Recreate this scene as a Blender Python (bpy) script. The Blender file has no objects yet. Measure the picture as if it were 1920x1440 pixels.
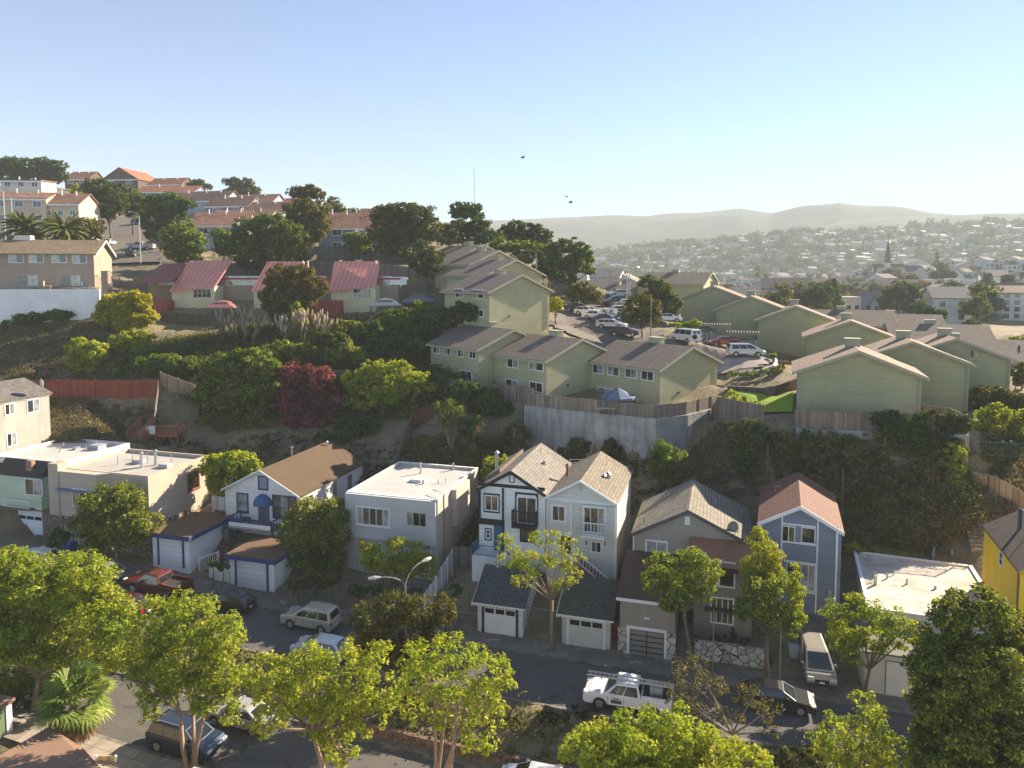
import bpy, bmesh, math, random
import numpy as np
from mathutils import Vector, Matrix, geometry
R = math.radians
sc = bpy.context.scene
COL = sc.collection
# ---------------------------------------------------------------- camera
F, CX, CY, PITCH, HC = 1346., 960., 608., R(3.95), 28.
cam = bpy.data.cameras.new('camera'); co = bpy.data.objects.new('camera', cam); COL.objects.link(co)
co.location = (0, 0, HC); co.rotation_euler = (R(90) - PITCH, 0, 0)
cam.sensor_width = 36; cam.lens = 36 * F / 1920; cam.shift_y = (CY - 720) / 1920
cam.clip_start = .5; cam.clip_end = 30000
sc.camera = co
# ---------------------------------------------------------------- sky, sun, exposure
SUN_EL, SUN_AZ = R(27.5), R(55.5)          # azimuth clockwise from the view direction
w = bpy.data.worlds.new('World'); sc.world = w; w.use_nodes = True
wt = w.node_tree; sky = wt.nodes.new('ShaderNodeTexSky'); sky.sky_type = 'NISHITA'; sky.sun_disc = False
sky.sun_elevation = SUN_EL; sky.sun_rotation = SUN_AZ; sky.altitude = 0; sky.air_density = 0.52; sky.dust_density = 0.0; sky.ozone_density = 1.7
bg = wt.nodes['Background']; bg.inputs[1].default_value = .05; wt.links.new(sky.outputs[0], bg.inputs[0])
sl = bpy.data.lights.new('sun', 'SUN'); sl.energy = 3.2; sl.angle = R(.5); sl.color = (1, .84, .64)
so = bpy.data.objects.new('sun', sl); COL.objects.link(so)
sd = Vector((math.sin(SUN_AZ) * math.cos(SUN_EL), math.cos(SUN_AZ) * math.cos(SUN_EL), math.sin(SUN_EL)))
so.rotation_euler = sd.to_track_quat('Z', 'Y').to_euler()
so.location = sd * 400
sc.view_settings.view_transform = 'Standard'; sc.view_settings.look = 'None'; sc.view_settings.gamma = 1
sc.view_settings.exposure = 2.52
try:
    sc.cycles.use_denoising = True; sc.cycles.denoiser = 'OPENIMAGEDENOISE'
    sc.cycles.max_bounces = 10; sc.cycles.diffuse_bounces = 5; sc.cycles.glossy_bounces = 2; sc.cycles.transmission_bounces = 6
    sc.cycles.volume_bounces = 2; sc.cycles.transparent_max_bounces = 6
except Exception: pass
# ---------------------------------------------------------------- pixel and street frames
CP, SP = math.cos(PITCH), math.sin(PITCH)
A0 = R(16.5); CA, SA = math.cos(A0), math.sin(A0)
def P(px, py, Y):
    dy = -(py - CY) / F; y = CP + dy * SP; z = -SP + dy * CP; k = Y / y
    return Vector(((px - CX) / F * k, Y, HC + z * k))
def PX(px, Y, z):           # point on the pixel column at depth Y and height z
    d = Y * CP - (z - HC) * SP
    return Vector(((px - CX) / F * d, Y, z))
def SW(s, t, z=0): return Vector((s * CA + t * SA, -s * SA + t * CA, z))
def ipl(x, tab):
    if x <= tab[0][0]: return tab[0][1]
    for (a, b), (c, d) in zip(tab, tab[1:]):
        if x <= c: return b + (d - b) * (x - a) / (c - a)
    return tab[-1][1]
def street(s): return ipl(s, [(-125, 8), (-80, 3.6), (-65, 2.3), (-52, 1.5), (-40, .7), (-33, .25), (-25, 0), (130, 0)])
def low(s): return ipl(s, [(-125, 9), (-80, 4.0), (-65, 2.3), (-52, .9), (-40, -.2), (-30, -.9), (-15, -1.5), (130, -1.8)])
# ---------------------------------------------------------------- materials
MATS = {}
class NT:
    def __init__(s, name):
        s.m = bpy.data.materials.new(name); s.m.use_nodes = True; s.t = s.m.node_tree
        s.p = s.t.nodes['Principled BSDF']; s.out = s.t.nodes['Material Output']
    def n(s, typ, **kw):
        nd = s.t.nodes.new('ShaderNode' + typ)
        for k, v in kw.items():
            if k.startswith('i') and k[1:].isdigit(): s.put(nd.inputs[int(k[1:])], v)
            elif hasattr(nd, k): setattr(nd, k, v)
            else: s.put(nd.inputs[k], v)
        return nd
    def put(s, inp, v):
        if isinstance(v, bpy.types.NodeSocket): s.t.links.new(v, inp)
        else:
            if isinstance(v, tuple) and len(v) == 3 and inp.type == 'RGBA': v = v + (1,)
            inp.default_value = v
    def math(s, op, a, b=0, c=None):
        kw = dict(operation=op, i0=a, i1=b)
        if c is not None: kw['i2'] = c
        return s.n('Math', **kw).outputs[0]
    def coord(s): return s.n('TexCoord').outputs['Object']
    def noise(s, sc_, det=4, vec=None, rough=.6): return s.n('TexNoise', Vector=vec if vec is not None else s.coord(), Scale=sc_, Detail=det, Roughness=rough).outputs[0]
    def scale(s, vec, x, y, z): return s.n('Mapping', i0=vec, i3=(x, y, z)).outputs[0]
    def mix(s, f, a, b, mode='MIX'): 
        nd = s.n('MixRGB', blend_type=mode); s.put(nd.inputs[0], f); s.put(nd.inputs[1], a); s.put(nd.inputs[2], b); return nd.outputs[0]
    def rng(s, v, a, b, c, d): return s.n('MapRange', i0=v, i1=a, i2=b, i3=c, i4=d).outputs[0]
    def bump(s, h, st=.3, d=.02): s.put(s.p.inputs['Normal'], s.n('Bump', Strength=st, Distance=d, Height=h).outputs[0])
def dk(c, k): return tuple(x * k for x in c)
def M(kind, c, rough=.75, c2=None, **k):
    key = (kind, c, rough, c2, tuple(sorted(k.items())))
    if key in MATS: return MATS[key]
    t = NT(kind); p = t.p; t.put(p.inputs['Roughness'], rough)
    v = t.coord(); col = None
    big = t.noise(.35, 5); fine = t.noise(9, 3)
    var = t.math('MULTIPLY', t.rng(big, .25, .75, .86, 1.1), t.rng(fine, .2, .8, .92, 1.07))
    sx = t.n('SeparateXYZ', i0=v)
    U = t.math('ADD', sx.outputs[0], sx.outputs[1])
    if kind in ('paint', 'stucco', 'metal', 'plastic', 'wood'):
        col = c
        if kind == 'stucco':
            st = t.noise(1.0, 4, t.scale(v, 1.6, 1.6, .18))
            col = t.mix(t.rng(st, .5, .8, 0, k.get('stain', .25)), c, dk(c, .55)); t.bump(t.noise(25, 3), .25, .02)
        if kind == 'wood': var = t.math('MULTIPLY', var, t.rng(t.noise(3, 4, t.scale(v, 4, 4, .6)), .2, .8, .75, 1.2))
        if kind == 'metal': t.put(p.inputs['Metallic'], .7); t.put(p.inputs['Roughness'], .4)
    elif kind == 'siding':
        per = k.get('per', .2); f = t.math('FRACT', t.math('DIVIDE', sx.outputs[2], per))
        line = t.math('LESS_THAN', f, .14)
        st = t.noise(1.0, 4, t.scale(v, 1.2, 1.2, .15))
        row = t.n('TexWhiteNoise', noise_dimensions='1D', W=t.math('FLOOR', t.math('DIVIDE', sx.outputs[2], per))).outputs[0]
        col = t.mix(t.rng(st, .52, .8, 0, .2), c, dk(c, .6)); col = t.mix(t.math('MULTIPLY', line, .4), col, dk(c, .5))
        var = t.math('MULTIPLY', var, t.rng(row, 0, 1, .95, 1.05)); t.bump(f, .5, .03)
    elif kind == 'shingle':
        ax = sx.outputs[k.get('ax', 1)]
        vec = t.n('CombineXYZ', i0=ax, i1=t.math('MULTIPLY', sx.outputs[2], k.get('kz', 2.2)), i2=0.0).outputs[0]
        b = t.n('TexBrick', Vector=vec, Color1=dk(c, .78) + (1,), Color2=dk(c, 1.2) + (1,), Mortar=dk(c, .42) + (1,), Scale=1.0, i4=1.0)
        b.inputs['Scale'].default_value = 1; b.inputs['Mortar Size'].default_value = .035; b.inputs['Brick Width'].default_value = k.get('bw', .42); b.inputs['Row Height'].default_value = k.get('bh', .34); b.inputs['Mortar Smooth'].default_value = .3
        st = t.noise(.7, 5); col = t.mix(t.rng(st, .45, .75, 0, .35), b.outputs[0], c2 or dk(c, .7)); t.bump(b.outputs['Fac'], -.4, .03)
    elif kind == 'seam':       # standing seam sheet roof
        ax = sx.outputs[k.get('ax', 0)]; f = t.math('FRACT', t.math('DIVIDE', ax, k.get('per', .75)))
        line = t.math('LESS_THAN', f, .12); col = t.mix(line, c, dk(c, .35)); t.bump(f, .4, .05)
    elif kind == 'gravel':
        seam = t.n('TexBrick', Vector=v, Color1=(1, 1, 1, 1), Color2=(.93, .93, .93, 1), Mortar=(.72, .72, .72, 1)); seam.inputs['Scale'].default_value = 1; seam.inputs['Mortar Size'].default_value = .012; seam.inputs['Brick Width'].default_value = 6.0; seam.inputs['Row Height'].default_value = .95
        a = t.noise(40, 3); b = t.noise(.5, 6); col = t.mix(t.rng(a, .3, .7, 0, 1), dk(c, .75), dk(c, 1.2)); col = t.mix(t.rng(b, .5, .72, 0, k.get('stain', .5)), col, c2 or dk(c, .6)); col = t.mix(t.rng(t.noise(.55, 5, t.scale(v, 1, 1.7, 1)), .58, .68, 0, .8), col, dk(c, .33)) if k.get('stain', 0) > .8 else col; col = t.mix(1.0, col, seam.outputs[0], 'MULTIPLY') if k.get('stain') else col; t.bump(a, .3, .02)
    elif kind == 'planks':
        wd = k.get('wd', .15); cell = t.math('FLOOR', t.math('DIVIDE', U, wd)); f = t.math('FRACT', t.math('DIVIDE', U, wd))
        r = t.n('TexWhiteNoise', noise_dimensions='1D', W=cell).outputs[0]
        col = t.mix(r, dk(c, .7), dk(c, 1.2)); st = t.noise(1.2, 5, t.scale(v, 2, 2, .35)); col = t.mix(t.rng(st, .45, .75, 0, .6), col, c2 or dk(c, .5))
        col = t.mix(t.math('LESS_THAN', f, .1), col, dk(c, .25))
    elif kind == 'stone':
        vo = t.n('TexVoronoi', Vector=v, Scale=k.get('sc', 2.2)); ed = t.n('TexVoronoi', feature='DISTANCE_TO_EDGE', Vector=v, Scale=k.get('sc', 2.2))
        col = t.mix(vo.outputs['Color'], dk(c, .7), c2 or dk(c, 1.25)); bw = t.n('RGBToBW', i0=vo.outputs['Color']).outputs[0]
        col = t.mix(bw, dk(c, .65), c2 or dk(c, 1.25)); col = t.mix(t.math('LESS_THAN', ed.outputs[0], .05), col, k.get('joint', dk(c, .3))); t.bump(ed.outputs[0], .4, .05)
    elif kind == 'concrete':
        a = t.noise(.6, 6); b = t.noise(1.3, 5, t.scale(v, 1.5, 1.5, .12)); cnew = t.mix(t.rng(a, .4, .65, 0, .75), c, dk(c, .5)); col = t.mix(t.rng(b, .44, .62, 0, k.get('stain', .65)), cnew, c2 or dk(c, .35)); ff = t.math('FRACT', t.math('DIVIDE', U, 2.4)); col = t.mix(t.math('MULTIPLY', t.math('LESS_THAN', ff, .015), .3), col, dk(c, .5)); t.bump(t.noise(14, 4), .25, .02)
    elif kind == 'asphalt':
        a = t.noise(60, 2); b = t.noise(.45, 5); col = t.mix(t.rng(a, .3, .7, 0, 1), dk(c, .75), dk(c, 1.3)); col = t.mix(t.rng(b, .4, .7, 0, .6), col, c2 or dk(c, 1.5))
        ed = t.n('TexVoronoi', feature='DISTANCE_TO_EDGE', Vector=t.mix(.35, v, t.n('TexNoise', Vector=v, Scale=.8).outputs[1]), Scale=.22)
        brk = t.math('GREATER_THAN', t.noise(.3, 3), .52); col = t.mix(t.math('MULTIPLY', t.math('MULTIPLY', t.math('LESS_THAN', ed.outputs[0], .006), brk), .6), col, dk(c, .35))
        pb = t.n('TexBrick', Vector=t.n('Mapping', i0=v, i3=(.16, .42, 1)).outputs[0], Color1=(1, 1, 1, 1), Color2=(0, 0, 0, 1), Mortar=(0, 0, 0, 1), Bias=-.45); col = t.mix(t.math('MULTIPLY', pb.outputs[0], .38), col, dk(c, .5)); oil = t.noise(.9, 3, t.scale(v, .25, 2.2, 1)); col = t.mix(t.rng(oil, .55, .75, 0, .5), col, dk(c, .55)); t.bump(a, .2, .01)
    elif kind == 'slabs':      # pavement slabs with joints along the street
        vec = t.n('CombineXYZ', i0=sx.outputs[0], i1=sx.outputs[1], i2=0.0).outputs[0]
        b = t.n('TexBrick', Vector=vec, offset=0.0, Color1=dk(c, .8) + (1,), Color2=dk(c, 1.12) + (1,), Mortar=dk(c, .35) + (1,))
        b.inputs['Scale'].default_value = 1; b.inputs['Mortar Size'].default_value = .02; b.inputs['Brick Width'].default_value = 1.5; b.inputs['Row Height'].default_value = 1.3
        a = t.noise(.8, 6); col = t.mix(t.rng(a, .42, .7, 0, .7), b.outputs[0], dk(c, .5))
    elif kind == 'glass':
        t.put(p.inputs['Roughness'], .07); col = c; var = t.rng(t.noise(1.1, 2), .3, .7, .45, 1.5); t.put(p.inputs['Specular IOR Level'], .8)
    elif kind == 'carpaint':
        col = c; t.put(p.inputs['Coat Weight'], .8); t.put(p.inputs['Coat Roughness'], .04); t.put(p.inputs['Metallic'], k.get('met', .3)); t.put(p.inputs['Roughness'], .35); var = t.rng(big, .2, .8, .93, 1.05)
    elif kind == 'bark':
        col = t.mix(t.noise(4, 5, t.scale(v, 3, 3, .5)), dk(c, .5), dk(c, 1.4)); t.bump(t.noise(7, 4, t.scale(v, 3, 3, .6)), .5, .03)
    hs = t.n('HueSaturation', Color=col if isinstance(col, bpy.types.NodeSocket) else col + (1,)); t.put(hs.inputs['Value'], var)
    t.put(p.inputs['Base Color'], hs.outputs[0])
    MATS[key] = t.m; return t.m
def LEAF(c1, c2, c3=None, trans=.4, rough=.5):
    key = ('leaf', c1, c2, c3, trans)
    if key in MATS: return MATS[key]
    t = NT('leaves'); rnd = t.n('NewGeometry').outputs['Random Per Island']
    cl = t.noise(.55, 3); cr = t.n('ValToRGB', i0=rnd); el = cr.color_ramp.elements; el[0].position = 0; el[0].color = dk(c1, .5) + (1,); el[1].position = 1; el[1].color = (c2[0] * .95 + .04, c2[1] * .62 + .03, c2[2] + .03, 1)
    for ps, cc in ((.28, dk(c1, .85)), (.55, c1), (.8, c2), (.93, dk(c2, 1.15))): e_ = el.new(ps); e_.color = tuple(min(.7, x) for x in cc) + (1,)
    col = cr.outputs[0]
    col = t.mix(t.rng(cl, .42, .66, 0, .85), col, c3 or dk(c1, .75))
    d = t.n('BsdfDiffuse', Color=col); tr = t.n('BsdfTranslucent', Color=t.mix(1.0, col, (.98, 1.0, .42), 'MULTIPLY'))
    g = t.n('BsdfGlossy', Color=(.5, .5, .5), Roughness=.5)
    m1 = t.n('MixShader', i0=trans, i1=d.outputs[0], i2=tr.outputs[0]); m2 = t.n('MixShader', i0=.02, i1=m1.outputs[0], i2=g.outputs[0])
    t.t.links.new(m2.outputs[0], t.out.inputs[0]); MATS[key] = t.m; return t.m
# ---------------------------------------------------------------- mesh helpers
OFF = {}
def top(o):
    while o.parent: o = o.parent
    return o
def tag(o, label=None, cat=None, group=None, kind=None):
    if label: o['label'] = label
    if cat: o['category'] = cat
    if group: o['group'] = group
    if kind: o['kind'] = kind
    return o
def thing(name, label, cat, loc, rz=0, group=None):
    o = bpy.data.objects.new(name, None); COL.objects.link(o); o.empty_display_size = .5
    o.location = loc; o.rotation_euler = (0, 0, rz); OFF[o.name] = loc[2]
    return tag(o, label, cat, group)
class MB:
    def __init__(s): s.v = []; s.f = []
    def quad(s, *pts):
        n = len(s.v); s.v += [tuple(p) for p in pts]; s.f.append(tuple(range(n, n + len(pts)))); return s
    def box(s, x0, x1, y0, y1, z0, z1):
        n = len(s.v); s.v += [(x, y, z) for z in (z0, z1) for y in (y0, y1) for x in (x0, x1)]
        s.f += [tuple(n + i for i in q) for q in ((0, 2, 3, 1), (4, 5, 7, 6), (0, 1, 5, 4), (1, 3, 7, 5), (3, 2, 6, 7), (2, 0, 4, 6))]; return s
    def prism(s, poly, ax, a, b):
        n = len(s.v); k = len(poly)
        for d in (a, b):
            for (p, q) in poly: s.v.append({'y': (p, d, q), 'x': (d, p, q), 'z': (p, q, d)}[ax])
        s.f += [tuple(range(n, n + k)), tuple(range(n + 2 * k - 1, n + k - 1, -1))]
        s.f += [(n + i, n + (i + 1) % k, n + k + (i + 1) % k, n + k + i) for i in range(k)]; return s
    def tube(s, pts, rad, seg=7, cap=True):
        if not hasattr(rad, '__len__'): rad = [rad] * len(pts)
        n = len(s.v); pts = [Vector(p) for p in pts]
        for i, p in enumerate(pts):
            d = (pts[min(i + 1, len(pts) - 1)] - pts[max(i - 1, 0)]).normalized()
            a = d.orthogonal().normalized() if abs(d.z) < .99 else Vector((1, 0, 0)); a = (a - d * a.dot(d)).normalized(); b = d.cross(a)
            for j in range(seg):
                t = 2 * math.pi * j / seg; s.v.append(tuple(p + (a * math.cos(t) + b * math.sin(t)) * rad[i]))
        for i in range(len(pts) - 1):
            for j in range(seg):
                s.f.append((n + i * seg + j, n + i * seg + (j + 1) % seg, n + (i + 1) * seg + (j + 1) % seg, n + (i + 1) * seg + j))
        if cap: s.f += [tuple(range(n + seg - 1, n - 1, -1)), tuple(range(n + (len(pts) - 1) * seg, n + len(pts) * seg))]
        return s
    def mbox(s, mp, u0, u1, d0, d1, v0, v1):
        n = len(s.v); s.v += [mp(u, d, v) for v in (v0, v1) for d in (d0, d1) for u in (u0, u1)]
        s.f += [tuple(n + i for i in q) for q in ((0, 2, 3, 1), (4, 5, 7, 6), (0, 1, 5, 4), (1, 3, 7, 5), (3, 2, 6, 7), (2, 0, 4, 6))]; return s
    def build(s, name, mat, parent=None, bev=0, smooth=False, loc=None, norm=True):
        me = bpy.data.meshes.new(name); dz = OFF.get(top(parent).name, 0) if parent else 0
        v = s.v if not dz else [(a, b, c - dz) for a, b, c in s.v]
        me.from_pydata(v, [], s.f)
        if norm or bev:
            bm = bmesh.new(); bm.from_mesh(me); bmesh.ops.recalc_face_normals(bm, faces=bm.faces)
            if bev: bmesh.ops.bevel(bm, geom=[e for e in bm.edges if e.calc_face_angle(0) > .5], offset=bev, segments=2, affect='EDGES', profile=.6, clamp_overlap=True)
            bm.to_mesh(me); bm.free()
        me.materials.append(mat)
        if smooth: me.polygons.foreach_set('use_smooth', [True] * len(me.polygons))
        o = bpy.data.objects.new(name, me); COL.objects.link(o)
        if parent: o.parent = parent
        if loc is not None: o.location = loc
        return o
def mapper(face, at):
    return {'F': lambda u, d, v: (u, at - d, v), 'B': lambda u, d, v: (u, at + d, v), 'R': lambda u, d, v: (at + d, u, v), 'L': lambda u, d, v: (at - d, u, v)}[face]
GL = M('glass', (.03, .036, .042)); GLC = M('glass', (.30, .31, .30)); GLB = M('glass', (.10, .085, .06)); GLD = M('glass', (.012, .012, .014))
WHT = M('paint', (.78, .78, .76)); BLK = M('paint', (.02, .02, .023)); NAVY = M('paint', (.025, .05, .17)); CREAM = M('paint', (.66, .62, .52))
GALV = M('metal', (.42, .44, .46)); DKM = M('paint', (.05, .05, .055)); RUST = M('wood', (.23, .07, .04))
def win(h, face, at, u, v, w_, ht, fm=WHT, pm=GL, nx=2, ny=1, fw=.09, sill=0, proud=.05, name='window', cols=None):
    mp = mapper(face, at); b = MB()
    b.mbox(mp, u, u + fw, 0, proud, v, v + ht).mbox(mp, u + w_ - fw, u + w_, 0, proud, v, v + ht)
    b.mbox(mp, u + fw, u + w_ - fw, 0, proud, v, v + fw).mbox(mp, u + fw, u + w_ - fw, 0, proud, v + ht - fw, v + ht)
    for i in range(1, nx): x = u + w_ * i / nx; b.mbox(mp, x - .03, x + .03, 0, proud - .006, v + fw, v + ht - fw)
    for j in range(1, ny):
        z = v + ht * j / ny
        for i in range(nx):
            x0 = u + fw if i == 0 else u + w_ * i / nx + .03; x1 = u + w_ - fw if i == nx - 1 else u + w_ * (i + 1) / nx - .03
            b.mbox(mp, x0, x1, 0, proud - .012, z - .02, z + .02)
    if sill: b.mbox(mp, u - .06, u + w_ + .06, 0, proud + .06, v - .09, v - .003)
    f = b.build(name, fm, h)
    for i in range(nx):
        pmat = (cols[i] if cols else pm)
        x0 = u + w_ * i / nx; x1 = u + w_ * (i + 1) / nx
        MB().mbox(mp, x0 + (fw if i == 0 else .03), x1 - (fw if i == nx - 1 else .03), .004, .014, v + fw, v + ht - fw).build('pane', pmat, f)
    return f
def gable_y(h, x0, x1, y0, y1, ze, zr, rm, o=.3, oy=.3, th=.14, xr=None):   # ridge along y
    xr = (x0 + x1) / 2 if xr is None else xr; s0 = (zr - ze) / (xr - x0); s1 = (zr - ze) / (x1 - xr)
    pl = [(x0 - o, ze - o * s0), (xr, zr), (x1 + o, ze - o * s1), (x1 + o, ze - o * s1 + th), (xr, zr + th), (x0 - o, ze - o * s0 + th)]
    return MB().prism(pl, 'y', y0 - oy, y1 + oy).build('roof', rm, h)
def gable_x(h, x0, x1, y0, y1, ze, zr, rm, o=.3, ox=.3, th=.14):
    yr = (y0 + y1) / 2; s_ = (zr - ze) / (yr - y0)
    pl = [(y0 - o, ze - o * s_), (yr, zr), (y1 + o, ze - o * s_), (y1 + o, ze - o * s_ + th), (yr, zr + th), (y0 - o, ze - o * s_ + th)]
    return MB().prism(pl, 'x', x0 - ox, x1 + ox).build('roof', rm, h)
def rake_y(h, x0, x1, y, ze, zr, m, o=.3, wd=.22, th=.06, top_=.14, name='bargeboard', xr=None):
    xr = (x0 + x1) / 2 if xr is None else xr; s0 = (zr - ze) / (xr - x0); s1 = (zr - ze) / (x1 - xr)
    pl = [(x0 - o, ze - o * s0 - wd + top_), (xr, zr - wd + top_), (x1 + o, ze - o * s1 - wd + top_), (x1 + o, ze - o * s1 + top_ + .01), (xr, zr + top_ + .01), (x0 - o, ze - o * s0 + top_ + .01)]
    return MB().prism(pl, 'y', y - th, y).build(name, m, h)
def vent(h, x, y, z, ht=.6, r=.07, m=None, name='vent_pipe', cap=False):
    b = MB().tube([(x, y, z), (x, y, z + ht)], r, 8)
    if cap: b.tube([(x, y, z + ht), (x, y, z + ht + .18)], [r * 1.9, r * .4], 8)
    return b.build(name, m or GALV, h)
def copy_tree(o, parent=None):
    c = o.copy(); COL.objects.link(c); c.parent = parent
    for ch in list(o.children): copy_tree(ch, c)
    return c
# ---------------------------------------------------------------- terrain
CTL = []
def C_(v): CTL.append((v.x, v.y, v.z))
for s in (-125, -100, -80, -65, -58, -52, -46, -40, -33, -25, -15, -5, 5, 15, 25, 40, 70, 130):
    a_, b_ = street(s) - .06, low(s) - .06
    for t, z in ((51.4, a_ + .12), (49.4, a_), (43.7, a_), (43.2, a_ + .1), (39.6, b_ + .5), (38.9, b_), (33.5, b_), (31.5, b_ + .1), (26, b_ - 1.2), (8, -6), (-40, -12)): C_(SW(s, t, z))
for s, z in ((-125, 11), (-80, 4.2), (-65, 2.3), (-55, 1.9), (-47, 2.9), (-38, 2.9), (-33, 1.2), (-23, 1.0), (-20, 2.9), (-14, 2.9), (-8, 2.6), (-6.5, 1.4), (2, 1.4), (3, 1.8), (8, 1.8), (10, .4), (18, .8), (26, 1.5), (60, 2), (130, 3)): C_(SW(s, 57.4, z))
for s, z in ((-125, 14), (-80, 9.2), (-65, 7.4), (-55, 6.2), (-45, 5), (-38, 4.6), (-30, 3.8), (-20, 4.1), (-10, 4.0), (0, 3.8), (9, 3.4), (18, 3.4), (26, 4), (60, 5), (130, 6)): C_(SW(s, 68.5, z))
WALLB = [(985, 870, 82), (1060, 856, 79), (1160, 852, 76), (1228, 856, 74), (1285, 838, 76), (1332, 806, 79.5)]
for q in WALLB:
    C_(P(*q)); v = PX(q[0], q[2] + .45, 13.0); C_(v)
FENR = [(1345, 77.5, 12.3), (1430, 70.2, 12.4), (1490, 69, 8.7), (1560, 68, 8.5), (1640, 67.3, 8.5), (1720, 66.6, 8.3), (1812, 66, 8.2)]
for q in FENR: C_(PX(*q)); C_(PX(q[0], q[1] + .5, 13.2))
for q in ((1850, 800, 72), (1830, 900, 65.5), (1915, 880, 68), (1915, 760, 80), (1850, 1000, 60.5), (2100, 800, 80), (2300, 900, 70), (1300, 900, 68.3), (1400, 905, 66.8), (1500, 960, 64.6), (1600, 1010, 62.8), (1750, 1030, 61.6),
          (1200, 930, 70), (700, 862, 80), (770, 850, 78.5), (850, 860, 78), (940, 856, 78.5), (650, 712, 92), (850, 745, 86.5), (650, 692, 93), (500, 860, 80.5), (400, 850, 80.5), (480, 828, 83), (330, 840, 80.5), (150, 828, 77.5), (60, 830, 77.5), (240, 825, 78.5),
          (300, 745, 87), (170, 745, 87), (60, 745, 87), (-120, 745, 87), (350, 752, 88), (-40, 616, 103), (100, 602, 104), (190, 588, 105), (200, 690, 93), (350, 690, 94), (500, 690, 95), (60, 690, 93), (300, 622, 104), (450, 640, 103), (640, 612, 107), (780, 602, 108),
          (300, 590, 113), (700, 590, 113), (700, 560, 122), (300, 560, 122), (600, 505, 132), (780, 520, 128), (250, 505, 135), (180, 500, 139), (320, 488, 142), (180, 468, 155), (330, 468, 158), (160, 445, 172), (290, 440, 175), (190, 417, 196), (260, 417, 198),
          (-60, 452, 135), (90, 448, 140), (60, 420, 175), (-100, 410, 175), (400, 470, 165), (640, 474, 150), (400, 402, 208), (500, 404, 208), (250, 352, 262), (100, 352, 250), (-250, 320, 260), (350, 378, 240), (550, 412, 200), (700, 450, 165), (800, 452, 160), (800, 432, 220), (900, 452, 180), (900, 425, 260),
          (950, 482, 150), (1000, 502, 150), (1040, 562, 140), (1030, 617, 104), (850, 612, 102), (1060, 612, 112), (1130, 640, 108), (1200, 640, 108), (1060, 572, 138), (1150, 577, 135), (1250, 602, 122), (1250, 640, 106), (1300, 646, 105), (1400, 680, 95), (1340, 692, 96), (1450, 680, 95), (1462, 692, 92),
          (1360, 727, 84), (1480, 737, 82), (1420, 755, 80), (1500, 772, 77), (1900, 692, 95), (1900, 640, 140), (1700, 640, 140), (1650, 600, 220)): C_(P(*q))
for q in ((-120, 88, 14.2), (60, 88, 14.2), (170, 88, 14.2), (300, 88, 14.2), (-120, 106, 26), (60, 106, 26), (185, 106, 26), (-120, 120, 26.4), (60, 120, 26.6), (185, 119, 26.5), (215, 107, 23.3), (1236, 79.5, 12.9), (1024, 83, 13.2), (897, 89, 13.6), (804, 97, 14.8), (1362, 87, 13.9), (1150, 92, 14.4),
          (1560, 105, 13.9), (1480, 119, 15.4), (1400, 125, 16.9), (1320, 132, 18.5), (1609, 71.5, 13), (1706, 78, 13.2), (1790, 84, 13.2), (100, 340, 52), (500, 320, 38), (900, 360, 28), (-800, 300, 60), (-1500, 200, 40), (1300, 200, 17), (1100, 200, 20), (1000, 240, 22), (1000, 320, 15), (1300, 300, 14), (1650, 300, 14), (1950, 300, 15), (2300, 300, 15), (2600, 150, 12),
          (900, 620, 12), (1200, 600, 13), (1500, 560, 17), (1650, 520, 26), (1780, 540, 33), (1920, 560, 35), (2200, 560, 35), (1650, 640, 22), (1920, 700, 24), (900, 1000, 8), (1300, 1000, 9), (1920, 1000, 11), (0, 1000, 8)): C_(PX(*q))
for x, y, z in ((-9000, -300, -12), (9000, -300, -12), (-9000, 9000, 5), (9000, 9000, 5), (0, 9000, 5), (-600, 300, 40), (-600, 100, 20), (600, 100, 8), (-300, -200, -12), (300, -200, -12)): CTL.append((x, y, z))
_cv = np.array(CTL); _r = geometry.delaunay_2d_cdt([Vector((x, y)) for x, y, z in CTL], [], [], 0, 1e-4)
_vz = np.array([_cv[o[0], 2] if o else 0 for o in _r[3]]); _vx = np.array([tuple(v) for v in _r[0]])
_T = np.array([f for f in _r[2] if len(f) == 3]); _A, _B, _D = _vx[_T[:, 0]], _vx[_T[:, 1]], _vx[_T[:, 2]]
_det = (_B[:, 1] - _D[:, 1]) * (_A[:, 0] - _D[:, 0]) + (_D[:, 0] - _B[:, 0]) * (_A[:, 1] - _D[:, 1])
_ok = np.abs(_det) > 1e-9; _T, _A, _B, _D, _det = _T[_ok], _A[_ok], _B[_ok], _D[_ok], _det[_ok]
def gzs(X, Y):
    Z = np.full(X.shape, 0.0); done = np.zeros(X.shape, bool)
    for i in range(len(_T)):
        mnx, mxx = min(_A[i, 0], _B[i, 0], _D[i, 0]), max(_A[i, 0], _B[i, 0], _D[i, 0]); mny, mxy = min(_A[i, 1], _B[i, 1], _D[i, 1]), max(_A[i, 1], _B[i, 1], _D[i, 1])
        k = np.nonzero((X >= mnx) & (X <= mxx) & (Y >= mny) & (Y <= mxy) & ~done)[0]
        if not len(k): continue
        dx, dy = X[k] - _D[i, 0], Y[k] - _D[i, 1]
        a = ((_B[i, 1] - _D[i, 1]) * dx + (_D[i, 0] - _B[i, 0]) * dy) / _det[i]; b = ((_D[i, 1] - _A[i, 1]) * dx + (_A[i, 0] - _D[i, 0]) * dy) / _det[i]; c = 1 - a - b
        g = (a >= -1e-6) & (b >= -1e-6) & (c >= -1e-6); kk = k[g]
        Z[kk] = a[g] * _vz[_T[i, 0]] + b[g] * _vz[_T[i, 1]] + c[g] * _vz[_T[i, 2]]; done[kk] = True
    return Z
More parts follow.
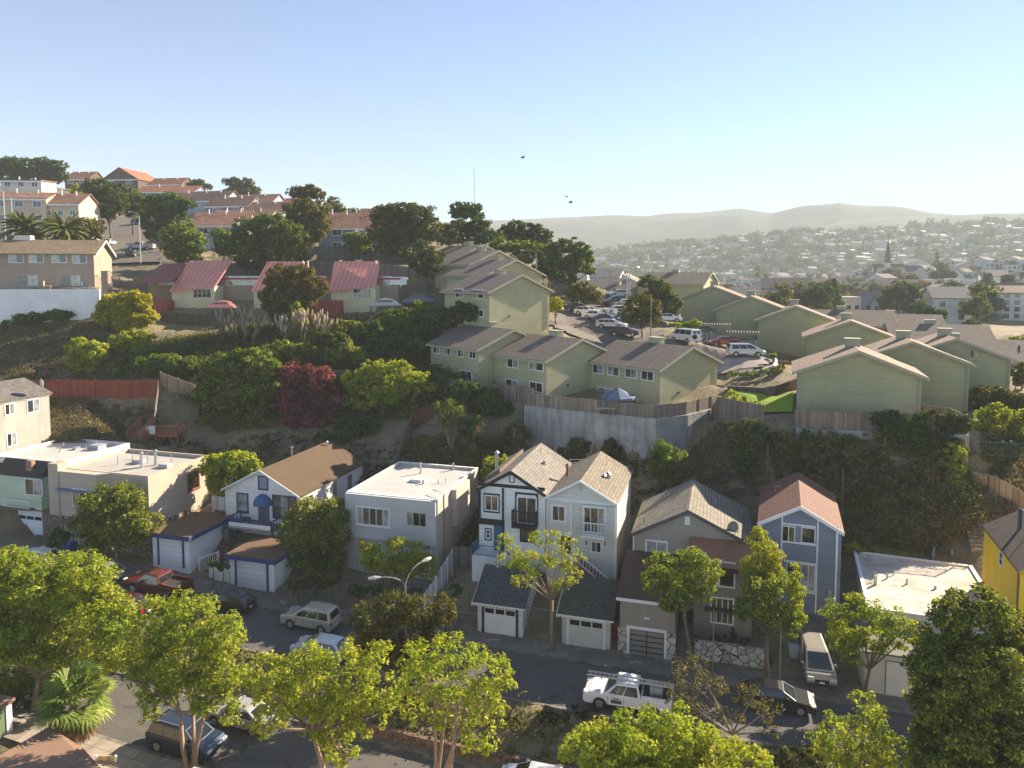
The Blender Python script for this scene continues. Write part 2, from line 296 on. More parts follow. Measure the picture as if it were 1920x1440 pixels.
def gz(x, y):
    dx, dy = x - _D[:, 0], y - _D[:, 1]; a = ((_B[:, 1] - _D[:, 1]) * dx + (_D[:, 0] - _B[:, 0]) * dy) / _det; b = ((_D[:, 1] - _A[:, 1]) * dx + (_A[:, 0] - _D[:, 0]) * dy) / _det; c = 1 - a - b
    i = int(np.argmax(np.minimum(np.minimum(a, b), c))); return float(a[i] * _vz[_T[i, 0]] + b[i] * _vz[_T[i, 1]] + c[i] * _vz[_T[i, 2]])
def on(px, Y, dz=0):
    p = PX(px, Y, 10); z = gz(p.x, p.y)
    for _ in range(3): p = PX(px, Y, z); z = gz(p.x, p.y)
    return Vector((p.x, p.y, z + dz))
def axis(a, b, step, lo, hi, g=1.22):
    m = list(np.arange(a, b + .01, step)); d = step
    while m[-1] < hi: d *= g; m.append(m[-1] + d)
    d = step
    while m[0] > lo: d *= g; m.insert(0, m[0] - d)
    return np.array(m)
gx = axis(-85, 85, .9, -3600, 3600); gy = axis(28, 150, .75, -250, 3100, 1.12)
GX, GY = np.meshgrid(gx, gy); Zg = gzs(GX.ravel(), GY.ravel())
rs = np.random.RandomState(5)
S_ = GX.ravel() * CA - GY.ravel() * SA; T_ = GX.ravel() * SA + GY.ravel() * CA
rough = np.where(((T_ > 52) | ((T_ > 39.8) & (T_ < 43.2))), .10, .0) * np.where(GY.ravel() < 140, 1, 4)
Zg = Zg + rough * rs.randn(len(Zg))
nx_, ny_ = len(gx), len(gy); idx = np.arange(nx_ * ny_).reshape(ny_, nx_)
me = bpy.data.meshes.new('ground'); me.from_pydata(np.stack([GX.ravel(), GY.ravel(), Zg], 1).tolist(), [], np.stack([idx[:-1, :-1], idx[:-1, 1:], idx[1:, 1:], idx[1:, :-1]], -1).reshape(-1, 4).tolist())
t = NT('soil_and_dry_grass'); v = t.coord(); a = t.noise(.09, 6, v); b = t.noise(1.1, 6, v); c = t.noise(6, 4, v)
col = t.mix(t.rng(a, .38, .6, 0, 1), (.14, .115, .07), (.21, .165, .095)); col = t.mix(t.rng(b, .45, .65, 0, .8), col, (.085, .085, .04)); col = t.mix(t.rng(c, .5, .72, 0, .7), col, (.32, .26, .15))
t.put(t.p.inputs['Base Color'], col); t.put(t.p.inputs['Roughness'], .95); t.bump(t.noise(3, 6, v), .8, .12)
me.materials.append(t.m); me.polygons.foreach_set('use_smooth', [True] * len(me.polygons))
g = bpy.data.objects.new('ground', me); COL.objects.link(g); g['kind'] = 'structure'
# ---------------------------------------------------------------- roads, kerbs, pavements (strips in the street frame)
def strip(name, m, t0, t1, zf, dz, s0=-125, s1=130, step=2, th=0):
    b = MB(); ss = np.arange(s0, s1 + .1, step)
    for i, s in enumerate(ss):
        for t in (t0, t1): b.v.append((s, t, zf(s) + dz))
    for i in range(len(ss) - 1): b.f.append((2 * i, 2 * i + 2, 2 * i + 3, 2 * i + 1))
    if th:
        n = len(b.v)
        for s in ss:
            for t in (t0, t1): b.v.append((s, t, zf(s) + dz - th))
        for i in range(len(ss) - 1): b.f += [(2 * i, 2 * i + 2, n + 2 * i + 2, n + 2 * i), (2 * i + 1, 2 * i + 3, n + 2 * i + 3, n + 2 * i + 1)]
    o = b.build(name, m, norm=False); o.rotation_euler = (0, 0, -A0); o['kind'] = 'structure'; return o
ASP = M('asphalt', (.10, .095, .092), .9, (.14, .13, .12)); PAV = M('slabs', (.20, .18, .155), .9); KRB = M('concrete', (.24, .22, .19), .9)
ASP2 = M('asphalt', (.105, .098, .088), .9, (.15, .135, .115))
strip('road', ASP, 43.7, 49.4, street, 0); strip('road', ASP2, 33.5, 38.9, low, 0)
strip('kerb', KRB, 49.4, 49.62, street, .14, th=.4); strip('pavement', PAV, 49.62, 51.6, street, .138, th=.3)
strip('kerb', KRB, 43.45, 43.7, street, .14, th=.6); strip('kerb', KRB, 38.9, 39.15, low, .14, th=.4)
strip('kerb', KRB, 33.25, 33.5, low, .14, th=.4); strip('pavement', M('slabs', (.33, .28, .23), .9), 31.2, 33.25, low, .138, th=.4)
# ---------------------------------------------------------------- street houses
def onface(h, face, at, px, py):
    dy = -(py - CY) / F; d = Vector(((px - CX) / F, CP + dy * SP, -SP + dy * CP)); o = Vector((0, 0, HC)) - Vector((h.location.x, h.location.y, 0))
    rz = Matrix.Rotation(-h.rotation_euler.z, 3, 'Z'); d = rz @ d; o = rz @ o
    if face in 'FB': k = (at - o.y) / d.y; q = o + d * k; return q.x, q.z
    k = (at - o.x) / d.x; q = o + d * k; return q.y, q.z
def rect(h, face, at, r):
    x0, y0, x1, y1 = r; cx, cy = (x0 + x1) / 2, (y0 + y1) / 2
    u0, u1 = onface(h, face, at, x0, cy)[0], onface(h, face, at, x1, cy)[0]; v1, v0 = onface(h, face, at, cx, y0)[1], onface(h, face, at, cx, y1)[1]
    return min(u0, u1), v0, abs(u1 - u0), v1 - v0
def wpx(h, face, at, r, **k): u, v, w_, ht = rect(h, face, at, r); return win(h, face, at, u, v, w_, ht, **k)
def house(name, label, cat, s0, T, zb, rz=-A0, group=None): return thing(name, label, cat, SW(s0, T, zb), rz, group)
def gdoor(h, at, u, v, w_, ht, m, panes=3, rows=4, cols=3, gm=GLD, prow=None, bars=None, name='garage_door'):
    b = MB().box(u, u + w_, at - .02, at + .02, v, v + ht); mp = mapper('F', at); prow = rows - 1 if prow is None else prow
    for j in range(rows):
        for i in range(cols):
            x0, x1 = u + w_ * i / cols + .06, u + w_ * (i + 1) / cols - .06; z0, z1 = v + ht * j / rows + .06, v + ht * (j + 1) / rows - .06
            if not (panes and j == prow): b.mbox(mp, x0, x1, .02, .045, z0, z1)
    o = b.build(name, m, h)
    if panes:
        for i in range(panes):
            x0, x1 = u + w_ * i / panes + .07, u + w_ * (i + 1) / panes - .07; z0, z1 = v + ht * prow / rows + .08, v + ht * (prow + 1) / rows - .08
            MB().mbox(mp, x0, x1, .021, .035, z0, z1).build('pane', gm, o)
    if bars:
        g_ = MB()
        for i in range(cols + 1): x = u + w_ * i / cols; g_.mbox(mp, x - .035, x + .035, .046, .06, v, v + ht)
        for j in range(rows + 1): z = v + ht * j / rows; g_.mbox(mp, u, u + w_, .06, .072, z - .035, z + .035)
        g_.build('muntin', bars, o)
    return o
def rail(h, pts, ht, m, n=12, name='railing', r=.025, zoff=0, bal=.09):       # handrail with balusters along a polyline
    b = MB()
    for p, q in zip(pts, pts[1:]):
        p, q = Vector(p), Vector(q); L = (q - p).length; k = max(2, int(L / (bal * 1.6)))
        b.tube([p + Vector((0, 0, ht)), q + Vector((0, 0, ht))], r * 1.6, 6); b.tube([p + Vector((0, 0, .08)), q + Vector((0, 0, .08))], r * 1.2, 6)
        for i in range(k + 1): a = p.lerp(q, i / k); b.tube([a + Vector((0, 0, -.12 if i in (0, k) else .08)), a + Vector((0, 0, ht))], r * (1.5 if i in (0, k) else .75), 5)
    return b.build(name, m, h)
def bay_box(h, x0, x1, y0, y1, z0, z1, m, name='bay'): return MB().box(x0, x1, y0, y1, z0, z1).build(name, m, h)
def flatroof(h, W, D, zt, wm, rm, zb, x0=0, y0=0, par=.35, pw=.2, wname='wall', rim=None):
    b = MB().box(x0, W, y0, D, zb, zt - par); w_ = b.build(wname, wm, h)
    p = MB().box(x0, W, y0, y0 + pw, zt - par, zt).box(x0, W, D - pw, D, zt - par, zt).box(x0, x0 + pw, y0 + pw, D - pw, zt - par, zt).box(W - pw, W, y0 + pw, D - pw, zt - par, zt); p.build('parapet', wm, h)
    if rim: MB().box(x0 - .03, W + .03, y0 - .03, y0 + pw, zt, zt + .05).box(x0 - .03, W + .03, D - pw, D + .03, zt, zt + .05).box(x0 - .03, x0 + pw, y0 + pw, D - pw, zt, zt + .05).box(W - pw, W + .03, y0 + pw, D - pw, zt, zt + .05).build('coping', rim, h)
    return MB().box(x0 + pw, W - pw, y0 + pw, D - pw, zt - par, zt - par + .06).build('roof', rm, h)
ROOFW = M('gravel', (.48, .47, .45), .8, (.42, .41, .39), stain=.25); ROOFG = M('gravel', (.40, .38, .35), .85, (.28, .27, .26))
ROOFT = M('gravel', (.55, .51, .44), .85, (.30, .24, .18), stain=.85); ROOFB = M('gravel', (.15, .09, .05), .9, (.13, .075, .04))
# --- tall cream house behind, its sunlit right wall stained
h = house('tall_house', 'tall cream house at the left edge with stained sunlit side wall and three windows', 'house', -78.6, 49.5, 5)
CRS = M('stucco', (.40, .36, .31), .85, stain=.75)
MB().prism([(0, 3), (7.5, 3), (7.5, 15), (3.9, 16.4), (0, 15)], 'y', 0, 11.1).build('wall', CRS, h)
gable_y(h, 0, 7.5, 0, 11.1, 15, 16.4, M('shingle', (.15, .135, .12), .9), .25, .25)
rake_y(h, 0, 7.5, -.25, 15, 16.4, CREAM, .25); MB().box(7.5, 7.6, 0, 11.2, 14.75, 14.95).build('gutter', CREAM, h)
for r in ((8, 756, 27, 778), (50, 748, 74, 773), (12, 811, 31, 837)): wpx(h, 'R', 7.5, r, fm=WHT, pm=GLB, cols=[GL, GLC])
MB().tube([(7.58, 3.9, 3), (7.58, 3.9, 14.8)], .06, 6).build('downpipe', CREAM, h)
d = MB().tube([(7.3, 10.8, 14.9), (7.3, 10.8, 15.6)], .04, 6); d.build('aerial_mast', GALV, h)
def dish(loc, r, label, az=0, mat=None):
    o = thing('satellite_dish', label, 'satellite dish', loc, az, 'satellite dishes on the roofs'); b = MB(); n = 14
    for k, (rr, y) in enumerate(((r, 0), (r * .72, .1 * r * 2), (r * .36, .17 * r * 2), (.01, .19 * r * 2))):
        for j in range(n): a = 2 * math.pi * j / n; b.v.append((rr * math.cos(a), y * .8, .55 + rr * math.sin(a) * 1.05))
    for k in range(3):
        for j in range(n): b.f.append((k * n + j, k * n + (j + 1) % n, (k + 1) * n + (j + 1) % n, (k + 1) * n + j))
    dz = loc[2]; b.v = [(x, y, z + dz) for x, y, z in b.v]; b.build('reflector', mat or M('paint', (.55, .55, .54)), o, smooth=True)
    MB().tube([(0, .25 * r, dz), (0, .25 * r, dz + .55)], .035, 6).build('mast', GALV, o)
    MB().tube([(0, .1, dz + .55 - r), (0, -r * .9, dz + .5)], .02, 5).box(-.05, .05, -r * .9 - .1, -r * .9, dz + .44, dz + .56).build('feed_arm', GALV, o); return o
dish(P(78, 728, 76.5) , .5, 'round white satellite dish at the eave of the tall cream house', R(-40))
# --- green house
GRN = M('siding', (.55, .64, .48), .8, per=.22); BRK = M('stone', (.20, .145, .10), .9, (.30, .21, .15), sc=4)
h = house('townhouse', 'pale green townhouse with dark mansard bay above a white garage door', 'house', -70.2, 53.2, 2)
flatroof(h, 8.9, 8.4, 9.9, M('stucco', (.72, .70, .66), .85, stain=.5), ROOFW, -1)
MB().box(-.02, 8.92, -.05, 0, 5.4, 9.3).build('front_wall', GRN, h); MB().box(-.02, 8.92, -.06, 0, 1, 5.4).build('brick_base', BRK, h)
b = MB().box(2.1, 7.4, -1.0, -.05, 5.3, 8.6).build('bay', GRN, h)
m = MB().prism([(-1.25, 8.5), (-.05, 9.85), (-.05, 8.5)], 'x', 1.9, 7.6).build('mansard_roof', M('shingle', (.05, .042, .042), .9, ax=0), h)
MB().prism([(-.5, 8.3), (-.06, 9.3), (-.06, 8.3)], 'x', -.2, 1.85).build('pent_roof', M('shingle', (.05, .042, .042), .9, ax=0), h)
MB().box(5.4, 6.1, -.8, -.35, 8.9, 10.0).build('chimney', M('stone', (.36, .22, .14), .9, sc=5), h)
wpx(h, 'F', -1.0, (47, 898, 80, 929), cols=[GLB, GLC]); win(h, 'F', -.05, .5, 6.2, 1.4, 1.5, pm=GLB)
rail(h, [(3.2, -1.5, 5.45), (6.4, -1.5, 5.45)], .8, WHT); MB().box(3.1, 6.5, -1.6, -1.0, 5.3, 5.44).build('balcony', BRK, h)
u, v, w_, ht = rect(h, 'F', -.06, (36, 957, 80, 1003)); gdoor(h, -.07, u, v, w_, ht, WHT, 3, 5, 3, GLD, 3)
for x, y in ((3, 5.5), (4.2, 4), (6.6, 5)): vent(h, x, y, 9.6, .55, .06)
MB().box(6.3, 7.5, 5.6, 6.7, 9.6, 10.1).build('skylight_curb', M('paint', (.3, .32, .38)), h); MB().box(4.7, 5.2, 5, 5.6, 9.6, 9.9).build('roof_vent', GALV, h)
# --- beige house
BEI = M('siding', (.50, .41, .32), .8, per=.25); h = house('townhouse', 'beige sided townhouse with stepped grey flat roof and red framed side window', 'house', -61.2, 53.2, 2)
STN = M('stone', (.30, .21, .14), .9, (.50, .38, .26), sc=1.6)
flatroof(h, 10.2, 8.1, 9.35, BEI, ROOFG, 4.6, par=.4); MB().box(0, 5.0, -.9, 0, 5, 9.3).build('projecting_bay', BEI, h); MB().prism([(5.0, -.9), (6.0, 0), (5.0, 0)], 'z', 5, 9.3).build('splay', BEI, h)
MB().box(-.6, .6, -1.0, .2, 5, 10.0).build('pier', BEI, h); MB().box(.62, 4.95, -1.35, -.9, 7.55, 7.7).build('awning', M('paint', (.12, .17, .26)), h)
MB().box(-.02, 10.22, -.03, 8.1, 0, 4.6).build('stone_base', STN, h)
wpx(h, 'F', -.9, (136, 917, 164, 950), fm=WHT, cols=[M('glass', (.45, .30, .13)), GLB], fw=.07); win(h, 'F', 0, 6.6, 5.6, 2.4, 1.7, fm=CREAM, pm=GLB)  # orange light in the bay window is put into one pane's glass colour
wpx(h, 'R', 10.2, (351, 884, 374, 918), fm=RUST, cols=[GL, GLD], fw=.12, sill=1)
u, v, w_, ht = rect(h, 'F', -.03, (140, 1006, 179, 1023)); gdoor(h, -.05, u, 1.6, w_, 2.3, M('paint', (.45, .40, .34)), 3, 2, 3, GLC, 1, BLK)
for (x, y, q) in ((3.2, 3.5, 1.0), (5.6, 4.8, 1.1), (3.0, 5.6, .5), (8.2, 5.2, 1.0)): vent(h, x, y, 8.95, q, .05)
for (x, y, q) in ((6.4, 3.2, 1.5), (7.0, 4.4, 1.5)): vent(h, x, y, 8.95, q, .14, cap=True, name='flue')
for (x, y) in ((4.2, 4.2), (8, 3.6)): MB().box(x, x + 1.1, y, y + .8, 8.95, 9.4).build('skylight', M('paint', (.42, .42, .42)), h, bev=.05)
# --- white and brown gabled house
WSD = M('siding', (.84, .81, .76), .75, per=.2, ); h = house('gabled_house', 'white house with brown gable roof, navy trim and blue dome awning', 'house', -46.4, 58, 2.9)
MB().prism([(0, 1), (8.3, 1), (8.3, 7.15), (4.15, 9.3), (0, 7.15)], 'y', 0, 12.3).build('wall', WSD, h)
gable_y(h, 0, 8.3, 0, 12.3, 7.15, 9.3, M('gravel', (.098, .063, .033), .92, (.07, .045, .026)), .2, .3); rake_y(h, 0, 8.3, -.3, 7.15, 9.3, WHT, .2, .16)
wpx(h, 'F', 0, (444, 924, 466, 960), fm=NAVY, pm=GLC, nx=1, ny=2, fw=.13, sill=1); wpx(h, 'F', 0, (484, 892, 503, 919), fm=NAVY, pm=M('paint', (.35, .38, .42)), nx=1, ny=8, fw=.12, name='gable_vent')
wpx(h, 'F', 0, (511, 929, 556, 974), fm=NAVY, nx=3, ny=2, fw=.11, cols=[GLB, GLC, GLB]); wpx(h, 'R', 8.3, (624, 902, 631, 934), fm=M('paint', (.4, .36, .3)), pm=GLC, nx=1, ny=2); wpx(h, 'R', 8.3, (652, 890, 659, 917), fm=RUST, pm=GLC, nx=1, ny=2)
u, v, w_, ht = rect(h, 'F', 0, (485, 940, 505, 979)); MB().box(u, u + w_, -.06, 0, v, v + ht).build('door', M('planks', (.10, .13, .20), .6, wd=.3), h)
aw = MB(); n = 9; cx = u + w_ / 2
for k in range(5):
    e = k / 4 * math.pi / 2
    for j in range(n): a = math.pi * j / (n - 1); aw.v.append((cx + 1.0 * math.cos(a) * math.cos(e), -1.0 * math.sin(a) * math.cos(e) - .02, v + ht - .25 + 1.0 * math.sin(e)))
for k in range(4):
    for j in range(n - 1): aw.f.append((k * n + j, k * n + j + 1, (k + 1) * n + j + 1, (k + 1) * n + j))
aw.build('awning', M('plastic', (.03, .12, .27), .6), h, smooth=True)
zf = v; MB().box(u - 2.0, u + w_ + 1.6, -2.0, -.02, zf - .2, zf).build('porch_deck', M('wood', (.2, .16, .13)), h)
rail(h, [(u - 2.0, -.1, zf), (u - 2.0, -1.95, zf), (u + w_ + 1.55, -1.95, zf), (u + w_ + 1.55, -.1, zf)], .85, NAVY, r=.045, bal=.28)
MB().box(u - 1.9, u + w_ + 1.5, -1.99, -1.9, zf - .05, zf + .45).build('lattice', WHT, h)
b = MB()
for x, y in ((u - 1.95, -1.9), (u + w_ + 1.5, -1.9)): b.box(x, x + .14, y, y + .14, 2, zf - .2)
b.build('porch_post', NAVY, h); b = MB()
for i in range(8): b.box(u - 2.3 - i * .28, u - 2.02 - i * .28, -1.9, -.9, 2.4, zf - .2 - i * .2)
b.build('stairs', M('wood', (.2, .17, .15)), h); rail(h, [(u - 2.05, -1.95, zf - .1), (u - 4.3, -1.95, zf - 1.7)], .85, NAVY, r=.045, bal=.3)
for x, y, z, q in ((.4, 3.4, 7.3, 1.2), (1.2, 9.5, 7.8, 1.3)): vent(h, x, y, z, q, .13, cap=True, name='flue')
vent(h, 4.7, 11, 9, .6, .1, cap=True); vent(h, -.1, 1.2, 7, .9, .07)
# --- grey flat-roofed house
GRY = M('stucco', (.52, .51, .50), .85, stain=.15); TAN = M('siding', (.52, .46, .39), .8, per=.16); h = house('townhouse', 'blue grey flat roofed townhouse with white roof and wide picture window', 'house', -32.5, 57, 1)
flatroof(h, 8.75, 11, 8.35, TAN, ROOFW, -1, par=.3, rim=WHT)
MB().box(-.02, 8.77, -.35, 0, 4.35, 8.34).build('front_wall', GRY, h); MB().box(-.02, 8.77, -.06, 0, .2, 4.35).build('lower_front', M('stucco', (.42, .43, .44), .85), h)
wpx(h, 'F', -.35, (668, 951, 731, 986), cols=[GLC, GLB, GL, GLB, GLC], nx=5, fw=.12, sill=1); wpx(h, 'F', -.35, (762, 960, 800, 987), fm=M('paint', (.55, .5, .45)), nx=3, cols=[GLC, GLD, GLD])
u, v, w_, ht = rect(h, 'F', -.06, (672, 1006, 685, 1037)); MB().box(u, u + w_, -.1, -.06, v, v + ht).build('door', M('planks', (.5, .32, .12), .5, wd=.4), h)
u, v, w_, ht = rect(h, 'F', -.06, (742, 1012, 809, 1060)); gdoor(h, -.08, u, 1.2, w_, v + ht - 1.2, M('paint', (.62, .62, .6)), 4, 4, 4, GLC); win(h, 'F', -.06, 2.6, 2.4, .9, 1.6, pm=GLB)
MB().box(8.75, 9.3, 3.4, 7.0, 4.9, 8.33).build('side_bay', TAN, h); wpx(h, 'R', 8.75, (866, 935, 876, 958), pm=GLB, fm=CREAM)
for (x, y, q, r_) in ((3.6, 8.3, 1.2, .1), (6.6, 5.6, .4, .06), (7.2, 6.0, .5, .04), (6.3, 10.4, .8, .12)): vent(h, x, y, 8.05, q, r_)
MB().box(3.9, 5.0, 5.2, 6.3, 8.05, 8.4).build('skylight', M('paint', (.62, .6, .56)), h, bev=.08); vent(h, 5.3, 5.0, 8.05, .45, .12)
b = MB().tube([(8.8, 1.6, 2), (8.8, 1.6, 8.5), (7.4, 2.4, 8.5)], .045, 6); b.build('downpipe', M('wood', (.3, .2, .14)), h)
# --- white house with black trim
h = house('gabled_house', 'white two storey house with black trim, teal door and juliet balcony', 'house', -20, 57.5, 2.6); WSD2 = M('siding', (.86, .84, .80), .75, per=.17); TEAL = M('paint', (.02, .14, .22), .45)
SH1 = M('shingle', (.225, .205, .175), .9, bw=.5, bh=.3); MB().prism([(0, 1), (5.88, 1), (5.88, 9.6), (2.94, 11.35), (0, 9.6)], 'y', 0, 9.9).build('wall', WSD2, h)
gable_y(h, 0, 5.88, 0, 9.9, 9.6, 11.35, SH1, .18, .3); rake_y(h, 0, 5.88, -.3, 9.6, 11.35, BLK, .18, .3)
b = MB()
for r in ((898, 909, 1022, 915), (898, 973, 946, 984), (898, 915, 901.5, 973), (942, 915, 945, 1032)): u, v, w_, ht = rect(h, 'F', 0, r); b.box(max(u, -.02), min(u + w_, 5.9), -.07 - .004 * len(b.f), 0, v, v + ht)
b.build('timber_trim', BLK, h)
wpx(h, 'F', 0, (907, 925, 937, 961), fm=BLK, nx=1, pm=WHT, fw=.12, proud=.06, name='window_surround'); wpx(h, 'F', -.02, (909, 928, 935, 958), cols=[GL, GLB], proud=.07)
wpx(h, 'F', 0, (966, 924, 1009, 984), fm=BLK, nx=1, pm=WHT, fw=.16, proud=.06, name='door_surround'); wpx(h, 'F', -.02, (969, 931, 1007, 983), cols=[GLB, GLB], fw=.12, proud=.08, name='french_door')
u, v, w_, ht = rect(h, 'F', 0, (963, 956, 1008, 986)); MB().box(u, u + w_, -.7, -.1, v - .05, v + .22).build('balcony_base', BLK, h); rail(h, [(u + .04, -.1, v + .22), (u + .04, -.66, v + .22), (u + w_ - .04, -.66, v + .22), (u + w_ - .04, -.1, v + .22)], ht - .2, BLK, r=.03)
wpx(h, 'F', 0, (909, 990, 922, 1013), fm=BLK, nx=1, pm=WHT, fw=.1, proud=.055, name='window_surround'); wpx(h, 'F', -.01, (911, 992, 920, 1010), nx=1, ny=2, pm=GLB, proud=.06)
wpx(h, 'F', 0, (975, 990, 1003, 1017), fm=BLK, nx=3, pm=GLB, fw=.1, proud=.06); wpx(h, 'F', 0, (955, 889, 965, 905), fm=BLK, nx=1, pm=WHT, fw=.07, name='gable_vent')
u, v, w_, ht = rect(h, 'F', 0, (926, 986, 946, 1032)); MB().box(u, u + w_, -.05, 0, v, v + ht).build('door', TEAL, h)
MB().box(-.1, 3.4, -1.6, -.03, 1, v).build('porch_base', M('stucco', (.7, .7, .7)), h); rail(h, [(-.05, -.1, v), (-.05, -1.55, v), (2.3, -1.55, v)], .9, TEAL); rail(h, [(2.4, -1.55, v), (4.9, -1.55, v - 1.6)], .9, TEAL)
b = MB()
for i in range(9): b.box(3.4 + i * .26, 3.66 + i * .26, -1.55, -.5, 1, v - .1 - .2 * i)
b.build('stairs', M('concrete', (.35, .33, .3)), h)
for x, y, q, r_ in ((4.4, 5.6, .5, .15), (4.7, 3.8, .2, .1), (3.5, 7.8, .7, .03), (4.4, 1.7, .15, .14), (4.9, 8, .12, .12)): vent(h, x, y, 11.3 - (x - 2.94) * .6, q, r_, name='roof_vent')
vent(h, .2, 4.4, 9.6, 2.1, .14, cap=True, name='flue'); b = MB().prism([(-.2, 9.45), (1.2, 10.35), (1.2, 10.85), (-.2, 9.95)], 'y', 2.2, 9.9); b.build('dormer_roof', M('shingle', (.22, .17, .13), .9), h)
# --- pale grey twin
GSD = M('siding', (.68, .65, .58), .78, per=.16); GSR = M('siding', (.62, .57, .48), .78, per=.16)
h = house('gabled_house', 'pale grey sided two storey house with tan roof and white balcony', 'house', -14.06, 57.5, 2.4)
MB().prism([(0, .4), (5.9, .4), (5.9, 9.35), (2.95, 11.0), (0, 9.35)], 'y', 0, 9.7).build('wall', GSD, h)
gable_y(h, 0, 5.9, 0, 9.7, 9.35, 11, M('shingle', (.215, .18, .135), .9, bw=.5, bh=.3), .15, .3); rake_y(h, 0, 5.9, -.3, 9.35, 11, WHT, .15, .2)
b = MB()
for r in ((1025, 938, 1157, 943), (1070, 943, 1073, 1006), (1152, 950, 1157, 1095), (1025, 999, 1028, 1060)): u, v, w_, ht = rect(h, 'F', 0, r); b.box(max(u, .02), min(u + w_, 5.93), -.05 - .004 * len(b.f), 0, v, v + ht)
b.build('trim', WHT, h); MB().box(3.1, 5.88, -.25, 0, 6.4, 9.1).build('bay', GSD, h)
wpx(h, 'F', 0, (1033, 946, 1062, 979), fw=.17, cols=[GLD, GLB]); wpx(h, 'F', -.25, (1093, 950, 1136, 1000), fw=.13, cols=[GLD, GLB, GLC], nx=3, name='patio_door')
u, v, w_, ht = rect(h, 'F', -.25, (1091, 978, 1136, 1004)); MB().box(u, u + w_, -.85, -.26, v - .1, v + .12).build('balcony_base', WHT, h); rail(h, [(u + .03, -.3, v + .12), (u + .03, -.8, v + .12), (u + w_ - .03, -.8, v + .12), (u + w_ - .03, -.3, v + .12)], ht - .1, WHT, r=.035, bal=.16)
wpx(h, 'F', 0, (1107, 1014, 1129, 1037), fw=.13, cols=[GLB, GLD]); wpx(h, 'F', 0, (1095, 1011, 1103, 1024), nx=1, fw=.1); wpx(h, 'F', 0, (1131, 1012, 1138, 1026), nx=1, fw=.1); wpx(h, 'F', 0, (1084, 909, 1093, 923), fm=GSD, pm=M('paint', (.3, .36, .38)), nx=1, ny=6, name='gable_vent')
u, v, w_, ht = rect(h, 'F', 0, (1051, 1006, 1070, 1036)); MB().box(u, u + w_, -.05, 0, v, v + ht).build('door', M('wood', (.07, .04, .03)), h); MB().box(u - .8, u + w_ + .5, -1.3, -.06, 1, v).build('porch', GSD, h)
b = MB()
for i in range(11): b.box(u + w_ + .5 + i * .27, u + w_ + .77 + i * .27, -1.3, -.2, .5, v - .05 - .2 * i)
b.build('stairs', M('wood', (.28, .12, .1)), h); rail(h, [(u + w_ + .5, -1.3, v), (u + w_ + 3.5, -1.3, v - 2.2)], .85, WHT, r=.035, bal=.2)
for x, y, q, r_ in ((4.6, 4.2, .5, .15), (4.3, 3.7, .3, .12), (4.0, 7, .6, .03)): vent(h, x, y, 11 - (x - 2.95) * .56, q, r_, name='roof_vent', cap=r_ > .1)
vent(h, .8, 4.8, 9.7, 1.2, .13, M('wood', (.3, .12, .08)), 'flue', True); MB().tube([(5.95, -.02, 1), (5.95, -.02, 9.2)], .05, 6).build('downpipe', WHT, h)
# --- grey stucco house
GS2 = M('stucco', (.36, .31, .26), .85, stain=.2); TRW = WHT; h = house('gabled_house', 'taupe stucco house with wide tan gable roof and projecting bay', 'house', -6.6, 57, .6)
MB().prism([(0, 0), (8.9, 0), (8.9, 7.3), (4.2, 9.5), (0, 7.3)], 'y', 0, 8.2).build('wall', GS2, h)
gable_y(h, 0, 8.9, 0, 8.2, 7.3, 9.5, M('shingle', (.225, .20, .155), .9, bw=.4, bh=.28), .25, .3, xr=4.2); rake_y(h, 0, 8.9, -.3, 7.3, 9.5, M('paint', (.09, .085, .08)), .25, .3, xr=4.2)
wpx(h, 'F', 0, (1210, 1013, 1252, 1040), fw=.12, pm=GLC); wpx(h, 'F', 0, (1284, 968, 1294, 984), pm=WHT, nx=1, name='gable_vent')
MB().box(4.8, 9.0, -2.4, 0, .2, 6.4).build('bay', M('stucco', (.25, .22, .19), .85, stain=.2), h)
BR = M('gravel', (.30, .14, .085), .9, (.22, .10, .06)); MB().prism([(-2.9, 6.2), (0, 7.3), (0, 7.45), (-2.9, 6.35)], 'x', 4.4, 9.3).build('bay_roof', BR, h); MB().box(4.4, 9.3, -3.0, -2.9, 6.02, 6.36).build('fascia', M('paint', (.05, .045, .04)), h)
wpx(h, 'F', -2.4, (1325, 1051, 1346, 1100), nx=1, pm=GLD); wpx(h, 'F', -2.4, (1347, 1053, 1379, 1102), nx=1, pm=GLD, fw=.12); wpx(h, 'F', -2.4, (1332, 1120, 1376, 1170), nx=4, pm=GLB, fw=.1)
MB().box(5.6, 8.6, -2.95, -2.41, 2.9, 3.05).build('balcony', M('paint', (.05, .045, .04)), h)
for x, y, q, r_ in ((2.2, 6.5, .3, .06), (6.2, 4.4, .8, .05), (.6, 1.2, .6, .12), (8.3, 5.0, .8, .12), (3.0, 1.5, .5, .04)): vent(h, x, y, 9.5 - abs(x - 4.2) * .5, q, r_, name='roof_vent')
MB().tube([(-.05, -.05, .5), (-.05, -.05, 7.1)], .06, 6).build('downpipe', WHT, h); dish(SW(.95, 57.3, 7.75), .55, 'grey satellite dish on the eave of the taupe stucco house', R(20), M('paint', (.22, .22, .22)))
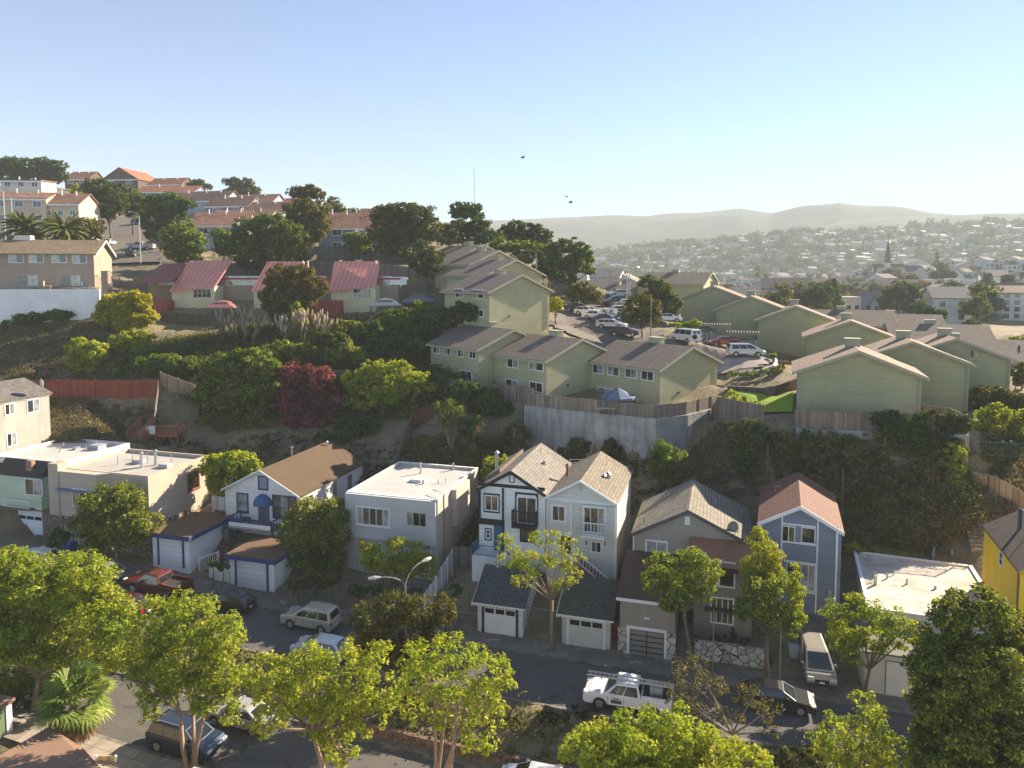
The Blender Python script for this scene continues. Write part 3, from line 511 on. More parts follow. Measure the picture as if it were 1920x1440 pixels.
# --- blue house
BLU = M('siding', (.21, .25, .325), .75, per=.16); RZ2 = -R(20.5); h = house('gabled_house', 'narrow blue house with red tiled gable roof and white trim', 'house', 2.95, 58, 1.2, RZ2); TIL = M('shingle', (.20, .09, .06), .85, bw=.24, bh=.34, kz=2.6)
MB().prism([(0, 0), (5.85, 0), (5.85, 8.75), (2.92, 10.35), (0, 8.75)], 'y', 0, 9.4).build('wall', BLU, h); gable_y(h, 0, 5.85, 0, 9.4, 8.75, 10.35, TIL, .15, .35); rake_y(h, 0, 5.85, -.35, 8.75, 10.35, WHT, .15, .28)
b = MB()
for r in ((1463, 962, 1466, 1160), (1530, 968, 1533, 1150), (1466, 983, 1530, 986), (1466, 1017, 1530, 1020), (1470, 1053, 1530, 1056), (1470, 1107, 1530, 1110), (1424, 978, 1427, 1150), (1566, 985, 1570, 1130)): u, v, w_, ht = rect(h, 'F', 0, r); b.box(max(u, -.03), min(u + w_, 5.9), -.05 - .003 * len(b.f) / 6, 0, v, v + ht)
b.build('trim', WHT, h)
wpx(h, 'F', 0, (1466, 986, 1491, 1016), cols=[GLD, GLB], fw=.07); wpx(h, 'F', 0, (1502, 989, 1529, 1019), nx=1, pm=GLD, fw=.07); wpx(h, 'F', 0, (1474, 1056, 1529, 1106), nx=4, cols=[GLD, GLD, GLC, GLC], fw=.07)
MB().box(5.0, 5.3, -.15, 0, 3.6, 4.2).build('meter_box', GALV, h); MB().tube([(1.1, 6.2, 9.3), (1.1, 6.2, 10.0), (1.5, 6.2, 10.0)], .09, 6).build('flue', M('wood', (.5, .2, .13)), h)
# --- white flat-roofed house at the right
CRM = M('stucco', (.62, .58, .50), .85, stain=.25); h = house('townhouse', 'low cream house with wide stained white flat roof beside the yellow house', 'house', 10.3, 55.5, .3, -R(21)); flatroof(h, 8.8, 11.3, 4.05, CRM, ROOFT, -1, par=.14, pw=.25, rim=WHT)
for x, y, q, r_ in ((1.0, 4.6, .8, .12), (1.0, 5.3, .9, .04), (2.0, 6.2, .5, .08), (2.6, 7.2, .5, .05), (3.3, 5.6, .5, .07), (5.2, 5.4, .35, .1)): vent(h, x, y, 3.9, q, r_, name='roof_vent')
MB().box(0, 8.8, -.2, 0, 3.0, 3.6).build('gutter', M('paint', (.5, .47, .4)), h); b = MB()
for i in range(9): b.box(4.2 + i * .1, 4.24 + i * .1, -.7, -.66, 1.2, 3)
win(h, 'F', -.0, 3.6, 1.2, 1.6, 1.7, pm=GLD); win(h, 'F', 0, 6, 1.2, 1.6, 1.7, pm=GLD)
dish(P(1752, 1052, 60.3), .75, 'large grey satellite dish on the rear edge of the stained white roof', R(60)); dish(P(1785, 1050, 60), .38, 'small tilted satellite dish at the back corner of the stained white roof', R(70))
h = house('garage', 'cream garage front with wooden double doors and dark frame lines', 'garage', 9.5, 51.1, .1); MB().box(0, 9.5, 0, 4.2, -1, 2.85).build('wall', M('stucco', (.60, .56, .48), .85, stain=.2), h); MB().box(-.1, 9.6, -.1, 4.2, 2.85, 2.97).build('roof', M('gravel', (.13, .12, .105)), h)
b = MB(); lines = ((1.2, .1, 1.26, 2.45), (1.2, 2.45, 8.2, 2.51), (3.1, .1, 3.17, 2.45), (3.5, .5, 3.53, 2.2), (3.5, 2.2, 5.4, 2.24), (5.4, .1, 5.45, 2.45), (3.5, .45, 5.4, .49), (6.5, .1, 6.54, 2.45), (8.2, .1, 8.26, 2.45), (6.6, .45, 8.2, .49))
for i, (a, c, d_, e) in enumerate(lines): b.box(a, d_, -.03 - .002 * i, 0, c, e)
b.build('door_frame', M('paint', (.10, .11, .11)), h); MB().box(1.26, 8.2, -.015, 0, .1, 2.45).build('garage_door', M('paint', (.66, .62, .53)), h); MB().box(5.75, 6.25, -.03, -.016, 1.5, 1.78).build('warning_sign', M('paint', (.22, .03, .035)), h)
# --- yellow house
YEL = M('stucco', (.80, .52, .012), .7, stain=.12); p = SW(19.0, 53.6, 1.0); h = thing('gabled_house', 'bright yellow house with dark brown shingle roof at the right edge', 'house', p, RZ2); YR = M('shingle', (.10, .072, .06), .9, bw=.3, bh=.3)
MB().prism([(0, -1), (9, -1), (9, 8.5), (4.5, 11.3), (0, 8.5)], 'y', 0, 8.9).build('wall', YEL, h); gable_y(h, 0, 9, 0, 8.9, 8.5, 11.3, YR, .12, .25); rake_y(h, 0, 9, -.25, 8.5, 11.3, M('paint', (.6, .36, .03)), .12)
wpx(h, 'L', 0, (1874, 1033, 1881, 1062), nx=1, ny=2); MB().tube([(-.07, .1, 0), (-.07, .1, 8.3)], .06, 6).build('downpipe', M('wood', (.2, .12, .05)), h); vent(h, 1.5, 6, 9.2, 1.7, .14, M('paint', (.06, .065, .07)), 'flue', True); vent(h, 2.2, 5.4, 9.8, .9, .04, DKM)
MB().box(.1, 8.9, -.04, 0, 4.6, 4.9).build('belt_trim', M('paint', (.35, .25, .1)), h)
# ---------------------------------------------------------------- garages on the pavement
WHS = M('siding', (.72, .72, .73), .75, per=.22)
def flat_garage(label, s0, W, T, zg, zt, D):
    h = house('garage', label, 'garage', s0, T, zg); MB().box(0, W, 0, D, zg - 2.5, zt - .35).build('wall', M('stucco', (.72, .72, .72), .8, stain=.3), h)
    MB().box(-.25, W + .3, -.3, D, zt - .35, zt).build('fascia', NAVY, h); MB().box(-.2, W + .25, -.25, D - .05, zt, zt + .06).build('roof', ROOFB, h)
    gdoor(h, 0, .75, zg + .02, W - 1.5, zt - zg - .65, M('siding', (.66, .67, .70), .7, per=.45), 0, 4, 1)
    MB().box(.55, .74, -.06, 0, zg, zt - .36).box(W - .74, W - .55, -.06, 0, zg, zt - .36).build('door_jamb', NAVY, h); return h
flat_garage('white flat roofed garage with navy fascia behind the red pickup', -49.4, 4.0, 51.8, 1.75, 4.7, 5.7)
flat_garage('white flat roofed garage with navy fascia behind the black hatchback', -41.1, 4.5, 51.7, .72, 3.65, 4.2)
DSH = M('shingle', (.075, .085, .09), .9, ax=0)
def gab_garage(label, s0, W, wm, rm, dm, bars, trim):
    h = house('garage', label, 'garage', s0, 51.5, .1); MB().prism([(0, -1), (5.4, -1), (5.4, 2.75), (2.7, 4.3), (0, 2.75)], 'x', 0, W).build('wall', wm, h); gable_x(h, 0, W, 0, 5.4, 2.75, 4.3, rm, .45, .3)
    b = MB().box(-.3, W + .3, -.5, -.42, 2.5, 2.62)
    for i in range(int(W * 4)): b.box(-.25 + i * .25, -.13 + i * .25, -.42, 0, 2.36, 2.48)
    b.build('rafter_tails', WHT, h); u = .35; gdoor(h, 0, .55, .04, W - 1.1, 2.15, dm, 3, 4, 3, GLD, 3, bars)
    b = MB().box(.35, .54, -.06, 0, .02, 2.35).box(W - .54, W - .35, -.06, 0, .02, 2.35).box(.54, W - .54, -.06, 0, 2.2, 2.35); b.build('door_trim', trim, h)
    MB().prism([(-.5, 2.35), (2.7, 4.15), (5.9, 2.35), (5.9, 2.55), (2.7, 4.35), (-.5, 2.55)], 'x', -.36, -.3).build('bargeboard', WHT, h); return h
gab_garage('white garage with black door trim and three window panes', -18.05, 3.65, WHS, DSH, WHT, None, BLK)
gab_garage('cream garage with panelled door and dark shingle roof', -11.3, 3.65, M('siding', (.56, .55, .50), .75, per=.2), M('shingle', (.07, .07, .06), .9, ax=0), M('paint', (.60, .58, .52)), M('paint', (.68, .66, .6)), WHT)
h = house('garage', 'taupe stucco garage with white cracked stone piers and dark barred door', 'garage', -6.95, 51.5, .1); MB().prism([(0, -1), (5.5, -1), (5.5, 5.6), (0, 4.3)], 'x', 0, 3.95).build('wall', M('stucco', (.30, .265, .225), .85), h)
MB().prism([(-.3, 4.25), (5.5, 5.7), (5.5, 5.85), (-.3, 4.4)], 'x', -.25, 4.15).build('roof', M('gravel', (.10, .055, .04), .9), h); MB().box(-.25, 4.15, -.36, -.3, 4.2, 4.42).build('gutter', WHT, h)
WST = M('stone', (.50, .46, .40), .9, (.64, .60, .53), sc=2.0, joint=(.06, .05, .04)); MB().box(-.12, .5, -.12, 0, 0, 2.1).box(3.4, 4.05, -.12, 0, 0, 2.1).build('stone_pier', WST, h)
gdoor(h, 0, .75, .04, 2.45, 2.0, M('paint', (.27, .235, .2)), 0, 5, 2, bars=BLK); MB().box(.5, .74, -.08, 0, .02, 2.28).box(3.21, 3.4, -.08, 0, .02, 2.28).box(.74, 3.21, -.08, 0, 2.06, 2.28).build('door_trim', WHT, h); MB().box(1.75, 2.15, -.1, 0, 2.95, 3.05).build('lamp_bracket', WHT, h)
# ---------------------------------------------------------------- near houses at the bottom left
def PZ(px, py, z):
    dy = -(py - CY) / F; k = (z - HC) / (-SP + dy * CP); return Vector(((px - CX) / F * k, (CP + dy * SP) * k, z))
RB = M('gravel', (.29, .175, .115), .9, (.21, .13, .085), stain=.4); q = [PZ(*a) for a in ((-60, 1452, 2.0), (92, 1362, 2.1), (155, 1402, 1.9), (225, 1480, 1.8), (160, 1700, 1.5), (-260, 1640, 1.6))]; o0 = Vector((q[1].x, q[1].y, -3)); h = thing('near_house', 'brown low pitched roof at the bottom left corner beneath the fan palm', 'house', o0)
b = MB(); b.v = [(a.x - o0.x, a.y - o0.y, a.z) for a in q] + [(a.x - o0.x, a.y - o0.y, a.z - .22) for a in q]; n = 6; b.f = [tuple(range(6)), tuple(range(11, 5, -1))] + [(k, (k + 1) % 6, 6 + (k + 1) % 6, 6 + k) for k in range(6)]; b.build('roof', RB, h)
cx_ = sum(a.x for a in q) / 6; cy_ = sum(a.y for a in q) / 6; b = MB(); b.v = [((a.x - cx_) * .93 + cx_ - o0.x, (a.y - cy_) * .93 + cy_ - o0.y, z) for z in (1.55, -6) for a in q]; b.f = [(k, (k + 1) % 6, 6 + (k + 1) % 6, 6 + k) for k in range(6)] + [tuple(range(6))]; b.build('wall', M('stucco', (.4, .33, .25)), h)
h = house('near_house', 'small olive green house corner with flat brown roof by the lower road', 'house', -52, 23.8, -2); MB().box(0, 10.5, 0, 8, -4, 1.9).build('wall', M('siding', (.12, .17, .09), .8, per=.2), h); MB().box(-.2, 10.7, -.2, 8.2, 1.9, 2.1).build('roof', RB, h)
MB().box(10.5, 10.56, 7.7, 8.06, -2, 1.9).build('corner_board', WHT, h); win(h, 'R', 10.5, 4.2, -.3, 1.4, 1.3)

for i, (s, W, zt, wc) in enumerate(((-58, 9, 4.6, (.70, .66, .58)), (-34, 10, 3.6, (.74, .72, .68)), (-22, 10, 4.0, (.72, .64, .52)), (-10, 10, 3.2, (.74, .73, .70)), (2, 10, 3.6, (.70, .68, .62)), (14, 10, 4.2, (.74, .70, .62)), (26, 10, 4.8, (.72, .72, .70)))):  # unseen pale houses added to bounce sunlight onto the shaded house fronts
    if s < -30 : continue
    z0 = low(s) - 1.5; h = house('unseen_fill_house', ('cream', 'white', 'tan', 'plain white', 'ivory', 'sandy', 'pale')[i] + ' stucco house added out of view to bounce sunlight onto the fronts', 'house', s, 14, z0); MB().box(0, W, 0, 11, z0 - 4, zt + 2).build('wall', M('stucco', wc, .85), h); MB().box(-.2, W + .2, -.2, 11.2, zt + 2, zt + 2.2).build('roof', ROOFW, h)
    for u in (1.5, 5.8): win(h, 'B', 11, u, zt - .6, 2.2, 1.5, pm=GL)
    win(h, 'B', 11, 1.2, z0 + .6, 3, 2.2, pm=GLC, name='garage_door', nx=1)
# ---------------------------------------------------------------- hillside condominiums
def side_dir(rz): return Vector((math.cos(rz), math.sin(rz), 0)), Vector((-math.sin(rz), math.cos(rz), 0))
OLV = M('siding', (.40, .385, .225), .8, per=.26); OLD = M('siding', (.365, .355, .20), .8, per=.26); OLT = M('paint', (.34, .335, .24)); OLC = M('siding', (.36, .355, .25), .8, per=.3)
SHC = M('shingle', (.185, .15, .12), .92, ax=0, bw=.5, bh=.26, kz=2.4); SHR = M('shingle', (.30, .205, .15), .92, bw=.34, bh=.3, kz=2.6)
def condo_x(label, corner, L, zb, ze, rise=2.1, W=11.1, wins=(), group='olive green hillside condominiums', chim=.5, wm=OLV, rz=-R(50)):
    dx, dy = side_dir(rz); h = thing('condominium', label, 'condominium', corner - dx * L + Vector((0, 0, zb - corner.z)), rz, group)
    MB().prism([(0, zb - 2), (W, zb - 2), (W, ze), (W / 2, ze + rise), (0, ze)], 'x', 0, L).build('wall', wm, h); gable_x(h, 0, L, 0, W, ze, ze + rise, SHC, .55, .45, .16)
    s_ = rise / (W / 2); MB().prism([(-.6, ze - .6 * s_ - .1), (W / 2, ze + rise - .1), (W + .6, ze - .6 * s_ - .1), (W + .6, ze - .6 * s_ + .17), (W / 2, ze + rise + .18), (-.6, ze - .6 * s_ + .17)], 'x', L + .45, L + .52).build('bargeboard', OLT, h)
    MB().box(-.45, L + .45, -.68, -.56, ze - .6 * s_ - .12, ze - .6 * s_ + .12).build('gutter', OLT, h)
    c = MB().box(L * chim - .8, L * chim + .8, W * .5 + .1, W * .5 + 1.2, ze + rise - .4, ze + rise + .75).build('chimney', OLC, h); MB().box(L * chim - .9, L * chim + .9, W * .5, W * .5 + 1.3, ze + rise + .75, ze + rise + .85).build('chimney_cap', OLT, c)
    MB().tube([(L + .07, W - .25, zb), (L + .07, W - .25, ze - .3)], .05, 6).build('downpipe', OLT, h); MB().box(L, L + .12, W * .3, W * .3 + .3, zb + 1.6, zb + 1.85).build('wall_lamp', DKM, h); MB().box(L - .02, L + .05, .0, .2, zb, ze - .2).box(-.05, .02, -.05, .14, zb, ze - .2).build('corner_board', OLT, h)
    for i, r in enumerate(wins): wpx(h, 'F', 0, r, fw=.1, cols=[GLC if i % 3 == 1 else GL, GL if i % 2 else GLC])
    return h
P3 = PX(1236, 80, 12.9); P2 = PX(1024, 83.4, 13.2); P1 = PX(897, 89.3, 13.6)
condo_x('olive condominium with the blue patio umbrella at its windows', P3, 10.9, 12.7, 17.4, wins=((1111, 680, 1132, 701), (1139, 683, 1161, 705), (1172, 688, 1195, 709), (1202, 692, 1226, 714), (1120, 727, 1150, 742)))
condo_x('middle olive condominium of the stepped row above the concrete wall', P2, 9.8, 13, 18.0, wins=((951, 672, 972, 690), (992, 676, 1019, 695), (948, 711, 972, 733), (993, 716, 1018, 735)))
condo_x('olive condominium beside the hedges, lowest at its four small windows', P1, 10.6, 13.4, 18.7, wins=((812, 645, 825, 663), (832, 648, 845, 666), (858, 650, 870, 670), (880, 654, 893, 673), (815, 687, 838, 700), (863, 695, 885, 713)))
PA = PX(917, 97, 20.8)
condo_x('tall olive condominium nearest the parked cars, with blank sunlit gable', PA, 10.4, 20.5, 25.7, 2.2, wins=((854, 541, 869, 558), (887, 543, 907, 560), (855, 577, 866, 586), (889, 580, 907, 594)))
for lab, px, Y, zp in (('olive condominium just behind the tall one on the slope', 912, 107, 30.2), ('olive condominium third up the slope with ridge chimney', 882, 116.5, 31.9), ('uppermost olive condominium under the dark pines', 858, 126, 33.3)):
    condo_x(lab, PX(px, Y, zp - 7.2), 10.2, zp - 7.4, zp - 2.2, 2.2)
def condo_y(label, px, Y, zb, ze, rise=2.2, W=11.2, D=9, left=True, wm=OLD, group='olive green hillside condominiums', rz=-R(21), pk=True):
    dx, dy = side_dir(rz); p = PX(px, Y, zb) - dx * W / 2; h = thing('condominium', label, 'condominium', Vector((p.x, p.y, zb)), rz, group); zr = ze + rise
    MB().prism([(0, zb - 2), (W, zb - 2), (W, ze), (W / 2, zr), (0, ze)], 'y', 0, D).build('wall', wm, h); gable_y(h, 0, W, 0, D, ze, zr, SHR, .6, .45, .16); rake_y(h, 0, W, -.45, ze, zr, OLT, .6, .3, .07, .17)
    c = MB().box(W / 2 - .9, W / 2 + .5, D * .55, D * .55 + 1.1, zr - .4, zr + .8).build('chimney', OLC, h); MB().box(W / 2 - 1, W / 2 + .6, D * .55 - .1, D * .55 + 1.2, zr + .8, zr + .92).build('chimney_cap', OLT, c)
    MB().tube([(W - .3, -.07, zb), (W - .3, -.07, ze - .3)], .05, 6).build('downpipe', OLT, h); MB().box(W * .22, W * .22 + .35, -.1, 0, zb + 2.6, zb + 2.9).build('wall_vent', OLT, h); MB().box(0, .16, -.06, -.003, zb, ze).box(W - .16, W, -.06, -.003, zb, ze).build('corner_board', OLT, h); MB().box(W + .5, W + .62, -.4, D + .4, ze - .34, ze - .1).build('gutter', OLT, h); return h
for lab, px, Y, zp in (('blank gabled olive condominium directly above the overgrown bank', 1606, 71.5, 20.3), ('olive condominium half hidden behind the blank gable above the bank', 1706, 80, 20.45), ('rightmost olive condominium with a satellite dish at its eave', 1787, 84.5, 20.4),
                       ('olive condominium right behind the green lawn and round parking bay', 1592, 99.5, 21.5), ('olive condominium behind the silver minivan', 1490, 113.5, 23.0), ('olive condominium behind the grey carport frames', 1406, 121, 24.3), ('farthest blank gabled olive condominium behind the twin crowned tree', 1335, 129, 25.9)):
    condo_y(lab, px, Y, zp - 7.4, zp - 2.2)
dish(P(1822, 674, 79), .5, 'dark satellite dish at the eave of the half hidden olive condominium', R(40), DKM); dish(P(1910, 664, 83), .5, 'dark satellite dish at the eave of the rightmost olive condominium', R(40), DKM)
OCH = M('stucco', (.40, .27, .10), .85)
for lab, px, Y, zp, wm, rz in (('brown roofed ochre condominium with chimney behind the stepped gables', 1676, 128, 21.2, OCH, 70), ('second brown roofed ochre condominium beside the round dark bush', 1770, 132, 20.2, OCH, 70), ('brown roofed condominium at the right edge beyond the gables', 1862, 118, 19.2, OCH, 70), ('dark hip roofed building with two chimneys beyond the parking', 1318, 158, 28.4, OLV, 60), ('far brown roofed condominium peeking out at the right edge', 1935, 96, 18.6, OLD, 70), ('low brown roofed building behind the small cypresses', 1200, 165, 25.4, OLV, 60)):
    condo_x(lab, PX(px, Y, zp - 7), 15, zp - 7.2, zp - 2.4, 2.4, 12, (), None, .45, wm, -R(90 - rz))
# patio umbrella and table
u0 = on(1158, 77.6); h = thing('patio_umbrella', 'faded blue patio umbrella on the condominium terrace', 'umbrella', Vector((u0.x, u0.y, 13)), 0)
b = MB(); n = 8; c = Vector((0, 0, 15.75))
ring = [(1.95 * math.cos(2 * math.pi * k / n), 1.95 * math.sin(2 * math.pi * k / n), 14.75) for k in range(n)]
b.v = [tuple(c)] + ring + [(x * .98, y * .98, z - .22) for x, y, z in ring]
for k in range(n): b.f += [(0, 1 + k, 1 + (k + 1) % n), (1 + k, 1 + n + k, 1 + n + (k + 1) % n, 1 + (k + 1) % n)]
b.build('canopy', M('plastic', (.075, .115, .20), .8), h); MB().tube([(0, 0, 13), (0, 0, 15.7)], .04, 6).build('pole', GALV, h)
h = thing('patio_table', 'pale wooden patio table with benches under the blue umbrella', 'table', Vector((u0.x - 1.5, u0.y - 1.4, 13)), 0); b = MB().box(-1, 1, -.45, .45, 13.7, 13.78); b.build('tabletop', M('wood', (.4, .33, .24)), h)
for x in (-.8, .8): MB().box(x - .05, x + .05, -.35, .35, 13, 13.7).build('leg', M('wood', (.3, .24, .17)), h)
# ---------------------------------------------------------------- retaining walls and fences
def wallstrip(name, label, cat, pts, z0s, z1, th, m, cop=None):
    o = thing(name, label, cat, Vector(pts[0])); b = MB(); o0 = pts[0]
    P_ = [Vector((p[0] - o0[0], p[1] - o0[1], 0)) for p in pts]
    for i in range(len(P_)):
        d = (P_[min(i + 1, len(P_) - 1)] - P_[max(i - 1, 0)]).normalized(); nrm = Vector((-d.y, d.x, 0)) * th
        zt = z1[i] if hasattr(z1, '__len__') else z1
        for q, z in ((P_[i] - nrm, z0s[i]), (P_[i] + nrm, z0s[i]), (P_[i] + nrm, zt), (P_[i] - nrm, zt)): b.v.append((q.x, q.y, z))
    for i in range(len(P_) - 1):
        for k in range(4): b.f.append((i * 4 + k, i * 4 + (k + 1) % 4, i * 4 + 4 + (k + 1) % 4, i * 4 + 4 + k))
    b.f += [(0, 1, 2, 3), tuple(len(b.v) - 4 + k for k in (3, 2, 1, 0))]; b.build('wall', m, o)
    return o
CON = M('concrete', (.36, .355, .34), .9, (.13, .125, .12), stain=.5)
wp = [P(*q) for q in WALLB]; wallstrip('retaining_wall', 'tall stained grey concrete retaining wall below the condominiums', 'wall', [p + Vector((0, -.02, 0)) for p in wp], [p.z - 1 for p in wp], 13.05, .25, CON)
FW_ = M('planks', (.235, .185, .14), .9, (.10, .085, .075), wd=.16); FWR = M('planks', (.27, .062, .028), .85, (.2, .04, .02), wd=.15); FWT = M('planks', (.34, .26, .17), .9, wd=.16); FWG = M('planks', (.17, .15, .13), .9, wd=.2)
def fence(label, pts, ht, m, sp=2.4, name='fence', pm=None, zoff=0, cap=False, group=None):
    pts = [Vector(p) for p in pts]; o0 = pts[0]; o = thing(name, label, 'fence', o0, 0, group); pm = pm or m; posts = []
    b = MB(); c = MB()
    for p, q in zip(pts, pts[1:]):
        p, q = p - Vector((o0.x, o0.y, 0)), q - Vector((o0.x, o0.y, 0)); L = Vector((q.x - p.x, q.y - p.y, 0)).length; k = max(1, round(L / sp)); nrm = Vector((-(q.y - p.y), q.x - p.x, 0)).normalized() * .03
        for i in range(k):
            a, e = p.lerp(q, i / k), p.lerp(q, (i + 1) / k); n = len(b.v); j = random.uniform(-.05, .05)
            for x in (a, e):
                for sg in (-1, 1):
                    for z in (-.25, ht + j): b.v.append(tuple(x + nrm * sg + Vector((0, 0, z + zoff))))
            b.f += [(n, n + 1, n + 5, n + 4), (n + 2, n + 6, n + 7, n + 3), (n + 1, n + 3, n + 7, n + 5), (n, n + 2, n + 3, n + 1), (n + 4, n + 5, n + 7, n + 6)]
            posts.append(a)
    posts.append(pts[-1] - Vector((o0.x, o0.y, 0))); b.build('board_panel', m, o); me = None
    for a in posts:
        MB().box(a.x - .06, a.x + .06, a.y - .1, a.y + .02, a.z - .5 + zoff, a.z + ht + .08 + zoff).build('post', pm, o)
    return o
random.seed(3)
fence('weathered plank fence on top of the concrete retaining wall', [(p.x, p.y + .1, 13.05) for p in wp], 1.35, FW_)
fence('tall weathered fence running down past the lawn to the bank', [on(1334, 79, 0)] + [PX(q[0], q[1] + .1, 13.0 if i else 12.6) for i, q in enumerate(FENR[:2])], 2.1, FW_)
fence('low plank fence between the overgrown bank and the blank gable', [PX(q[0], q[1] + .3, 13.2) for q in FENR[2:]], 1.7, FW_)
p = PX(1812, 66.3, 13.2); fence('short fence returning beside the half hidden condominium', [p, PX(1780, 70.5, 13.2), PX(1730, 72.5, 13.2)], 1.6, FW_)
wallstrip('retaining_wall', 'ivy covered concrete wall under the blank gabled condominium', 'wall', [PX(q[0], q[1] + .1, 9) for q in FENR[2:]], [6] * 5, 13.15, .2, CON)
fence('plank fence around the terrace of the middle condominium', [PX(918, 86.5, 13.2), PX(1000, 82.4, 13.2)], 1.7, FW_)
fence('dark plank fence at the terrace of the condominium beside the hedges', [PX(800, 92, 14.2), PX(850, 88.5, 13.8), PX(905, 86.8, 13.6)], 1.2, FWG)
fence('bright red stained plank fence across the grassy terrace', [P(40, 745, 87), P(110, 745, 87), P(180, 746, 87), P(245, 746, 87), P(297, 745, 87)], 2.15, FWR, 3.2)
fence('grey plank fence sloping down from the red fence to the deck', [P(297, 745, 86.9), on(285, 83.5), on(265, 80)], 1.7, FWG)
fence('tan plank fence between red fence and big pine', [on(302, 88.3), on(366, 88.6)], 1.7, FWT)
fence('plank fence climbing the yard behind the grey flat roofed house', [on(694, 72), on(726, 75), on(752, 79), on(772, 83)], 1.7, FW_)
fence('red brown fence panel under the cordylines', [on(772, 83), on(812, 83.5)], 1.9, M('planks', (.13, .045, .025), .9, wd=.15))
fence('tan board fence at the right edge above the yellow house', [on(1803, 66), on(1865, 64.3), on(1935, 62.8)], 1.7, FWT)
fence('long grey brown fence behind the red roofed school', [PX(425, 130, 28.4), PX(520, 130, 28.4), PX(600, 130, 28.6), PX(700, 130, 28.4), PX(795, 127, 27.3)], 2.7, FWG, 3, zoff=-1)
fence('upper grey fence below the blue terrace houses', [PX(595, 142, 31.1), PX(690, 142, 31.2), PX(780, 140, 30.6)], 2.4, FWG, 3)
fence('white picket fence between beige house and white house', [SW(-48.5, 58.8, 4.9), SW(-46.5, 58.8, 4.9)], 1.1, M('planks', (.7, .68, .62), .8, (.5, .48, .42), wd=.22), pm=WHT)
fence('white stepped screen beside the grey flat roofed house', [SW(-22.9, 52.3, .2), SW(-22.7, 54.2, .9), SW(-22.5, 57.5, 2.0)], 1.9, M('planks', (.62, .63, .65), .8, (.5, .5, .5), wd=.15), 1.2, pm=WHT)
fence('dark plank fence between grey flat roofed house and white house', [SW(-22.4, 57.5, 2.4), SW(-20.6, 57.5, 2.6)], 1.8, FWG)
fence('short cream picket fence at the bottom left by the brown roof', [PZ(182, 1442, -1.0), PZ(219, 1442, -1.0)], .8, M('planks', (.62, .5, .3), .8, wd=.16), 1.2, pm=WHT)
fence('narrow red gate beside the cream garage', [SW(-7.6, 52.6, .1), SW(-7.0, 52.6, .1)], 1.9, M('planks', (.34, .05, .03), .8, wd=.15), name='gate')
def irons(label, pts, ht, m=M('metal', (.30, .31, .32)), name='metal_fence', cat='fence', bal=.1):
    o = thing(name, label, cat, pts[0]); q = [(p.x - pts[0].x, p.y - pts[0].y, p.z) for p in pts]; rail(o, q, ht, m, name='bars', r=.03, bal=bal); b = MB()
    for e in (q[0], q[-1]): MB().box(e[0] - .05, e[0] + .05, e[1] - .05, e[1] + .05, e[2] - .2, e[2] + ht + .1).build('post', m, o)
    return o
irons('grey metal gate between the two gabled garages', [SW(-14.2, 52.2, .15), SW(-11.5, 52.2, .15)], 2.1, name='metal_gate', cat='gate'); irons('low grey railing left of the black trimmed garage', [SW(-21.6, 52, .15), SW(-18.1, 52, .15)], 1.1)
irons('white metal gate at the steps of the white house', [SW(-44.9, 52.4, 1.2), SW(-43.8, 53.6, 1.5)], 1.3, WHT, 'metal_gate', 'gate')
irons('tall dark mesh fence posts beside the white wall', [PX(192, 105, 24.5), PX(203, 111, 24.6), PX(226, 114, 24.0)], 4.0, DKM, bal=.14)
for lab, a, c in (('upper teal hillside railing behind the yellow house', (1812, 66.3), (1920, 65)), ('middle teal hillside railing behind the yellow house', (1824, 63.2), (1866, 62.8)), ('lowest teal hillside railing behind the yellow house', (1836, 60.2), (1860, 60))):
    p, q = on(*a), on(*c); irons(lab, [p, Vector((q.x, q.y, p.z))], 1.3, M('paint', (.04, .09, .075)), bal=.12)
# stairs in the yards
def steps(label, p0, p1, wd, n, m, name='outdoor_stairs'):
    p0, p1 = Vector(p0), Vector(p1); d = p1 - p0; rz = math.atan2(-d.x, d.y); o = thing(name, label, 'stairs', p0, rz); L = math.hypot(d.x, d.y); b = MB()
    for i in range(n): b.box(-wd / 2, wd / 2, L * i / n, L * (i + 1) / n, p0.z - .6, p0.z + (d.z) * (i + 1) / n)
    b.build('treads', m, o); return o
STC = M('concrete', (.26, .235, .20), .9); WDS = M('wood', (.17, .13, .10))
o = steps('concrete front steps with metal handrail by the grey flat roofed house', SW(-34.2, 51.7, .2), SW(-33.6, 56.4, 2.2), 1.3, 10, STC); rail(o, [(-.8, -.1, .2), (-.8, 4.7, 2.2)], .9, GALV, bal=.8)
steps('narrow steps between pale grey house and taupe house', SW(-7.4, 55.5, 1.6), SW(-7.4, 61, 3.8), 1.0, 10, STC); steps('wooden steps climbing beside the blue house', SW(10.0, 57.0, 1.2), SW(11.9, 61.5, 3.2), 1.0, 11, WDS); steps('dark steps beside the taupe garage', SW(-2.4, 51.7, .2), SW(-2.2, 56.3, 1.2), 1.1, 8, STC)
steps('dark yard steps between white screen and white house', SW(-21.4, 54.5, 1.0), SW(-21.4, 57.4, 2.4), 1.0, 8, WDS); steps('steps climbing the bank behind the yellow house', on(1836, 59), on(1812, 65), 1.2, 14, STC); steps('red brick steps between the two navy garages', SW(-43.9, 52.2, 1.0), SW(-44.8, 56.6, 3.0), 1.3, 10, M('stone', (.2, .09, .06), .9, sc=5))
o = steps('steep red wooden stairs up to the hillside deck', on(250, 79) + Vector((0, 0, .1)), P(277, 797, 82.5), 1.4, 14, M('wood', (.26, .085, .05))); L_ = 5
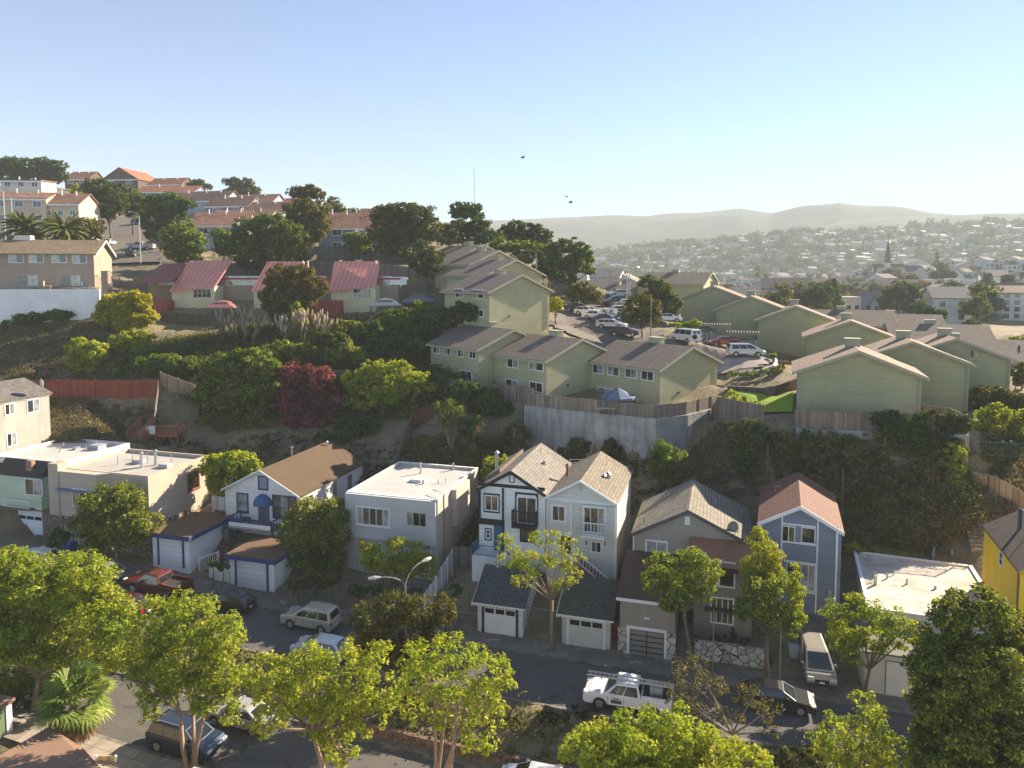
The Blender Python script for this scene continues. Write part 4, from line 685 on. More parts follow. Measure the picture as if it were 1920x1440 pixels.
rail(o, [(-.75, 0, o.location.z), (-.75, (P(277, 797, 82.5) - o.location).xy.length, P(277, 797, 82.5).z)], .95, M('wood', (.30, .10, .06)), r=.05, bal=.2); rail(o, [(.75, 0, o.location.z), (.75, (P(277, 797, 82.5) - o.location).xy.length, P(277, 797, 82.5).z)], .95, M('wood', (.30, .10, .06)), r=.05, bal=.2)
c = P(310, 812, 82.5); h = thing('wooden_deck', 'raised red wooden deck with railing on the grassy slope', 'deck', Vector((c.x, c.y, c.z - 1.6)), 0); RW = M('wood', (.30, .115, .06)); z = c.z
MB().box(-2.0, 2.0, -1.2, 1.6, z - .2, z).build('deck_boards', RW, h); rail(h, [(-1.9, -1.15, z), (1.95, -1.15, z), (1.95, 1.55, z)], 1.1, RW, r=.05, bal=.13)
for x in (-.6, 1.85): MB().box(x, x + .14, -1.1, -.96, z - 2.2, z - .2).build('leg', RW, h)
MB().tube([(-.5, -1, z - 1.6), (.4, -1, z - .3)], .06, 4).tube([(1.8, -1, z - 1.6), (.9, -1, z - .3)], .06, 4).build('brace', M('wood', (.4, .2, .1)), h); MB().box(-1.6, -.55, -1.3, -1.22, z + .15, z + 1.1).build('white_board', WHT, h)
# low walls in front gardens
wallstrip('garden_wall', 'low grey planter wall in front of the white house garden', 'wall', [SW(-36.2, 52.0), SW(-34.9, 51.9), SW(-34.9, 51.9)][:2], [-.2, -.2], 1.25, .12, STC)
wallstrip('garden_wall', 'low concrete wall before the dark bushes of the grey flat roofed house', 'wall', [SW(-33.4, 52), SW(-30.5, 52)], [-.2, -.2], .9, .12, STC)
wallstrip('garden_wall', 'white cracked stone wall below the taupe house garden', 'wall', [SW(-1.6, 52.2), SW(3.2, 52.2)], [-.2, -.2], 1.5, .18, WST)
wallstrip('garden_wall', 'white planter wall beside the navy garage with trailing plants', 'wall', [SW(-43.4, 52.0), SW(-41.2, 51.9)], [.2, .2], 2.1, .15, M('stucco', (.7, .7, .68), .85, stain=.3))
b2 = M('stone', (.22, .14, .09), .95, sc=3); wallstrip('planter_wall', 'brown timber planter wall along the lower road', 'wall', [SW(s, 39.4) for s in (-24, -18, -12, -6, 0)], [-2.5] * 5, [low(s) + .75 for s in (-24, -18, -12, -6, 0)], .15, b2)
wallstrip('retaining_wall', 'curved brown block wall around the green lawn', 'wall', [PX(1364, 83.6, 14), PX(1432, 82.2, 14), PX(1450, 81.4, 14), PX(1492, 83.5, 14)], [12] * 4, [15.0, 15.0, 15.3, 15.9], .2, M('stone', (.16, .11, .08), .95, sc=3))
wallstrip('retaining_wall', 'tan retaining wall below the evergreen hedges', 'wall', [P(600, 712, 92.2), P(680, 712, 91.5)], [13] * 2, 15.7, .2, M('concrete', (.30, .26, .21)))
# ---------------------------------------------------------------- draped ground sheets
def drape(name, m, poly, dz, step=.8, kind='structure'):
    pts = [on(a, b_) for a, b_ in poly]; xs = [p.x for p in pts]; ys = [p.y for p in pts]
    X, Y = np.meshgrid(np.arange(min(xs), max(xs), step), np.arange(min(ys), max(ys), step)); ins = np.zeros(X.shape, bool); j = len(pts) - 1
    for i in range(len(pts)):
        cr = ((pts[i].y > Y) != (pts[j].y > Y)) & (X < (pts[j].x - pts[i].x) * (Y - pts[i].y) / ((pts[j].y - pts[i].y) or 1e-9) + pts[i].x); ins ^= cr; j = i
    Z = gzs(X.ravel(), Y.ravel()).reshape(X.shape) + dz; id_ = np.arange(X.size).reshape(X.shape); q = ins[:-1, :-1] & ins[1:, :-1] & ins[:-1, 1:] & ins[1:, 1:]
    f = np.stack([id_[:-1, :-1], id_[:-1, 1:], id_[1:, 1:], id_[1:, :-1]], -1)[q]; me = bpy.data.meshes.new(name); used = np.unique(f); mp = np.zeros(X.size, int); mp[used] = np.arange(len(used))
    me.from_pydata(np.stack([X.ravel(), Y.ravel(), Z.ravel()], 1)[used].tolist(), [], mp[f].tolist()); me.materials.append(m); o = bpy.data.objects.new(name, me); COL.objects.link(o); o['kind'] = kind; return o
PKG = M('asphalt', (.135, .115, .10), .9, (.20, .17, .14))
drape('parking_road', PKG, [(1016, 114), (1042, 105), (1120, 103), (1215, 101), (1290, 98.5), (1345, 92), (1400, 91), (1450, 93), (1446, 99), (1345, 104), (1258, 108), (1215, 118), (1190, 135), (1165, 152), (1046, 152), (1030, 130)], .3)
drape('parking_bay', M('concrete', (.36, .32, .28), .9, stain=.2), [(1330, 92.6), (1400, 91.6), (1446, 93), (1440, 98), (1360, 98.5), (1330, 96)], .36)
drape('hill_street', PKG, [(160, 139), (320, 139), (310, 158), (285, 172), (268, 186), (262, 203), (190, 203), (182, 180), (190, 160)], .5, 1.2)
drape('lawn', M('gravel', (.25, .37, .025), .95, (.18, .29, .02), stain=.6), [(1360, 78.3), (1420, 77.5), (1489, 75.5), (1491, 82.2), (1452, 80.9), (1432, 81.5), (1362, 83)], .28, .25)
drape('pavement', M('slabs', (.36, .31, .25), .9), [(1362, 88.4), (1420, 88.2), (1500, 92), (1492, 93.5), (1415, 89.6), (1362, 89.6)], .3)
drape('driveway', M('concrete', (.25, .23, .20), .9), [(700, 63), (812, 58), (820, 63), (770, 66)], .2)
drape('driveway', M('concrete', (.20, .185, .165), .9), [(1500, 50.5), (1560, 49.5), (1545, 57), (1490, 58)], .2)
# ---------------------------------------------------------------- white wall and duplex above it
wallstrip('retaining_wall', 'big white panelled retaining wall below the beige duplex', 'wall', [PX(-160, 103.4, 20), PX(-40, 103.4, 20), PX(190, 104.4, 20)], [18, 18, 20], 25.9, .2, M('stucco', (.80, .78, .76), .8, stain=.12))
BE2 = M('stucco', (.36, .27, .205), .85, stain=.15); h = thing('duplex', 'beige two storey duplex with brown shingle roof above the white wall', 'house', PX(-60, 105.5, 26), R(14)); ew = (PX(178, 109, 26) - PX(-60, 105.5, 26)); L = ew.length; h.rotation_euler.z = math.atan2(ew.y, ew.x)
MB().prism([(0, 25), (8, 25), (8, 31.2), (4, 33.2), (0, 31.2)], 'x', 0, L).build('wall', BE2, h); gable_x(h, 0, L, 0, 8, 31.2, 33.2, M('shingle', (.25, .185, .115), .92, ax=0, kz=2.2), .5, .5, .18)
MB().prism([(-.5, 30.8), (4, 33.05), (8.5, 30.8), (8.5, 31.1), (4, 33.4), (-.5, 31.1)], 'x', L + .5, L + .58).build('bargeboard', CREAM, h); MB().box(L - 12.2, L - 10, 3.8, 5.2, 32.8, 34.0).build('chimney', CREAM, h)
for r in ((16, 476, 45, 493), (54, 476, 83, 493), (97, 476, 125, 493), (135, 477, 163, 494)): wpx(h, 'F', 0, r, pm=GLB, cols=[GLC, GL])
for r in ((32, 515, 72, 537), (113, 515, 152, 537)): wpx(h, 'F', 0, r, fm=M('paint', (.35, .36, .36)), cols=[GLD, GLC], name='patio_door')
MB().prism([(1.2, -.6), (3.0, -.6), (2.1, .6)], 'y', -.5, -.3)
for lab, px, m in (('tan folding chair on top of the white wall', 89, M('wood', (.4, .3, .15))), ('bundle of coloured toys on top of the white wall', 160, M('plastic', (.1, .12, .3), .5))):
    q = PX(px, 105.2, 25.9); o = thing('folding_chair' if px < 100 else 'toy_pile', lab, 'chair' if px < 100 else 'toys', q, .3); b = MB().box(-.5, .5, -.3, .3, 26.3, 26.4).box(-.5, -.4, -.3, .3, 26.4, 27.1).box(-.45, -.38, -.3, -.2, 25.9, 26.3).box(.38, .45, -.3, -.2, 25.9, 26.3); b.build('frame', m, o, bev=.02)
# ---------------------------------------------------------------- red roofed school with gazebos
SEAM = M('seam', (.66, .25, .20), .45, ax=0, per=.78); SCR = M('stucco', (.62, .58, .36), .8); SCB = M('stucco', (.30, .24, .18), .85); REDM = M('paint', (.30, .06, .055))
h = thing('school_building', 'low school building with three red standing seam roofs and ribbon windows', 'school', PX(258, 116, 21.8), R(-3)); mpp = 116 / F
def sx(px): return (px - 258) * mpp
MB().box(0, sx(745), 3.2, 9, 20.5, 27.2).build('wall', SCB, h); MB().box(-.3, sx(750), 2.8, 9.3, 27.2, 27.5).build('flat_roof', REDM, h); zw = lambda py: HC + (515 - py) * mpp
for x0, x1, yr, yl, yrr in ((325, 411, 493, 546, 536), (481, 556, 495, 545, 536), (627, 714, 495, 546, 535)):
    a, c = sx(x0), sx(x1 - 4); MB().prism([(a, 20.5), (c, 20.5), (c, zw(yrr)), (a, zw(yl))], 'y', 0, 3.2).build('classroom_wall', SCR, h)
    b = MB(); zt = zw(yr) + .5; n = 0
    b.v = [(a - .2, -.35, zw(yl) + .05), (c + .3, -.35, zw(yrr) + .05), (c - .8 if x0 > 600 else c + .3, 6, zt), (a - 1.2 if x0 > 600 else a, 6, zt)]; b.v += [(x, y, z - .22) for x, y, z in b.v]; b.f = [(0, 1, 2, 3), (7, 6, 5, 4), (0, 4, 5, 1), (1, 5, 6, 2), (2, 6, 7, 3), (3, 7, 4, 0)]
    b.build('sheet_roof', SEAM, h); win(h, 'F', 0, a + (c - a) * .5, zw(558), (c - a) * .42, 1.5, nx=4, ny=2, fw=.06)
b = MB(); b.v = [(sx(263), 0, zw(528)), (sx(325), 0, zw(528)), (sx(325), 6, zw(493)), (sx(270), 6, zw(493))]; b.f = [(0, 1, 2, 3)]; b.v += [(x, y, z - .2) for x, y, z in b.v]; b.f += [(7, 6, 5, 4), (0, 4, 5, 1), (1, 5, 6, 2), (2, 6, 7, 3), (3, 7, 4, 0)]; b.build('sheet_roof', M('seam', (.22, .06, .06), .5, ax=0, per=.78), h)
for x0, x1 in ((281, 322), (413, 478), (560, 606), (716, 732)): win(h, 'F', 3.2, sx(x0), zw(535), sx(x1) - sx(x0), 1.5, nx=max(2, (x1 - x0) // 11), ny=2, fw=.06, cols=None, pm=GLC)
MB().box(sx(730), sx(761), 2.9, 3.2, zw(534), zw(519)).build('sign_board', WHT, h); MB().box(sx(265), sx(330), -2.4, 0, zw(590), zw(563)).build('red_terrace_wall', REDM, h); MB().box(sx(590), sx(650), -1.5, 0, zw(592), zw(562)).build('terrace_wall', REDM, h)
for x in (271, 333, 553, 563, 696): MB().tube([(sx(x), 5.6, 28), (sx(x), 5.6, zw(488))], .12, 6).build('vent_pipe', WHT, h)
def gazebo(label, px, py, Y, wd, m):
    zt = P(px, py, Y).z; p = PX(px, Y, zt - 3.3); o = thing('gazebo', label, 'gazebo', p, R(8), 'gazebos in the school garden')
    for k, (r0, r1, z0, z1) in enumerate(((wd, wd * .45, zt - 1.1, zt - .45), (wd * .5, .05, zt - .35, zt))):
        b = MB(); b.v = [(sx_ * r, sy_ * r, z) for r, z in ((r0, z0), (r1, z1), (r0, z0 - .12)) for sx_, sy_ in ((-1, -1), (1, -1), (1, 1), (-1, 1))]
        for j in range(4): b.f += [(j, (j + 1) % 4, 4 + (j + 1) % 4, 4 + j), (8 + j, 8 + (j + 1) % 4, (j + 1) % 4, j)]
        b.f.append((4, 5, 6, 7)); b.build('upper_roof' if k else 'roof', m, o)
    for sx_, sy_ in ((-1, -1), (1, -1), (1, 1), (-1, 1)): MB().box(sx_ * wd * .88 - .06, sx_ * wd * .88 + .06, sy_ * wd * .88 - .06, sy_ * wd * .88 + .06, zt - 3.6, zt - 1.1).build('post', DKM, o)
GZ = M('seam', (.13, .155, .185), .4, ax=0, per=.5)
gazebo('blue grey metal gazebo in front of the school windows', 723, 558, 110, 2.5, GZ); gazebo('second blue grey metal gazebo beside the olive condominiums', 784, 551, 113, 2.5, GZ); gazebo('red roofed gazebo behind the pampas grass', 418, 562, 111, 2.2, M('seam', (.30, .12, .11), .5, ax=0, per=.6))
fence('brown slatted garden fence in front of the gazebos', [on(580, 106.5), on(660, 106.5), on(760, 106.5)], 2.0, M('planks', (.13, .07, .045), .9, wd=.3), 2.6); fence('dark wire fence along the top of the pampas slope', [on(300, 109), on(420, 108)], 1.6, M('planks', (.10, .085, .06), .9, wd=.2))
# ---------------------------------------------------------------- houses on the upper hill
BRR = M('shingle', (.25, .125, .08), .92, ax=0, kz=1.5, bw=.8, bh=.6); ORR = M('shingle', (.33, .125, .06), .9, ax=0, kz=1.5, bw=.8, bh=.6); BLG = M('siding', (.33, .37, .42), .8, per=.4); BLB = M('siding', (.16, .24, .33), .8, per=.4); BGE = M('stucco', (.55, .45, .33), .85); DBR = M('siding', (.11, .075, .05), .85, per=.4)
def hill_house(label, px, pyb, Y, W, D, hh, rise, wm, rm, rz=0, ax='x', wins=2, group=None, rows=1, cat='house'):
    p = P(px, pyb, Y); h = thing('terrace_house', label, cat, p, R(rz), group); z = p.z; ze, zr = z + hh, z + hh + rise
    if ax == 'x': MB().prism([(0, z - 3), (D, z - 3), (D, ze), (D / 2, zr), (0, ze)], 'x', 0, W).build('wall', wm, h); gable_x(h, 0, W, 0, D, ze, zr, rm, .4, .4, .2)
    elif ax == 'm': MB().prism([(0, z - 3), (D, z - 3), (D, zr), (0, ze)], 'x', 0, W).build('wall', wm, h); MB().prism([(-.5, ze - .1), (D, zr), (D, zr + .2), (-.5, ze + .1)], 'x', -.3, W + .3).build('roof', rm, h)
    else: MB().prism([(0, z - 3), (W, z - 3), (W, ze), (W / 2, zr), (0, ze)], 'y', 0, D).build('wall', wm, h); gable_y(h, 0, W, 0, D, ze, zr, rm, .4, .4, .2)
    MB().box(-.3, W + .3, -.46, -.4, ze - .45, ze - .1).build('fascia', WHT, h)
    for j in range(rows):
        for i in range(wins): ww = min(2.2, W / wins * .5); win(h, 'F', 0, W * (i + .5) / wins - ww / 2, z + hh * (j + .45) / rows - .2, ww, 1.3, fw=.12, proud=.08, pm=GL)
    vent(h, W * .3, D * .4, zr - .4, 1.2, .15, WHT); vent(h, W * .7, D * .4, zr - .4, 1.0, .15, WHT); return h
hill_house('cream hillside apartment block with flat upper storey', -14, 424, 150, 10.5, 9, 5.8, 1.6, BGE, BRR, 8, 'x', 3, rows=2)
hill_house('white set back penthouse storey on the hill above the palms', 2, 357, 158, 8.4, 6, 2.2, .3, M('stucco', (.62, .58, .52)), BRR, 5, 'm', 3)
hill_house('beige hillside house with wide brown roof beside the big cypress', 80, 421, 152, 7.4, 9, 4.4, 2.4, BGE, BRR, 4, 'x', 3)
hill_house('dark brown hilltop house with orange roof against the sky', 193, 352, 255, 13.5, 14, 2.8, 4.0, DBR, ORR, -8, 'y', 2); hill_house('brown roofed hilltop house left of the dark cypress gap', 122, 350, 262, 9, 10, 2.6, 3.2, DBR, ORR, -5, 'x', 2)
hill_house('long low terrace with orange brown roofs below the hilltop house', 255, 372, 236, 20, 9, 2.0, 2.2, BLB, ORR, -6, 'x', 4)
hill_house('blue grey gabled terrace house high on the hill', 352, 399, 212, 12, 10, 3.4, 3.2, BLG, BRR, -12, 'x', 2); hill_house('stepped terrace house with red brown roof and blue wall', 386, 407, 205, 13, 9, 3.0, 2.8, BLB, BRR, -10, 'x', 2)
hill_house('red brown roofed terrace at the crest beside the eucalyptus', 430, 400, 222, 14, 10, 3.2, 2.8, BLG, BRR, -10, 'x', 2); hill_house('brown gabled house at the crest left of the tall eucalyptus', 478, 404, 226, 11, 11, 2.8, 2.6, DBR, BRR, -20, 'x', 2)
hill_house('terrace house with low red roof behind the round green tree', 418, 425, 195, 13, 9, 2.2, 2.4, BGE, BRR, -8, 'x', 2)
hill_house('pale blue terrace house with brown roof above the small round tree', 362, 474, 163, 9.2, 10, 6.2, 3.2, BLG, BRR, 10, 'x', 2, rows=2); hill_house('narrow grey terrace house attached to the pale blue one', 402, 462, 172, 8, 9, 6, 2.8, BGE, BRR, 10, 'x', 1)
hill_house('bright blue terrace house with red brown roof behind the fence', 598, 474, 150, 7.6, 10, 5.2, 3.4, BLB, BRR, 6, 'x', 1, rows=2); hill_house('grey terrace house next to the bright blue one', 646, 474, 154, 7.4, 10, 5.2, 3.6, BLG, BRR, 6, 'x', 2, rows=2); hill_house('beige terrace house mostly hidden by the broad eucalyptus', 700, 474, 156, 9, 10, 4.2, 3.4, BGE, BRR, 6, 'x', 2, rows=2); hill_house('white low house behind the eucalyptus trunk', 742, 478, 150, 6.5, 8, 3.6, .8, M('stucco', (.62, .6, .55)), BRR, 6, 'x', 1)

hill_house('wide terrace house with broad red brown roof left of the golden eucalyptus', 446, 418, 200, 13, 10, 3.0, 3.0, BLG, BRR, -8, 'x', 3); hill_house('low terrace house with dark roof right below the crest houses', 500, 414, 205, 10, 10, 2.6, 2.4, BGE, BRR, -12, 'x', 2); hill_house('terrace house with long brown roof behind the round dark tree', 318, 392, 222, 14, 9, 2.6, 2.8, BLB, BRR, -8, 'x', 3); hill_house('orange roofed house stepping down from the hilltop', 278, 360, 246, 12, 9, 2.4, 2.6, DBR, ORR, -8, 'x', 2); hill_house('brown roofed house in the gap between the blue terrace house and the eucalyptus', 676, 462, 160, 11, 10, 5.0, 3.6, BLG, BRR, 6, 'x', 2, rows=2)
# ---------------------------------------------------------------- vehicles
TYR = M('plastic', (.018, .018, .018), .85); RIM = M('metal', (.45, .45, .46)); CGL = M('glass', (.015, .018, .022)); HLT = M('glass', (.55, .55, .55)); TLT = M('plastic', (.30, .01, .01), .3)
KIND = {  # L, W, wheel r, rear axle, front axle, silhouette top (x, z) rear->front, cabin: rear base, front base, rear top, front top, belt z, roof z, side windows
 'sedan': (4.7, 1.8, .33, .95, 3.75, [(0, .62), (.05, .98), (.9, 1.0), (3.3, .98), (4.3, .86), (4.66, .68), (4.7, .5)], .45, 3.55, 1.35, 2.75, .97, 1.45, 2),
 'hatch': (4.3, 1.76, .33, .75, 3.4, [(0, .6), (.04, 1.0), (.5, 1.02), (3.1, 1.0), (3.95, .86), (4.25, .66), (4.3, .5)], .05, 3.45, .75, 2.5, .99, 1.5, 2),
 'wagon': (4.8, 1.82, .34, .95, 3.8, [(0, .6), (.04, 1.0), (.5, 1.02), (3.5, 1.0), (4.4, .88), (4.76, .68), (4.8, .5)], .1, 3.8, .45, 2.85, .99, 1.52, 3),
 'suv': (4.55, 1.85, .37, .85, 3.6, [(0, .62), (.03, 1.1), (.5, 1.13), (3.4, 1.11), (4.2, 1.02), (4.5, .82), (4.55, .55)], .05, 3.65, .3, 2.7, 1.1, 1.8, 3),
 'minivan': (5.0, 1.95, .35, 1.0, 3.95, [(0, .6), (.04, 1.05), (.5, 1.07), (4.0, 1.05), (4.65, .9), (4.96, .7), (5.0, .5)], .08, 4.45, .35, 3.1, 1.04, 1.75, 3),
 'van': (5.1, 2.0, .36, 1.05, 4.0, [(0, .6), (.02, 1.2), (.5, 1.22), (4.2, 1.2), (4.85, 1.05), (5.06, .85), (5.1, .55)], .02, 4.5, .12, 3.8, 1.19, 2.05, 3),
 'pickup': (5.7, 2.0, .40, 1.15, 4.6, [(0, .65), (.02, 1.12), (.5, 1.12), (4.2, 1.12), (5.2, 1.08), (5.65, .95), (5.7, .6)], 1.95, 4.35, 2.15, 3.55, 1.11, 1.85, 2)}
def car(label, kind, col, loc, rz, cat=None, met=.3, group=None, name=None):
    L, W, r, xr, xf, topl, cb0, cf0, cb1, cf1, zb, zr, nw = KIND[kind]; hw = W / 2
    o = thing(name or {'pickup': 'pickup_truck', 'van': 'parked_van', 'minivan': 'parked_minivan'}.get(kind, 'parked_car'), label, cat or {'pickup': 'pickup truck', 'van': 'van', 'minivan': 'minivan'}.get(kind, 'car'), loc, rz, group); OFF[o.name] = 0
    P_ = M('carpaint', col, .35, met=met); bot = .26 + (r - .33) * 2; c0 = L / 2
    pl = [(x, z) for x, z in topl] + [(L - .05, bot + .06), (L - .15, bot)]
    for xc in (xf, xr):
        for k in range(9): a = math.pi * k / 8; pl.append((xc + (r + .07) * math.cos(a), max(bot, r + (r + .07) * math.sin(a))))
    pl += [(.12, bot), (.02, bot + .1)]
    b = MB(); cz = .7; n = len(pl)
    for y, s_ in ((-hw, .955), (-hw + .07, 1), (hw - .07, 1), (hw, .955)):
        for x, z in pl: b.v.append((c0 + (x - c0) * (1 - (1 - s_) * .5) - c0, y, cz + (z - cz) * s_ if z > bot + .02 else z))
    for k in range(3):
        for j in range(n): b.f.append((k * n + j, k * n + (j + 1) % n, (k + 1) * n + (j + 1) % n, (k + 1) * n + j))
    b.f += [tuple(range(n)), tuple(range(4 * n - 1, 3 * n - 1, -1))]; b.build('body', P_, o, bev=.03)
    wb, wt_ = hw - .06, hw - .24; zm = zr - .07; X = lambda x: x - c0
    b = MB(); b.v = [(X(cb0), -wb, zb - .05), (X(cf0), -wb, zb - .05), (X(cf0), wb, zb - .05), (X(cb0), wb, zb - .05), (X(cb1), -wt_, zm), (X(cf1), -wt_, zm), (X(cf1), wt_, zm), (X(cb1), wt_, zm), (X(cb1 + .25), -wt_ + .12, zr), (X(cf1 - .3), -wt_ + .12, zr), (X(cf1 - .3), wt_ - .12, zr), (X(cb1 + .25), wt_ - .12, zr)]
    for q in (0, 4):
        for j in range(4): b.f.append((q + j, q + (j + 1) % 4, q + 4 + (j + 1) % 4, q + 4 + j))
    b.f += [(8, 9, 10, 11), (3, 2, 1, 0)]; b.build('cabin', P_, o, bev=.035)
    sm = MB()
    for y in (-1, 1):
        for xx in (xr + r + .25, (xr + xf) / 2 + .15, xf - r - .15): sm.box(X(xx) - .012, X(xx) + .012, y * (hw + .001) - .004, y * (hw + .001) + .004, bot + .12, zb - .06)
        sm.box(X(xr + r + .1), X(xf - r - .1), y * (hw + .002) - .012, y * (hw + .002) + .012, bot + .02, bot + .1)
    sm.build('door_seams', BLK, o)
    V = lambda i: Vector(b.v[i])
    def pane(name, q, u0, u1, v0, v1, off=.012):
        p = [V(q[0]).lerp(V(q[1]), u).lerp(V(q[3]).lerp(V(q[2]), u), v) for u, v in ((u0, v0), (u1, v0), (u1, v1), (u0, v1))]; nn = (p[1] - p[0]).cross(p[3] - p[0]).normalized(); c = (p[0] + p[2]) / 2
        if nn.dot(c - Vector((0, 0, zb + .2))) < 0: nn = -nn
        m = MB(); m.v = [tuple(x + nn * off) for x in p] + [tuple(x - nn * .004) for x in p]; m.f = [(0, 1, 2, 3)] + [(k, (k + 1) % 4, 4 + (k + 1) % 4, 4 + k) for k in range(4)]; m.build(name, CGL, o)
    for q in ((0, 1, 5, 4), (3, 2, 6, 7)):
        for k in range(nw): pane('side_window', q, .07 + .86 * k / nw + (.012 if k else 0), .07 + .86 * (k + 1) / nw - .012, .16, .92)
    pane('windscreen', (1, 2, 6, 5), .07, .93, .1, .95)
    if kind == 'van':
        pane('rear_window', (0, 3, 7, 4), .1, .46, .3, .85); pane('rear_window', (0, 3, 7, 4), .54, .9, .3, .85)
    else: pane('rear_window', (0, 3, 7, 4), .1, .9, .22, .9)
    for xc in (xr, xf):
        for y in (-1, 1):
            ww = MB().tube([(X(xc), y * (hw - .20), r), (X(xc), y * (hw - .01), r)], r, 16).build('wheel', TYR, o); MB().tube([(X(xc), y * (hw - .02), r), (X(xc), y * (hw + .005), r)], [r * .66, r * .58], 10).build('rim', RIM, ww)
    for y in (-1, 1):
        MB().box(X(L - .18), X(L - .015), y * (hw - .28) - .2, y * (hw - .28) + .2, topl[-2][1] - .04, topl[-2][1] + .08).build('headlight', HLT, o, bev=.02)
        MB().box(X(-.01), X(.12), y * (hw - .16) - .13, y * (hw - .16) + .13, zb - .28, zb - .02).build('tail_light', TLT, o, bev=.02); MB().box(X(cf0 - .75), X(cf0 - .55), y * (hw + .09) - .1, y * (hw + .09) + .1, zb + .02, zb + .18).build('wing_mirror', P_, o, bev=.03)
    MB().box(X(L - .03), X(L + .008), -.45, .45, bot + .12, bot + .36).build('grille', BLK, o); MB().box(X(-.02), X(-.005), -.17, .17, .55 if kind != 'van' else .5, .68).build('number_plate', WHT, o); MB().box(X(L + .008), X(L + .02), -.16, .16, bot + .12, bot + .24).build('number_plate', WHT, o)
    if kind == 'pickup':
        MB().box(X(.1), X(1.9), -hw + .16, hw - .16, 1.115, 1.135).build('truck_bed', M('plastic', (.02, .02, .02), .9), o); MB().box(X(.04), X(1.93), -hw + .03, -hw + .16, 1.1, 1.36).box(X(.04), X(1.93), hw - .16, hw - .03, 1.1, 1.36).box(X(.02), X(.1), -hw + .16, hw - .16, 1.1, 1.36).build('bed_sides', P_, o)
    if kind == 'suv':
        for y in (-1, 1): MB().tube([(X(cb1 + .3), y * (wt_ - .1), zr + .05), (X(cf1 - .4), y * (wt_ - .1), zr + .05)], .025, 5).build('roof_rail', GALV, o)
    if kind == 'van':
        MB().tube([(X(-.16), .45, 1.0), (X(-.02), .45, 1.0)], .34, 14).build('spare_wheel', TYR, o); MB().box(X(1.2), X(4.4), -hw - .01, -hw, .62, .72).build('stripe', NAVY, o)
    return o
def hit(px, py, y0=30, y1=320):
    dy = -(py - CY) / F; Y = np.arange(y0, y1, .25); k = Y / (CP + dy * SP); Xs = (px - CX) / F * k; Z = HC + (-SP + dy * CP) * k; g_ = gzs(Xs, Y); i = np.nonzero(Z <= g_)[0]
    j = i[0] if len(i) else len(Y) - 1; return Vector((Xs[j], Y[j], g_[j]))
def sat(px, t, zf):
    s = 0
    for _ in range(6): 
        z = zf(s); lo, hi = -120, 60
        for _ in range(40):
            m_ = (lo + hi) / 2; v = SW(m_, t, z)
            d = v.y * CP - (v.z - HC) * SP
            if CX + F * v.x / d < px: lo = m_
            else: hi = m_
        s = lo
    return SW(s, t, zf(s)), s
def stcar(label, kind, col, px, t, zf, left=True, **k):
    p, s = sat(px, t, zf); o = car(label, kind, col, p, -A0 + (math.pi if left else 0), **k); sl = math.atan2(zf(s + 2) - zf(s - 2), 4)
    o.rotation_euler = (0, sl if left else -sl, -A0 + (math.pi if left else 0)); return o
SIL = (.46, .45, .43); CW = (.74, .75, .77); CBK = (.012, .012, .014)
stcar('silver compact SUV with black roof stripes parked on the upper street', 'suv', (.50, .46, .38), 583, 48.3, street); stcar('glossy black hatchback parked before the navy garage', 'hatch', CBK, 428, 48.3, street)
stcar('red pickup truck with black bed parked on the upper street', 'pickup', (.13, .014, .007), 296, 48.3, street); stcar('white sedan with dark sunroof parked beside the green townhouse', 'sedan', CW, 76, 48.6, street); stcar('grey car half hidden behind the leaves next to the red pickup', 'hatch', (.3, .3, .3), 188, 48.4, street)
stcar('dark maroon sedan mostly hidden behind the big street tree', 'sedan', (.06, .012, .02), 235, 44.7, street); stcar('pale silver car half hidden behind the lime green trees', 'hatch', (.6, .6, .62), 602, 44.8, street)
wt1 = stcar('white work pickup carrying an aluminium ladder on its rack', 'pickup', CW, 1178, 45.2, street, met=0)
stcar('black sedan reflecting the sky near the taupe house', 'sedan', CBK, 1455, 48.0, street, False)
p, s = sat(1528, 52.6, lambda s: .15); car('champagne minivan parked nose out in the driveway', 'minivan', (.36, .33, .29), Vector((p.x, p.y, .35)), -R(103))
stcar('dark blue SUV on the near side of the lower road', 'suv', (.02, .035, .06), 350, 34.5, low, False); stcar('grey sedan parked across from the dark blue SUV', 'sedan', (.42, .40, .36), 452, 37.7, low); stcar('white hatchback at the bottom edge on the lower road', 'hatch', CW, 1003, 37.8, low)
# rack and ladder
rk = MB().box(-2.6, -2.54, -.9, .9, 1.95, 2.0).box(-1.1, -1.04, -.9, .9, 1.95, 2.0).box(1.6, 1.66, -.9, .9, 2.02, 2.07)
for x in (-2.57, -1.07):
    for y in (-.9, .86): rk.box(x - .03, x + .03, y, y + .04, 1.3, 1.95)
rk.build('ladder_rack', DKM, wt1)
MB().box(-2.55, -1.2, -1.01, -1.0, .72, 1.0).build('company_lettering', M('paint', (.05, .08, .2)), wt1); MB().box(.3, 1.0, .99, 1.005, .62, .86).box(.45, .85, .99, 1.005, .9, .98).build('door_lettering', M('paint', (.06, .07, .12)), wt1)
MB().box(-2.2, -1.4, -.4, .5, 1.14, 1.75).build('tool_box', GALV, wt1, bev=.03)
o = thing('ladder', 'aluminium extension ladder lying on the white work pickup', 'ladder', wt1.location + Vector((0, 0, 2.08)), wt1.rotation_euler.z); OFF[o.name] = 0; AL = M('metal', (.6, .6, .6)); MB().box(-2.9, 2.6, .28, .33, 0, .1).box(-2.9, 2.6, .72, .77, 0, .1).build('side_rails', AL, o); b = MB()
for i in range(18): b.box(-2.75 + i * .3, -2.7 + i * .3, .33, .72, .03, .07)
b.build('rungs', AL, o)
